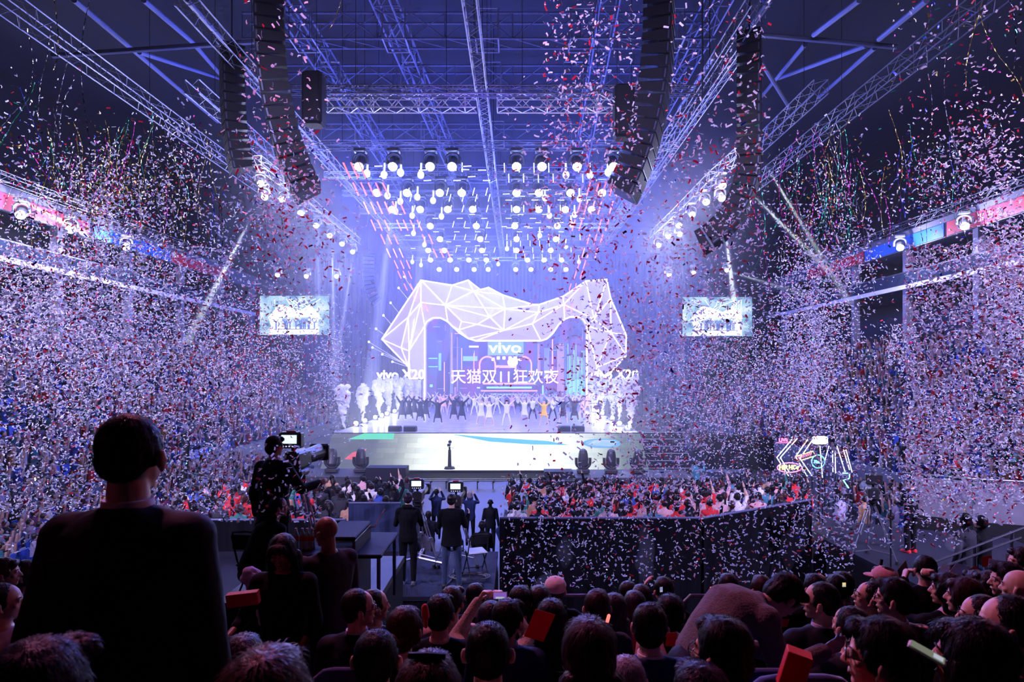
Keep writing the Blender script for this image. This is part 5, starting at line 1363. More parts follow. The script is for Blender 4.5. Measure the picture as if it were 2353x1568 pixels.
stand_far(1080, 1130, 20.0, .30, 'navy', 'suit', 'bob', 'grey', ['film', 'film'], 'grey-haired photographer in navy shirt holding a camera to the eye')
stand_far(1127, 1135, 20.0, .05, 'suit', 'suit', 'crop', 'black', ['down', 'down'], 'man in a black suit standing in the centre aisle, seen from behind')
stand_far(1166, 1140, 16.6, .0, 'navy', 'black', 'short', 'black', [[(.10, .08, .20), (-.04, .10, .36)]] * 2, 'man in dark blue shirt filming with both hands raised, at the partition corner', sc=1.02)
stand_far(1695, 948, 38, 2.0, 'black', 'black', 'short', 'black', ['bent', 'bent'], 'operator in black beside the distant camera riser on the right')
stand_far(1697, 1015, 31, .3, 'charcoal', 'black', 'short', 'dark', ['down', 'down'], 'crew member in grey standing in front of the distant riser')
stand_far(1600, 1075, 25, .6, 'teal', 'black', 'short', 'dark', ['bent', 'film'], 'man in teal jacket turned sideways near the stage steps', rz=-1.2)
stand_far(1722, 1075, 25.5, .2, 'black', 'black', 'short', 'dark', ['down', 'down'], 'crew member in black crouching left of the neon frames', rz=1.2)
def sit_far(px, d, z, c, hair, hc, label, arms=('lap', 'lap'), hy=0, sc=1.0, rz=0):
    P = Pose('sit', arms=list(arms), hy=hy)
    return far_person(('q', px, d), (W(px, 0, d).x, d, z), rz, label, None, 'person', sc, lambda: far_mesh(P, cols(c, 'black', hc), hair, vox=.015, detail=True))
sit_far(1109, 14.9, 1.05, 'black', 'short', 'black', 'man in brown-black jacket sitting behind the pale folding chair')
sit_far(975, 14.7, 1.0, 'grey', 'short', 'dark', 'seated man in grey jacket looking aside between the cameramen', hy=.9)
b = MB(); b.bbox((-2.9, 14.35, 0), (-.5, 15.5, 1.04)); tag(b.build('low_riser', M_BLACK), 'low black riser behind the central platform with two people seated', 'riser')
# cameraman on the right platform with striped shoes
near_person((W(2092, 0, 14.3).x, 14.3, 1.76), .35, Pose('stand', arms=['bent', 'bent'], hy=.3, hp=.15), 'cameraman in black T-shirt and red and white striped shoes on the right platform', 'short', 'black', 'black', 'shirt', 'black', vox=.012, strands=0, shoes='red', sleeves=.2)
b = MB(); b.cyl((0, 0, 0), (0, 0, 1.55), .018, n=6); b.cyl((0, 0, 0), (0, 0, .03), .16, n=14)
tag(b.build('stand_pole', M_BLACK, loc=(W(2047, 0, 11.9).x, 11.9, 1.76)), 'thin black pole stand at the near edge of the right platform', 'stand')
# people at the far right behind the handrail
for n, (px, py, d, c) in enumerate([(2215, 1200, 10.0, 'charcoal'), (2252, 1205, 10.2, 'black'), (2045, 1190, 17, 'charcoal'), (1985, 1150, 19.5, 'tan'), (1930, 1145, 20.5, 'lav')]):
    z = CAMZ - (py - CY) / FPX * d - 1.63
    stand_far(px, py, d, z, c, 'jeans', 'short', 'black', ['down', 'bent'], ['usher in dark jacket standing behind the right-hand rail', 'usher in dark grey standing second behind the right-hand rail', 'crew member behind the tripod on the right platform', 'person in tan crossing behind the right platform', 'person in lavender beside the white neon frames'][n], rz=.4)

# ------------------------------------------------------------------ neon frame installation
MN = neon((.95, 1, .95), 3, 'frame')
def neon_frame(pts, r, m, label, d=24.5, closed=False, parts=None):
    P0 = W(*pts[0], d); t = empty('neon_frame', P0, 0, label, 'neon light')
    b = MB(); b.tube([W(x, y, d) - P0 for x, y in pts], r, 6, closed=closed); b.build('glass_tube', m, t)
    b = MB(); e = W(*pts[-1], d) - P0
    b.cyl(e, V(e.x, e.y, -P0.z), .02, n=5); b.build('support_post', M_BLACK, t)
    return t
fr = [([(1820, 1010), (1785, 1052), (1812, 1094)], 'outermost'), ([(1832, 1008), (1793, 1052), (1820, 1096)], 'second'), ([(1856, 1010), (1828, 1050), (1855, 1095)], 'third'), ([(1868, 1010), (1838, 1054), (1866, 1094)], 'fourth')]
for p, l in fr: neon_frame(p, .02, MN, '%s white chevron tube from the left of the neon frames' % l)
for n, p in enumerate([[(1884, 1025), (1890, 1098)], [(1905, 1025), (1895, 1060)], [(1913, 1036), (1914, 1085)], [(1919, 1036), (1920, 1088)], [(1923, 1025), (1942, 1085)], [(1944, 1034), (1958, 1086)], [(1938, 1034), (1952, 1080)]]):
    neon_frame(p, .018, MN, 'upright white tube among the neon frames on the right', d=24.2)['group'] = 'upright white tubes of the neon frames'
el = lambda cx, cy_, rx, ry: [(cx + rx * math.cos(a), cy_ + ry * math.sin(a)) for a in [2 * PI * i / 24 for i in range(24)]]
t = neon_frame(el(1814, 1075, 28, 11), .022, neon((1, .15, .8), 3, 'oval'), 'pink neon oval around yellow HIP HOP letters', 24, True)
text_obj('HIP HOP', .25, neon((1, .8, .1), 3.5, 'hiphop'), W(1814, 1075, 23.9) - Vector(t.location), t, .02, .01, sx=.85)
t = neon_frame(el(1880, 1061, 15, 15), .02, neon((.1, .9, .85), 2.5, 'ring'), 'turquoise neon ring with glowing handwriting', 23.9, True)
text_obj('Slam', .17, neon((.1, .8, 1), 3, 'slam'), W(1880, 1062, 23.8) - Vector(t.location), t, .01, .008)
t = neon_frame([(1827, 1050), (1868, 1037), (1874, 1048), (1835, 1060)], .02, neon((1, .75, .1), 2.5, 'yellow'), 'yellow neon outline around red glowing script', 24, True)
_b = MB(); _b.tube([W(1834 + i * 2.2, 1053 - i * .75 + (3.2 if i % 2 else -3.2), 23.9) - Vector(t.location) for i in range(15)], .02, 6); _b.build('glowing_script', neon((1, .1, .15), 3, 'danc'), t)
t = neon_frame([(1783, 1018), (1818, 1018)], .02, neon((1, .1, .25), 2.5, 'redline'), 'small red neon word above the white chevrons', 24.3)
text_obj('LIVE', .2, neon((1, .1, .3), 3, 'redline2'), W(1800, 1012, 24.2) - Vector(t.location), t, .01, .008)
t = neon_frame([(1936, 1088), (1952, 1088), (1952, 1100), (1938, 1104), (1950, 1122)], .025, neon((.2, .85, .9), 3, 'teal'), 'teal neon squiggle at the right foot of the frames', 22)
q = empty('light_block', W(1884, 1012, 24.5), 0, 'dazzling white lamp block on top of the neon frames', 'lamp')
b = MB(); b.rbox((0, 0, 0), (.55, .3, .3), .05); b.build('lamp_face', neon((.9, 1, 1), 6, 'block'), q); b = MB(); b.cyl((0, .1, -.1), (0, .1, -W(0, 1012, 24.5).z), .04, n=6); b.build('mast', M_BLACK, q)
# drum of props/equipment near the steps
for n, (px, py, d, w, h) in enumerate([(1675, 1060, 29, 1.9, 1.3), (1640, 1065, 28, 1.0, 1.1), (1560, 1010, 40, 2.2, 1.2)]):
    p = W(px, py, d); b = MB(); b.rbox((p.x, d, h / 2), (w, .9, h), .05)
    tag(b.build('flight_case', mat('case_blue', (.02, .025, .06), .5, bump=.3, scale=4)), ['wide covered flight case below the distant camera riser', 'narrow dark flight case beside the wide covered one', 'dark flight case near the right stage corner'][n], 'flight case')
# ------------------------------------------------------------------ the side stands: seats and the crowd
def low_figure(rng):
    b = MB(); up_ = rng.random() < .25
    b.cur = 1; b.cap((0, 0, .55), (0, .0, .98), .17, .15, 6); 
    for s in (-1, 1):
        e = (s * .27, .08, .78); w = (s * .2, .26, .66) if not up_ else (s * .26, .15, 1.35)
        b.cap((s * .19, 0, .98), e, .06, .05, 5); b.cur = 0; b.cap(e, w, .045, .04, 5); b.cur = 1
    b.cur = 2
    for s in (-1, 1): b.cap((s * .1, 0, .5), (s * .12, .42, .5), .08, .07, 5); b.cap((s * .12, .42, .48), (s * .12, .44, .06), .06, .05, 5)
    b.cur = 0; b.ell((0, .02, 1.21), (.08, .09, .11), nu=7, nv=5)
    b.cur = 3; b.ell((0, -.02, 1.25), (.09, .10, .10), nu=7, nv=5)
    return b
LF = [low_figure(random.Random(i)) for i in range(5)]
LFV = [(np.array(b.v), b.f, np.array(b.m)) for b in LF]
TOPS = ['red', 'white', 'black', 'charcoal', 'blue', 'pink', 'purple', 'lav', 'grey', 'teal', 'tan']
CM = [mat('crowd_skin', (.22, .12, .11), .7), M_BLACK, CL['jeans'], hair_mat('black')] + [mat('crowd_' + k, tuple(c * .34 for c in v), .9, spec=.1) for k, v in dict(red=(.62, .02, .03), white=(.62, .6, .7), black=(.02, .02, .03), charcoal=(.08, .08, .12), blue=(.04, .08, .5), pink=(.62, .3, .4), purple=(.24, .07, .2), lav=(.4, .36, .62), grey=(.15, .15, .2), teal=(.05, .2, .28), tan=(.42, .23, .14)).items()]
def crowd(s, side):
    rng = np.random.default_rng(5 if s > 0 else 6)
    Vs = []; Fs = []; Ms = []; off = 0; sv = []; sf = []; so = 0; n_ind = 0
    for k in range(-9 if s < 0 else -6, NR):
        xr = row_x(k) + .45; y = 15.0 if k >= 0 else (16.5 if s < 0 else 18.5)
        while y < (65.5 if k >= 0 else (36 if s < 0 else 27)):
            x = s * xr
            px = CX + FPX * x / y
            if -60 < px < 2420:
                z = row_z(k) if k >= 0 else 0.0
                if k < 0 and s < 0 and -x < 11.8: y += .58; continue
                # seat shell, a bent backrest and a pan, facing the arena
                bx = x + s * .22
                q = [(bx, y - .22, z + .42), (bx, y + .22, z + .42), (bx + s * .08, y + .20, z + .86), (bx + s * .08, y - .20, z + .86), (bx + s * .04, y - .22, z + .42), (bx + s * .04, y + .22, z + .42), (bx + s * .12, y + .20, z + .86), (bx + s * .12, y - .20, z + .86),
                     (x - s * .2, y - .22, z + .42), (x - s * .2, y + .22, z + .42), (x - s * .2, y - .22, z + .38), (x - s * .2, y + .22, z + .38)]
                sv += q; sf += [(so, so + 1, so + 2, so + 3), (so + 7, so + 6, so + 5, so + 4), (so + 3, so + 2, so + 6, so + 7), (so + 8, so + 9, so + 1, so), (so + 10, so + 11, so + 9, so + 8)]; so += 12
                occ = .80 if y > 22 else .72
                if rng.random() < occ:
                    ang = s * (.95 if y < 36 else (.95 if y < 50 else 1.5)) + rng.normal(0, .15)
                    if s > 0 and y < 31 and px > 1880 and 0 <= k < 10 and n_ind < 70 and rng.random() < .5:
                        kk = [q2 for q2 in FAR if isinstance(q2, tuple) and len(q2) == 3 and q2[0] in CN]
                        kx = kk[rng.integers(0, len(kk))]
                        far_person(kx, (x, y, z), ang, 'spectator in %s clothes on the blue seats of the right-hand stand' % CN[kx[0]], 'spectators in %s on the right-hand stand' % CN[kx[0]]); n_ind += 1
                    else:
                        v, f, m = LFV[rng.integers(0, 5)]
                        c, sn = math.cos(ang), math.sin(ang); sc = rng.uniform(.92, 1.05)
                        vv = v * sc; vv = np.stack([vv[:, 0] * c - vv[:, 1] * sn + x, vv[:, 0] * sn + vv[:, 1] * c + y, vv[:, 2] + z], 1)
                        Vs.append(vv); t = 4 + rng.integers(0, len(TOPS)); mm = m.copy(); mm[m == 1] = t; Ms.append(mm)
                        Fs += [tuple(i + off for i in g) for g in f]; off += len(v)
            y += .58
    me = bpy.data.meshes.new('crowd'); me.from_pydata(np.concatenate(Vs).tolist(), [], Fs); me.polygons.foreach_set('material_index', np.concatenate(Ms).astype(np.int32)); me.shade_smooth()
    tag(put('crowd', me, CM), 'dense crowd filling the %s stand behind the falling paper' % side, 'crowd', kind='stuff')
    me = bpy.data.meshes.new('seats'); me.from_pydata(sv, [], sf)
    tag(put('stadium_seating', me, M_SEATBLUE), 'rows of blue plastic seats in the %s stand' % side, 'seating', kind='stuff')
crowd(-1, 'left-hand'); crowd(1, 'right-hand')
# dim heads in the suites
# ------------------------------------------------------------------ the near terrace: seats, rails, spectators
def seat_proto():
    t = empty('theatre_seat', (0, 0, 0), 0, 'dark blue upholstered seat in the near terrace rows', 'seat', 'blue upholstered seats of the near terrace')
    b = MB()
    def ring(y, z, w, th, n=20):
        out = []
        for i in range(n):
            a = 2 * PI * i / n; cx_ = math.copysign(abs(math.cos(a)) ** .45, math.cos(a)); sy = math.copysign(abs(math.sin(a)) ** .45, math.sin(a)); out.append(V(cx_ * w / 2, y + sy * th / 2, z))
        return out
    b.loft([ring(-.22, .40, .46, .05), ring(-.25, .55, .48, .07), ring(-.29, .78, .47, .07), ring(-.31, .88, .42, .06), ring(-.315, .925, .32, .045), ring(-.317, .94, .20, .02)]); b.build('backrest', M_SEATFAB, t, True)
    b = MB(); b.rbox((0, 0, .42), (.46, .44, .09), .03); b.build('seat_cushion', M_SEATFAB, t)
    for s in (-1, 1):
        b = MB(); b.rbox((s * .265, -.05, .62), (.05, .34, .04), .012); b.build('armrest', M_BLACK, t)
        b = MB(); b.rbox((s * .265, -.08, .30), (.035, .08, .60), .01); b.build('side_panel', M_BLACK, t)
    b = MB(); n = 14; b.loft([[V(math.cos(2 * PI * i / n) * .028, -.338 - h, .80 + math.sin(2 * PI * i / n) * .018) for i in range(n)] for h in (0, .004)]); b.build('number_plate', mat('plate', (.25, .28, .4), .4, .5), t)
    return t
seat0 = seat_proto(); seat_used = []
def add_seat(x, y, z):
    for (a, c_) in seat_used:
        if abs(a - x) < .5 and abs(c_ - y) < .45: return
    if not seat_used: seat0.location = (x, y, z)
    else: copy_tree(seat0, (x, y, z))
    seat_used.append((x, y))
def row_of(d): return int(round((d - 1.25) / .85))
def place(px, py, k, label, rz=0.0, kind='sit', dy=0.0, sc=1.0, seat=True, hy=0, hp=0, hr=0, lean=0, arms=None, side=0, bend=0, turn=0, **kw):
    """put a figure so that its head is where the photo shows it; k is the terrace row"""
    d = 1.25 + .85 * k + dy
    P = Pose(kind, lean=lean, side=side, hy=hy - rz, hp=hp, hr=hr, arms=arms, sc=sc, bend=bend, turn=turn)
    h = W(px, py, d); off = Matrix.Rotation(rz, 3, 'Z') @ (P.head * sc)
    loc = h - off
    kd = kw.pop('k2', 'suit')
    t = near_person(loc, rz, P, label, kind=kd, **kw)
    if seat and kind == 'sit': add_seat(loc.x, loc.y + .02, loc.z)
    return t, P
# left standing giant and neighbours
HD = dict(vox=.007)
place(307, 1048, 0, 'big man in a black suit standing close on the left, back to the camera', kind='stand', dy=.70, sc=1.10, hair='crop', hc='black', top='suit', k2='suit', bottom='suit', collar='white', strands=9000, sl=.014, bulk=1.16, hy=-.05, hp=.05, vox=.008, face=False)
place(95, 1612, 0, 'blurred dark-haired head very close in the bottom left corner', dy=-.02, hair='short', hc='violet', top='black', k2='shirt', strands=3500, face=False)
place(612, 1622, 0, 'glossy brown-haired woman close to the camera, only the crown in view', dy=.05, hair='longback', hc='brown', top='black', k2='shirt', fem=True, strands=5000, face=False)
place(556, 1529, 1, 'woman with purple-black hair and a red garment, before the glossy brown-haired one', dy=.35, hair='bob', hc='violet', top='red', k2='hood', fem=True, strands=3500, face=False, hy=.3)
place(866, 1516, 1, 'man with cropped black hair beside the brown-haired woman with the hair clip', dy=.25, hair='crop', hc='black', top='black', k2='shirt', strands=6000, sl=.014, face=False)
place(985, 1600, 1, 'woman with gleaming brown hair and black hair clip at the bottom edge', dy=-.38, hair='bob', hc='brown', top='tan', k2='shirt', fem=True, strands=4500, face=False,
      extra=lambda t, P, q: (lambda b: (b.tube([q(-.05, -.03, .128), q(0, -.045, .136), q(.05, -.03, .126)], .009, 6), b.build('hair_clip', M_BLACK, t)))(MB()))
place(1122, 1500, 1, 'man with thick black hair and red-lit ears, dead centre of the near rows', dy=.18, hair='crop', hc='black', top='black', k2='shirt', strands=6000, sl=.014, face=False)
place(1354, 1500, 1, 'woman with long dark red-brown hair to the shoulders, large, right of centre', dy=.05, hair='longback', hc='red', top='black', k2='shirt', fem=True, strands=6000, face=False)
place(1436, 1567, 1, 'grey-haired elderly head low between the two large dark ones', dy=.55, hair='receding', hc='grey', top='charcoal', k2='shirt', strands=1200, face=False)
place(1604, 1614, 1, 'violet-black haired head at the bottom edge with one ear showing', dy=-.12, hair='short', hc='violet', top='black', k2='shirt', strands=4500, face=False, hy=.5)
place(1656, 1502, 1, 'black-haired man with glasses half turned left before the blue seat backs', dy=.05, hair='short', hc='black', top='black', k2='shirt', glasses=True, strands=4500, hy=.75)
place(2020, 1511, 1, 'young man with round glasses in a red jacket with green collar, face turned left', dy=-.12, hair='short', hc='black', top='red', k2='hood', collar='green', glasses=True, strands=5000, hy=1.05, vox=.006)
place(2232, 1516, 1, 'woman with very long black hair holding a phone, close at the lower right', dy=-.28, hair='long', hc='black', top='black', k2='shirt', fem=True, strands=6000, hy=.7, arms=['phone', 'lap'], hands=(.9, .4))
place(2312, 1438, 1, 'large man with high forehead in a purple top looking left at the right edge', dy=.28, hair='receding', hc='black', top='purple', k2='shirt', strands=3500, sl=.02, hy=1.0, vox=.006)
# second and third rows
place(827, 1399, 3, 'balding man in glasses and dark suit, face in profile to the right', dy=-.05, hair='receding', hc='dark', top='suit', k2='suit', collar='lav', glasses=True, strands=2500, sl=.02, hy=-1.15, vox=.006)
place(863, 1392, 3, 'dark-haired man in black suit half hidden beyond the balding one', dy=.55, hair='crop', hc='black', top='suit', k2='suit', collar='white', strands=0, hy=-1.0)
place(931, 1446, 2, 'woman with red-brown hair in a low bun and gold earrings', dy=.40, hair='bun', hc='brown', top='black', k2='shirt', fem=True, strands=3500, face=True, hy=-.3)
place(1012, 1412, 3, 'short-haired person in a black top left of the raised phone', dy=.15, hair='short', hc='black', top='black', k2='shirt', strands=2200, face=False, hy=-.15)
place(1040, 1385, 4, 'person in pale pink shirt turned slightly right, behind the black top', dy=.1, hair='short', hc='dark', top='pink', k2='shirt', strands=0, hy=-.4)
place(1168, 1427, 2, 'man in navy suit raising his fist to his chin, right of the raised phone', dy=.70, hair='short', hc='black', top='navy', k2='suit', collar='lav', strands=3000, arms=['lap', [(.10, .12, -.24), (-.12, .22, -.05)]], hands=(.3, 1.3), hy=-.5)
place(1128, 1424, 3, 'woman with lace sleeves holding a phone up with both hands', dy=.30, hair='bob', hc='violet', top='lace', k2='shirt', fem=True, strands=2200, face=False, arms=[[(.08, .18, .04), (-.07, .27, .255)], [(.08, .18, .04), (-.07, .27, .255)]], hands=(.9, .9))
place(1267, 1422, 2, 'woman with long straight black hair beside the upright red sheet', dy=.85, hair='longback', hc='black', top='black', k2='shirt', fem=True, strands=4500, face=False)
place(1372, 1398, 3, 'person with reddish-brown tousled hair above the large long-haired woman', dy=.35, hair='short', hc='red', top='charcoal', k2='hood', strands=1800, face=False)
place(1412, 1402, 3, 'girl with violet-lit long hair in a red top holding a white light stick', dy=.70, hair='longback', hc='violet', top='red', k2='shirt', fem=True, strands=2200, face=False)
place(1494, 1442, 2, 'man in navy suit with white collar, back of a round dark head', dy=.25, hair='short', hc='black', top='navy', k2='suit', collar='white', strands=5000, sl=.02, face=True, hy=-.3)
place(1541, 1407, 3, 'woman with dark ponytail in a pale pink top right of the navy suit', dy=.45, hair='pony', hc='black', top='pink', k2='shirt', fem=True, strands=2500, face=False, hy=-.4)
place(1884, 1383, 3, 'broad man with glasses in a black suit, face in profile to the left', dy=-.12, hair='crop', hc='black', top='suit', k2='suit', collar='lav', glasses=True, strands=2800, sl=.015, hy=1.0, bulk=1.1, vox=.0065)
place(1953, 1442, 2, 'man with cropped hair in dark jacket right behind the broad man with glasses', dy=.40, hair='crop', hc='dark', top='charcoal', k2='suit', strands=3000, sl=.015, hy=.35, vox=.007)
place(1997, 1373, 3, 'smiling man with glasses looking up, wearing a dark suit with white shirt', dy=.65, hair='crop', hc='black', top='suit', k2='suit', collar='white', glasses=True, strands=1500, sl=.015, hy=1.15, hp=-.15)
place(2051, 1376, 3, 'man with glasses in a black leather jacket with an orange lapel pattern', dy=-.02, hair='short', hc='black', top='leather', k2='suit', collar='lav', glasses=True, strands=3000, hy=.95, vox=.0065)
place(2174, 1356, 4, 'woman raising a camera to her face near the right rail', dy=-.35, hair='bob', hc='black', top='black', k2='shirt', fem=True, strands=1500, hy=.9, arms=['film', 'film'], hands=(1.0, 1.0))
place(2214, 1372, 3, 'woman with reddish dark hair between the camera and the tall forehead', dy=.1, hair='longback', hc='red', top='black', k2='shirt', fem=True, strands=2500, hy=.8)
place(2250, 1416, 2, 'man with thin glasses in profile just left of the large forehead', dy=.45, hair='crop', hc='dark', top='black', k2='shirt', glasses=True, strands=2500, sl=.015, hy=1.0)
place(2312, 1335, 3, 'young man in profile facing left below the sheets of paper', dy=.45, hair='short', hc='black', top='black', k2='shirt', strands=1800, hy=1.2)
place(2342, 1352, 3, 'bald head cut by the right edge of the view', dy=.05, hair='bald', hc='black', top='charcoal', k2='shirt', strands=0, hy=.6)
place(2346, 1292, 5, 'man in blue top leaning in at the right edge, third above the bald head', dy=-.2, hair='short', hc='black', top='blue', k2='shirt', strands=0, hy=1.2)
place(2240, 1345, 5, 'dark-haired head in front of the paper sheets, left of the young profile', dy=-.3, hair='short', hc='black', top='black', k2='shirt', strands=0, hy=.8, face=False)
place(2270, 1350, 4, 'woman with dark bob beside the young man in profile', dy=-.1, hair='bob', hc='black', top='charcoal', k2='shirt', fem=True, strands=0, hy=.9, face=False)
place(2030, 1335, 5, 'person in a pale pink cap at the front rail', dy=-.1, hair='short', hc='dark', top='black', k2='shirt', strands=0, hy=.9,
      extra=lambda t, P, q: (lambda b: (b.ell(q(0, -.01, .055), (.098, .108, .075), P.HR, 16, 8), b.ell(q(0, .09, .035), (.065, .07, .01), P.HR, 12, 6), b.build('cap', CL['pink'], t, True)))(MB()))
place(1276, 1358, 5, 'person in a white backwards cap and black jacket with white stripes', dy=.0, hair='short', hc='dark', top='black', k2='hood', strands=0, face=False,
      extra=lambda t, P, q: (lambda b: (b.ell(q(0, -.015, .05), (.100, .112, .085), P.HR, 18, 10), b.ell(q(0, .09, .02), (.065, .06, .01), P.HR, 12, 6), b.build('cap', CL['white'], t, True)))(MB()))
# front row heads
fr_ = [(1372, 5, 1092 + 0, 'short', 'black', 'black', 'head scratching with one hand just right of the raised phone'), (1385, 4, 1195, 'short', 'black', 'black', 'dark head low before the partition, between phone and white cap'), (1382, 4, 1240, 'longback', 'dark', 'black', 'woman with dark hair directly left of the white cap'),
       (1367, 5, 1443, 'short', 'black', 'black', 'round dark head at the front rail, first right of the violet-haired girl'), (1375, 5, 1474, 'bob', 'dark', 'charcoal', 'round brownish head at the front rail beside the one filming'), (1393, 4, 1458, 'bob', 'violet', 'pink', 'violet-haired head with pink scarf just left of the navy suit'),
       (1358, 5, 1524, 'short', 'black', 'black', 'person filming with a small phone at the front rail'), (1350, 5, 1672, 'short', 'black', 'suit', 'man in dark jacket sitting at the rail with a red glowing stick beside him'), (1355, 5, 1748, 'short', 'red', 'black', 'reddish-haired head in front of the bending man'),
       (1352, 5, 1870, 'short', 'black', 'black', 'dark head at the rail just left of the smiling man with glasses'), (1352, 5, 1920, 'short', 'black', 'black', 'person in black raising a phone with a yellow picture'), (1345, 5, 1936, 'short', 'dark', 'black', 'head partly hidden behind the one with the yellow phone picture')]
for (py, k, px, hr_, hc_, tp, lb) in fr_:
    ar = None
    if 'filming' in lb or 'raising' in lb: ar = ['lap', 'phone'] if px > 1600 else ['phone', 'lap']
    place(px, py, k, lb, dy=random.uniform(-.15, .25), hair=hr_, hc=hc_, top=tp, k2='shirt', strands=900, face=False, vox=.009, hy=.3 if px > 1500 else 0, arms=ar)
# left edge people looking right
place(62, 1322, 5, 'laughing woman with ponytail in a blue top looking right, at the left', dy=-.3, hair='tied', hc='brown', top='navy', k2='shirt', fem=True, strands=1500, hy=-1.25)
place(12, 1385, 3, 'man with receding hair and white shirt in profile at the left edge', dy=.0, hair='receding', hc='dark', top='white', k2='shirt', strands=1500, hy=-1.1, sl=.02)
place(14, 1318, 5, 'man with brown hair half cut by the left edge, above the receding one', dy=-.5, hair='short', hc='brown', top='grey', k2='shirt', strands=0, hy=-1.1)
# woman in black dress, man in T-shirt, helpers by the left platform
tw, Pw = place(648, 1271, 4, 'woman with long dark hair and black dress looking down, wearing rings and a bracelet', rz=PI, kind='stand', dy=-.35, hair='long', hc='black', top='black', k2='dress', skin='dark', fem=True, strands=4500, vox=.006, hy=PI, hp=.35,
      arms=[[(.07, .06, -.26), (-.02, .16, -.42)], [(.10, .04, -.26), (.12, .26, -.30)]], hands=(.8, .5), sleeves=.35)
place(748, 1222, 4, 'bald man in grey T-shirt and jeans with folded hands, looking left', kind='stand', rz=.75, dy=.05, hair='bald', hc='black', top='charcoal', bottom='jeans', k2='shirt', skin='dark', strands=0, hy=1.2, hp=.15, sleeves=.15, bulk=1.08, vox=.0065,
      arms=[[(.05, .10, -.27), (-.10, .34, -.10)], [(.06, .06, -.28), (-.12, .30, -.12)]], hands=(1.1, 1.1))
place(641, 1166, 6, 'man in a dark jacket bending over the table on the left platform', dy=.35, rz=-.6, hair='crop', hc='black', top='black', k2='hood', strands=1500, sl=.015, hy=-1.1, lean=.55, seat=False, arms=['bent', 'bent'])
place(632, 1027, 6, 'camera operator in dark suit with pale collar standing at the big broadcast camera', kind='stand', dy=.55, rz=-.3, hair='short', hc='dark', top='suit', k2='suit', collar='lav', strands=1800, hy=-.5, arms=['down', [(.10, .12, -.25), (.16, .36, -.22)]])
# bending man in tweed
place(1800, 1372, 2, 'man in a grey-brown tweed coat bending far forward with one hand reaching out', kind='stand', dy=.45, rz=-1.35, hair='short', hc='black', top='tweed', k2='suit', strands=3500, hy=-1.4, hp=.9, lean=.80, bend=.65, vox=.007,
      arms=[[(.04, .05, -.28), (.0, .28, -.36), 1], [(.06, .04, -.24), (.06, .29, -.16), 1]], hands=(.3, .25))
# tall dark figure at the rail
place(2124, 1308, 5, 'person in black standing at the front rail with back to the camera, dark hair', kind='stand', dy=.1, hair='short', hc='black', top='black', k2='coat', strands=900, face=False, vox=.009)
# blue seats that show between people
for (px, k, dy) in [(430, 1, .2), (1765, 1, .55), (1835, 1, .55), (1462, 3, .0), (1560, 3, -.3), (1545, 3, .5), (1600, 3, .6), (1720, 2, .3), (1925, 1, .3), (2110, 1, .0), (2140, 2, .1), (1395, 4, .2), (1005, 5, 0), (1045, 5, 0), (1310, 4, .3), (1485, 4, .3), (1560, 5, -.3), (1610, 5, -.3), (60, 4, 0), (85, 3, .2)]:
    d = 1.25 + .85 * k + dy; add_seat(W(px, 0, d).x, d, tread(k))
# front rail of the terrace and the slanting rail on the right
t = empty('guard_rail', (0, 6.75, 0), 0, 'metal guard rail with two bars along the front of the near terrace', 'rail')
for (x0, x1) in ((-.1, 1.75), (1.85, 3.9)):
    b = MB(); b.tube([(x0, 0, 2.8), (x0, 0, 3.46), (x0 + .06, 0, 3.52), (x1 - .06, 0, 3.52), (x1, 0, 3.46), (x1, 0, 2.8)], .022, 8); b.build('top_bar', M_RAIL, t)
    b = MB(); b.cyl((x0, 0, 3.28), (x1, 0, 3.28), .018, n=8); b.build('lower_bar', M_RAIL, t)
    for i in range(1, 3): 
        b = MB(); x = x0 + (x1 - x0) * i / 3; b.cyl((x, 0, 2.7), (x, 0, 3.5), .02, n=8); b.build('post', M_RAIL, t)
t = empty('stair_rail', (0, 0, 0), 0, 'slanting metal stair rail climbing to the right beside the terrace', 'rail')
for (a, c) in (((2010, 1345, 7.2), (2353, 1213, 8.6)), ((2130, 1318, 7.4), (2345, 1236, 8.5)), ((2150, 1350, 7.2), (2215, 1318, 7.5))):
    b = MB(); b.cyl(W(*a), W(*c), .015, n=8); b.build('bar', M_RAIL, t)
for (px, py, d) in ((2240, 1258, 8.1), (2130, 1300, 7.7), (2325, 1222, 8.5)):
    b = MB(); p = W(px, py, d); b.cyl(p, (p.x, p.y, 2.0), .025, n=8); b.build('post', M_RAIL, t)
# right-hand side terrace block carrying that rail
b = MB(); b.bbox((9.0, 1, 0), (16, 8.9, 2.0)); b.bbox((5.2, 7.0, 0), (16, 8.9, 2.0)); struct(b.build('floor_side_terrace', M_CONC))

# ------------------------------------------------------------------ hand-held and small things
def phone(p, rz, rx, w, h, label, pic=(.5, .3, .9), body='white', group=None):
    t = empty('phone', p, 0, label, 'phone', group); t.rotation_euler = (rx, 0, rz)
    b = MB(); b.rbox((0, 0, 0), (w, .008, h), .004); b.build('body', CL['white'] if body == 'white' else M_BLACK, t)
    b = MB(); b.bbox((-w * .44, -.0052, -h * .44), (w * .44, -.0042, h * .44)); s_ = b.build('display', mat('phone_pic_%s' % str(pic), (0, 0, 0), emit=pic, strength=.8, var=0), t)
    b = MB(); b.bbox((-w * .3, -.0058, -h * .4), (w * .3, -.0053, -h * .15)); b.build('bright_area', mat('phone_bright', (0, 0, 0), emit=(.5, .55, .65), strength=.8, var=0), s_)
phone(W(1149, 1369, 4.33), 0, 0, .105, .052, 'white phone held sideways above the crowd, showing the violet stage', (.25, .12, .55))
phone(W(1939, 1344, 5.35), 0, 0, .035, .042, 'dark phone with a small yellow picture held up before the right partition', (1, .8, .35), 'black')
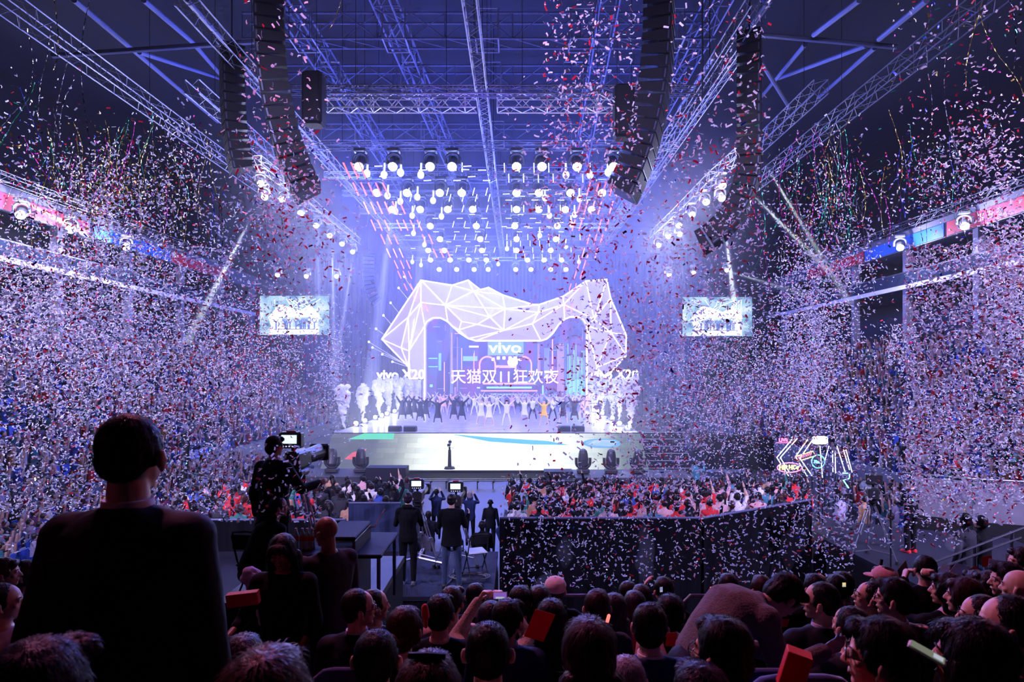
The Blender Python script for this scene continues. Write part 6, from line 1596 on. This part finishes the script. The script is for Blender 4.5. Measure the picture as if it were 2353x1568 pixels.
phone(W(2130, 1502, 1.6), .9, -1.2, .045, .09, 'pale phone held flat by the long-haired woman', (.16, .2, .14))
phone(W(1519, 1355, 5.3), .2, 0, .03, .05, 'small phone filming at the front rail', (.3, .3, .6), 'black')
def sheet(name, p, w, h, m, label, cat, R=(0, 0, 0), th=.004, group=None):
    b = MB(); b.rbox((0, 0, 0), (w, th, h), min(.002, th * .4)); o = b.build(name, m, loc=p); o.rotation_euler = R; return tag(o, label, cat, group)
MRP = mat('red_paper', (.75, .015, .02), .6, var=.05, scale=8, translucent=.25)
MWP = mat('white_paper', (.75, .7, .78), .7, var=.1, scale=8, translucent=.3)
sheet('folded_sheet', W(1240, 1438, 3.1), .11, .16, MRP, 'upright red sheet between the fist and the long black hair', 'paper', (.2, .35, .2))
sheet('gift_box', W(559, 1376, 3.95), .20, .085, mat('red_card', (.45, .01, .02), .45), 'flat red box held out by the woman in black', 'box', (.1, -.1, .05), .05)
sheet('red_card', W(1542, 1470, 2.6), .045, .06, MRP, 'small red card right of the navy suit collar', 'card', (.1, .1, .2))
sheet('red_bag', W(1825, 1540, 1.95), .075, .13, MRP, 'red paper bag at the bottom, right of the blue seat back', 'bag', (.1, .25, -.3), .05)
sheet('red_card', W(1803, 1432, 3.3), .05, .05, MRP, 'red card under the bending man near the broad black suit', 'card', (.3, .1, .3))
for n, (px, py, d, w, h, c) in enumerate([(2205, 1310, 6.6, .16, .14, 'w'), (2292, 1298, 6.4, .15, .10, 'w'), (2268, 1290, 6.9, .12, .12, 'r'), (2196, 1322, 6.9, .14, .16, 'r'), (2320, 1285, 6.6, .08, .10, 'w'), (2240, 1315, 6.8, .12, .10, 'r'), (2170, 1308, 7.0, .10, .12, 'w')]):
    sheet('paper_sheet', W(px, py, d), w, h, MWP if c == 'w' else MRP, '%s sheet lying crumpled on the empty seats by the right rail' % ('white' if c == 'w' else 'red'), 'paper', (random.uniform(-.6, .6), random.uniform(-.5, .5), random.uniform(-.6, .6)), .004, '%s sheets on the seats by the right rail' % ('white' if c == 'w' else 'red'))
sheet('programme', W(2075, 1312, 5.2), .13, .14, mat('programme_gold', (.6, .38, .2), .5), 'golden-brown programme held open beside the person in black', 'booklet', (.2, -.6, .4))
def stick(p, q, r, col, st, label):
    t = empty('light_stick', p, 0, label, 'light stick'); d = Vector(q) - Vector(p)
    b = MB(); b.cap((0, 0, 0), d, r, r, 8); b.build('glowing_tube', neon(col, st, 'stick'), t, True)
    b = MB(); b.cyl(-d.normalized() * .06, (0, 0, 0), r * 1.05, n=8); b.build('handle', M_BLACK, t)
stick(W(1642, 1371, 5.6), W(1634, 1352, 5.6), .012, (1, .1, .08), 3, 'red glowing stick by the rail, left of the bending man')
stick(W(1395, 1430, 3.6), W(1399, 1416, 3.6), .010, (.7, 1, .95), 3, 'white-green light stick beside the violet-haired girl')
stick(W(2024, 1300, 5.8), W(2022, 1312, 5.8), .012, (1, .15, .12), 2.5, 'short red light stick beside the pale cap')
t = empty('hand_clapper', W(978, 1440, 3.0), 0, 'red hand-shaped clapper held up beside the bun', 'clapper')
b = MB(); b.cap((0, 0, 0), (.0, 0, .05), .010, .012); b.cap((0, 0, .05), (-.004, 0, .095), .020, .016); b.build('paddle', CL['red'], t, True)
# a raised hand that holds it
def lone(*a): pass
# coat and bag over the chair, table and bottles
t = empty('hanging_coat', W(575, 1345, 5.0), 0, 'grey coat draped over a chair beside the red box', 'coat')
b = MB(); z0 = 0
b.cap((0, 0, .08), (.07, .02, .02), .07, .06); b.cap((.07, 0, .04), (.10, 0, -.30), .05, .035); b.cap((0, 0, .02), (.03, 0, -.18), .05, .02); b.cap((.10, 0, -.1), (.13, 0, -.5), .03, .025); b.cap((-.03, 0, .06), (.02, .05, .0), .05, .05)
me = fuse_mesh(b, .008, 2)
displace(me, lambda c: noise.noise(c * 18) * .014)
put('fabric', me, CL['lav'], t)
b = MB(); b.tube([(.02, 0, .0), (.05, .1, -.05), (.05, .1, -.9)], .01, 6); b.build('inner_frame', M_BLACK, t)
t = empty('work_table', (-1.9, 6.7, 3.4), 0, 'black table on the left platform carrying bottles and cables', 'table')
b = MB(); b.rbox((0, 0, .70), (1.0, .9, .04), .01); b.build('table_top', M_BLACK, t)
for sx in (-.46, .46):
    for sy in (-.4, .4): b = MB(); b.cyl((sx, sy, 0), (sx, sy, .69), .02, n=6); b.build('leg', M_DSTEEL, t)
t = empty('equipment_desk', W(798, 1215, 6.6), 0, 'dark desk end with tall side panel right of the man in T-shirt', 'desk'); z = t.location.z
b = MB(); b.rbox((0, 0, -.02), (.36, .7, .04), .01); b.build('desk_top', M_BLACK, t)
b = MB(); b.rbox((.16, 0, -.62), (.03, .68, 1.16), .008); b.build('side_panel', mat('panel_dark', (.04, .04, .06), .5), t)
def bottle(p, label, liquid=(.3, .5, .45), s=1.0):
    t = empty('water_bottle', p, 0, label, 'bottle')
    m = mat('bottle_plastic_%s' % str(liquid), liquid, .12, spec=.8, var=.1, scale=20)
    n = 12; ring = lambda r_, z_: [V(math.cos(2 * PI * i / n) * r_ * s, math.sin(2 * PI * i / n) * r_ * s, z_ * s) for i in range(n)]
    b = MB(); b.loft([ring(.030, 0), ring(.032, .02), ring(.029, .09), ring(.032, .12), ring(.032, .15), ring(.016, .19), ring(.012, .205)]); b.build('bottle_body', m, t, True)
    b = MB(); b.cyl((0, 0, .205 * s), (0, 0, .225 * s), .014 * s, n=10); b.build('cap', CL['white'], t)
    b = MB(); b.loft([ring(.0305, .095), ring(.0325, .11), ring(.0328, .14), ring(.0328, .145)]); b.build('label_band', CL['red'], t, True)
for n, (px, py) in enumerate([(695, 1288), (706, 1284), (717, 1290), (680, 1280)]):
    p = W(px, py, 6.45); p.z = 4.12
    bottle(p, ['clear water bottle on the table, leftmost of the four', 'water bottle with red band on the table, second from the left', 'water bottle on the table nearest the man in T-shirt', 'small bottle at the back edge of the table by the woman'][n])
bottle((-2.75, 6.95, 3.4), 'plastic bottle standing under the folding chair on the left platform')
for n, (p, lb) in enumerate([(W(906, 1310, 12.6), 'green-labelled bottle beside the left tripod dolly'), (W(1052, 1318, 12.2), 'bottle lying in a clear bag under the right tripod')]):
    bottle((p.x, p.y, 1.9), lb, (.25, .5, .4))
# cables
def cable(pts, label, r=.012, m=None):
    P0 = Vector(pts[0]); b = MB(); b.tube([Vector(p) - P0 for p in pts], r, 6); tag(b.build('cable', m or CL['grey'], loc=P0), label, 'cable')
cable([(-.95 + .32 * math.cos(a) * (1 + .02 * a), 12.1 + .22 * math.sin(a), 1.92 + .002 * a) for a in [i * .35 for i in range(50)]], 'coiled cable on the deck under the pale folding chair')
cable([(-1.32, 12.6, 1.92), (-1.3, 12.0, 1.92), (-1.38, 11.6, 1.92), (-1.33, 11.2, 1.92)], 'cable running from the right tripod to the front edge')
cable([(-1.9 + .16 * math.cos(a), 6.75 + .13 * math.sin(a), 4.15 + .003 * a) for a in [i * .4 for i in range(40)]] + [(-1.62, 6.9, 4.25), (-1.55, 7.1, 4.4)], 'pale cable loops piled on the table on the left platform', .010, CL['white'])
cable([(-3.0 + .1 * math.sin(i * .5), 11.6 + .03 * i, 1.92) for i in range(40)], 'thin cable wandering over the left part of the central platform')
# faint smoke puffs low in the centre and right
M_PUFF = mat('thin_smoke', (.30, .30, .50), 1.0, spec=0, var=.3, scale=6)
def volume_puff(px, pyb, pyt, wpx, d, label, dens=1.0):
    base = W(px, pyb, d); H = (pyb - pyt) * d / FPX; Wd = wpx * d / FPX / 2
    b = MB(); rng = random.Random(int(px))
    for i in range(9):
        u = (i + .5) / 9; s = Wd * (.45 + .6 * math.sin(PI * u)); b.ell((rng.uniform(-.4, .4) * Wd, 0, H * u), (s, s, H * .14 + s * .3))
    me = fuse_mesh(b, max(.02, Wd * .12), 3)
    m = bpy.data.materials.new('smoke_puff'); m.use_nodes = True; nt = m.node_tree; nt.nodes.clear()
    out = nt.nodes.new('ShaderNodeOutputMaterial'); vs_ = nt.nodes.new('ShaderNodeVolumeScatter'); vs_.inputs['Color'].default_value = (.9, .92, 1, 1); vs_.inputs['Density'].default_value = dens
    nt.links.new(vs_.outputs[0], out.inputs['Volume'])
    tag(put('smoke_puff', me, m, None, False, base), label, 'smoke', kind='stuff')
volume_puff(1300, 1300, 1235, 34, 10.5, 'faint bluish smoke wisp before the black partition, left one', .22)
volume_puff(1484, 1345, 1215, 40, 10.0, 'tall bluish smoke plume before the black partition', .32)
volume_puff(1262, 1365, 1325, 60, 9.6, 'low bluish smoke cloud left of the white cap', .35)
volume_puff(2195, 1265, 1235, 36, 9.2, 'small smoke cloud behind the right stair rail', .6)
# ------------------------------------------------------------------ falling confetti and streamers
M_CW = mat('confetti_white', (.90, .88, .93), .45, var=0, translucent=.45)
M_CR = mat('confetti_red', (.70, .02, .05), .4, var=0, translucent=.3)
M_CB = mat('confetti_blue', (.05, .08, .65), .3, .6, var=0)
M_CG = mat('confetti_green', (.05, .65, .35), .25, .7, var=0)
M_CY = mat('confetti_gold', (.95, .70, .18), .25, .9, var=0)
M_CP = mat('confetti_magenta', (.8, .05, .5), .25, .7, var=0)
M_CS = mat('foil_silver', (.85, .85, .92), .16, 1.0, var=0)
CMATS = [M_CW, M_CR, M_CB, M_CG, M_CY, M_CP, M_CS]
CNAMES = ['white', 'red', 'blue', 'green', 'gold', 'magenta', 'silver']
PAL = dict(n=[.84, .105, .02, .008, .012, .01, .005], r=[.74, .23, .01, .0, .01, .01, 0], g=[.50, .08, .02, .03, .25, .07, .05], w=[.90, .07, .01, .005, .01, .005, 0], m=[.46, .12, .07, .10, .10, .10, .05])
def blob(cx, cy_, sx, sy, n, d0, d1, pal='n', shape='g'):
    if shape == 'u': px = RNG.uniform(cx - sx, cx + sx, n); py = RNG.uniform(cy_ - sy, cy_ + sy, n)
    else:
        px = np.clip(RNG.normal(0, .52, n), -1.35, 1.35) * sx + cx; py = np.clip(RNG.normal(0, .52, n), -1.35, 1.35) * sy + cy_
    d = RNG.uniform(d0 ** .5, d1 ** .5, n) ** 2
    return np.stack([px, py, d, RNG.choice(7, n, p=np.array(PAL[pal]) / sum(PAL[pal]))], 1)
CL_ = [
    blob(200, 870, 330, 310, 9000, 6.5, 12, 'n', 'u'), blob(260, 800, 250, 210, 5000, 8, 14, 'w'), blob(110, 700, 200, 180, 2600, 7, 11), blob(260, 450, 200, 140, 1700, 7, 12, 'g'), blob(240, 470, 70, 90, 420, 8, 12, 'g'),
    blob(60, 420, 140, 230, 420, 7, 12, 'm'), blob(650, 500, 130, 200, 1300, 6, 10, 'r'), blob(640, 230, 90, 230, 110, 5, 7, 'n', 'u'), blob(580, 830, 200, 170, 5500, 12, 24, 'r'), blob(600, 820, 200, 240, 1000, 7, 12), blob(765, 850, 30, 110, 900, 18, 28, 'w'),
    blob(600, 1110, 140, 90, 620, 6, 9, 'n', 'u'), blob(110, 1180, 130, 90, 330, 6, 9, 'n', 'u'), blob(330, 560, 260, 140, 1300, 8, 13),
    blob(1360, 150, 110, 190, 640, 6, 9, 'r', 'u'), blob(1340, 460, 150, 210, 800, 5.5, 9, 'r'), blob(1400, 820, 190, 260, 1300, 6, 10, 'r'), blob(1340, 1220, 190, 130, 1050, 7.5, 11.5, 'n', 'u'), blob(1380, 1150, 170, 70, 330, 6, 9),
    blob(1600, 720, 170, 320, 2100, 6.5, 11), blob(1660, 900, 190, 200, 6500, 13, 25, 'n'), blob(1860, 780, 110, 230, 4800, 9, 15, 'w'), blob(1860, 900, 150, 160, 1300, 12, 20, 'w'), blob(2230, 860, 150, 300, 6800, 6.5, 11, 'n', 'u'), blob(2330, 640, 110, 200, 2600, 7, 10, 'w'), blob(2120, 970, 250, 130, 1900, 8, 15),
    blob(2070, 800, 45, 60, 420, 10, 13, 'w'), blob(1750, 1210, 210, 130, 1250, 7.2, 11, 'n', 'u'), blob(2020, 1150, 200, 110, 800, 7, 11, 'n', 'u'), blob(2250, 350, 120, 130, 620, 7, 10, 'n'), blob(2200, 130, 150, 130, 190, 6, 9, 'm', 'u'), blob(1650, 190, 120, 190, 240, 5.5, 8, 'r', 'u'), blob(1650, 450, 110, 130, 330, 6, 9, 'r', 'u'),
    blob(1900, 480, 140, 160, 900, 8, 13, 'm'), blob(1930, 620, 90, 90, 500, 8, 13, 'n'), blob(2130, 420, 80, 110, 420, 8, 12, 'm'), blob(420, 380, 60, 140, 260, 8, 12, 'n'), blob(800, 700, 60, 300, 90, 7, 10, 'n', 'u'), blob(1530, 1050, 90, 80, 300, 7, 11, 'n', 'u'), blob(2200, 1160, 130, 50, 300, 8, 11, 'r', 'u')]
C = np.concatenate(CL_)
X = (C[:, 0] - CX) / FPX * C[:, 2]; Z = CAMZ - (C[:, 1] - CY) / FPX * C[:, 2]; Y = C[:, 2]
ok = (Z > .2) & (Z < 26) & (np.abs(X) < 27) & (C[:, 0] > -40) & (C[:, 0] < 2400)
# stay clear of the platforms and the partition
ok &= ~((X > -7) & (X < -.4) & (Y > 11) & (Y < 14.2) & (Z < 3.2)); ok &= ~((X > 7.5) & (Y > 9.5) & (Y < 17.5) & (Z < 1.8)); ok &= ~((Y < 8.7) & (X > -3.6) & (X < -1.5) & (Z < 3.5))
rows_ok = ~((np.abs(X) > 18) & (Z < .55 + .56 * (np.abs(X) - 18) / .78 + .2))
ok &= rows_ok
C, X, Y, Z = C[ok], X[ok], Y[ok], Z[ok]
order = np.argsort(Y); C, X, Y, Z = C[order], X[order], Y[order], Z[order]
N = len(X)
def pieces(n, rng):
    L = rng.uniform(.042, .062, n)[:, None]; w = rng.uniform(.016, .022, n)[:, None]; bend = rng.normal(0, .9, n)
    d = rng.normal(0, 1, (n, 3)); d[:, 2] *= .8; d /= np.linalg.norm(d, axis=1, keepdims=True)
    e = rng.normal(0, 1, (n, 3)); e -= d * np.sum(e * d, 1, keepdims=True); e /= np.linalg.norm(e, axis=1, keepdims=True)
    f = np.cross(d, e); cb, sb = np.cos(bend / 2)[:, None], np.sin(bend / 2)[:, None]
    p = [-d * cb * L / 2 + f * sb * L / 2, np.zeros_like(d), d * cb * L / 2 + f * sb * L / 2]
    return np.stack([p[0] - e * w / 2, p[0] + e * w / 2, p[1] - e * w / 2, p[1] + e * w / 2, p[2] - e * w / 2, p[2] + e * w / 2], 1)
PV = pieces(N, RNG)
NI = 300
for i in range(min(NI, N)):
    me = bpy.data.meshes.new('confetti_strip'); me.from_pydata(PV[i].tolist(), [], [(0, 1, 3, 2), (2, 3, 5, 4)])
    c = CNAMES[int(C[i, 3])]
    o = put('confetti_strip', me, CMATS[int(C[i, 3])], loc=(X[i], Y[i], Z[i]))
    tag(o, '%s strip of confetti fluttering in the air' % c, 'confetti', 'nearest %s confetti strips in the air' % c)
vv = (PV[NI:] + np.stack([X, Y, Z], 1)[NI:, None, :]).reshape(-1, 3); m_ = N - NI
base = (np.arange(m_) * 6)[:, None]
fa = np.concatenate([base + np.array([0, 1, 3, 2]), base + np.array([2, 3, 5, 4])], 1).reshape(-1, 4)
me = bpy.data.meshes.new('confetti'); me.vertices.add(len(vv)); me.vertices.foreach_set('co', vv.ravel()); me.loops.add(len(fa) * 4); me.loops.foreach_set('vertex_index', fa.ravel().astype(np.int32))
me.polygons.add(len(fa)); me.polygons.foreach_set('loop_start', (np.arange(len(fa)) * 4).astype(np.int32)); me.polygons.foreach_set('material_index', np.repeat(C[NI:, 3].astype(np.int32), 2))
me.update(calc_edges=True)
tag(put('confetti', me, CMATS), 'clouds of white and red confetti filling the air of the hall', 'confetti', kind='stuff')
# streamers: long twisted foil ribbons hanging and falling
def ribbon(L, seed, w=.0055):
    rng = random.Random(seed); n = int(L / .028); V_ = []; F = []
    x = y = 0.0; ph = rng.uniform(0, 6)
    for i in range(n + 1):
        t = i * .028; a = ph + t * rng.uniform(28, 40)
        x += .010 * math.sin(t * 2.1 + ph) + rng.uniform(-.004, .004); y += .006 * math.cos(t * 1.7 + ph)
        V_ += [(x + w * math.cos(a), y + w * math.sin(a), -t), (x - w * math.cos(a), y - w * math.sin(a), -t)]
        if i: k = 2 * i; F.append((k - 2, k - 1, k + 1, k))
    me = bpy.data.meshes.new('streamer'); me.from_pydata(V_, [], F); return me
st = [(120, -20, 7, .9, 4), (210, -10, 7, 2.2, 6), (785, -10, 7, .55, 4), (60, 60, 8, 3.0, 6), (45, 200, 8, 1.2, 2), (80, 190, 8, 1.8, 3), (118, 60, 8, 2.2, 6), (160, 120, 9, 2.0, 6), (175, 180, 9, 2.0, 6), (120, 330, 8, .8, 3),
      (2265, -10, 7, 1.1, 4), (2310, -20, 6.5, 1.0, 6), (2150, -10, 8, 2.4, 6), (2175, 120, 8, 2.2, 6), (2190, 300, 8, 1.6, 6), (2250, 30, 8, 1.7, 4), (2290, 260, 8, 1.2, 6), (2070, 340, 9, .9, 2), (1960, 260, 9, 1.5, 4), (2040, 250, 9, 1.4, 4)]
rg = random.Random(3)
for i in range(60): st.append((rg.gauss(260, 110), rg.uniform(240, 430), rg.uniform(8, 12), rg.uniform(.7, 1.9), rg.choice([6, 6, 4, 4, 3, 5])))
for i in range(16): st.append((rg.gauss(440, 45), rg.uniform(330, 450), rg.uniform(8, 11), rg.uniform(.6, 1.5), rg.choice([6, 6, 4, 2])))
for i in range(64): st.append((rg.gauss(1900, 75), rg.uniform(280, 470), rg.uniform(8, 12), rg.uniform(.7, 1.7), rg.choice([6, 6, 3, 4, 5, 6])))
for i in range(18): st.append((rg.gauss(2140, 45), rg.uniform(280, 430), rg.uniform(8, 12), rg.uniform(.6, 1.4), rg.choice([6, 3, 3, 2, 6])))
cache = {}
for i, (px, py, d, L, c) in enumerate(st):
    k = (round(L * 4), c)
    if k not in cache: cache[k] = ribbon(max(.25, k[0] / 4), i); cache[k].materials.append(CMATS[c])
    o = put('streamer', cache[k], None, loc=W(px, py, d)); o.rotation_euler = (rg.uniform(-.12, .12), rg.uniform(-.25, .25), rg.uniform(0, 6))
    side = 'left' if px < 1190 else 'right'
    tag(o, 'long twisted %s foil streamer falling on the %s side of the hall' % (CNAMES[c], side), 'streamer', '%s foil streamers falling on the %s side' % (CNAMES[c], side))
# ------------------------------------------------------------------ theatrical haze, thin in the hall and thicker over the stage
def haze_box(p0, p1, dens, label, g=.2):
    b = MB(); b.bbox(p0, p1)
    m = bpy.data.materials.new('haze'); m.use_nodes = True; nt = m.node_tree; nt.nodes.clear()
    out = nt.nodes.new('ShaderNodeOutputMaterial'); vs_ = nt.nodes.new('ShaderNodeVolumeScatter')
    vs_.inputs['Color'].default_value = (.92, .94, 1, 1); vs_.inputs['Density'].default_value = dens; vs_.inputs['Anisotropy'].default_value = g
    nt.links.new(vs_.outputs[0], out.inputs['Volume'])
    tag(b.build('haze', m), label, 'haze', kind='stuff')
haze_box((-35.9, 8.6, .02), (35.9, 88.9, 27.1), .0005, 'thin haze hanging through the whole hall')
haze_box((-15.5, 29.0, .1), (12.5, 71.0, 19.5), .0120, 'thicker stage haze hanging under the lamp grid', .5)
bpy.data.scenes.remove(TMP)
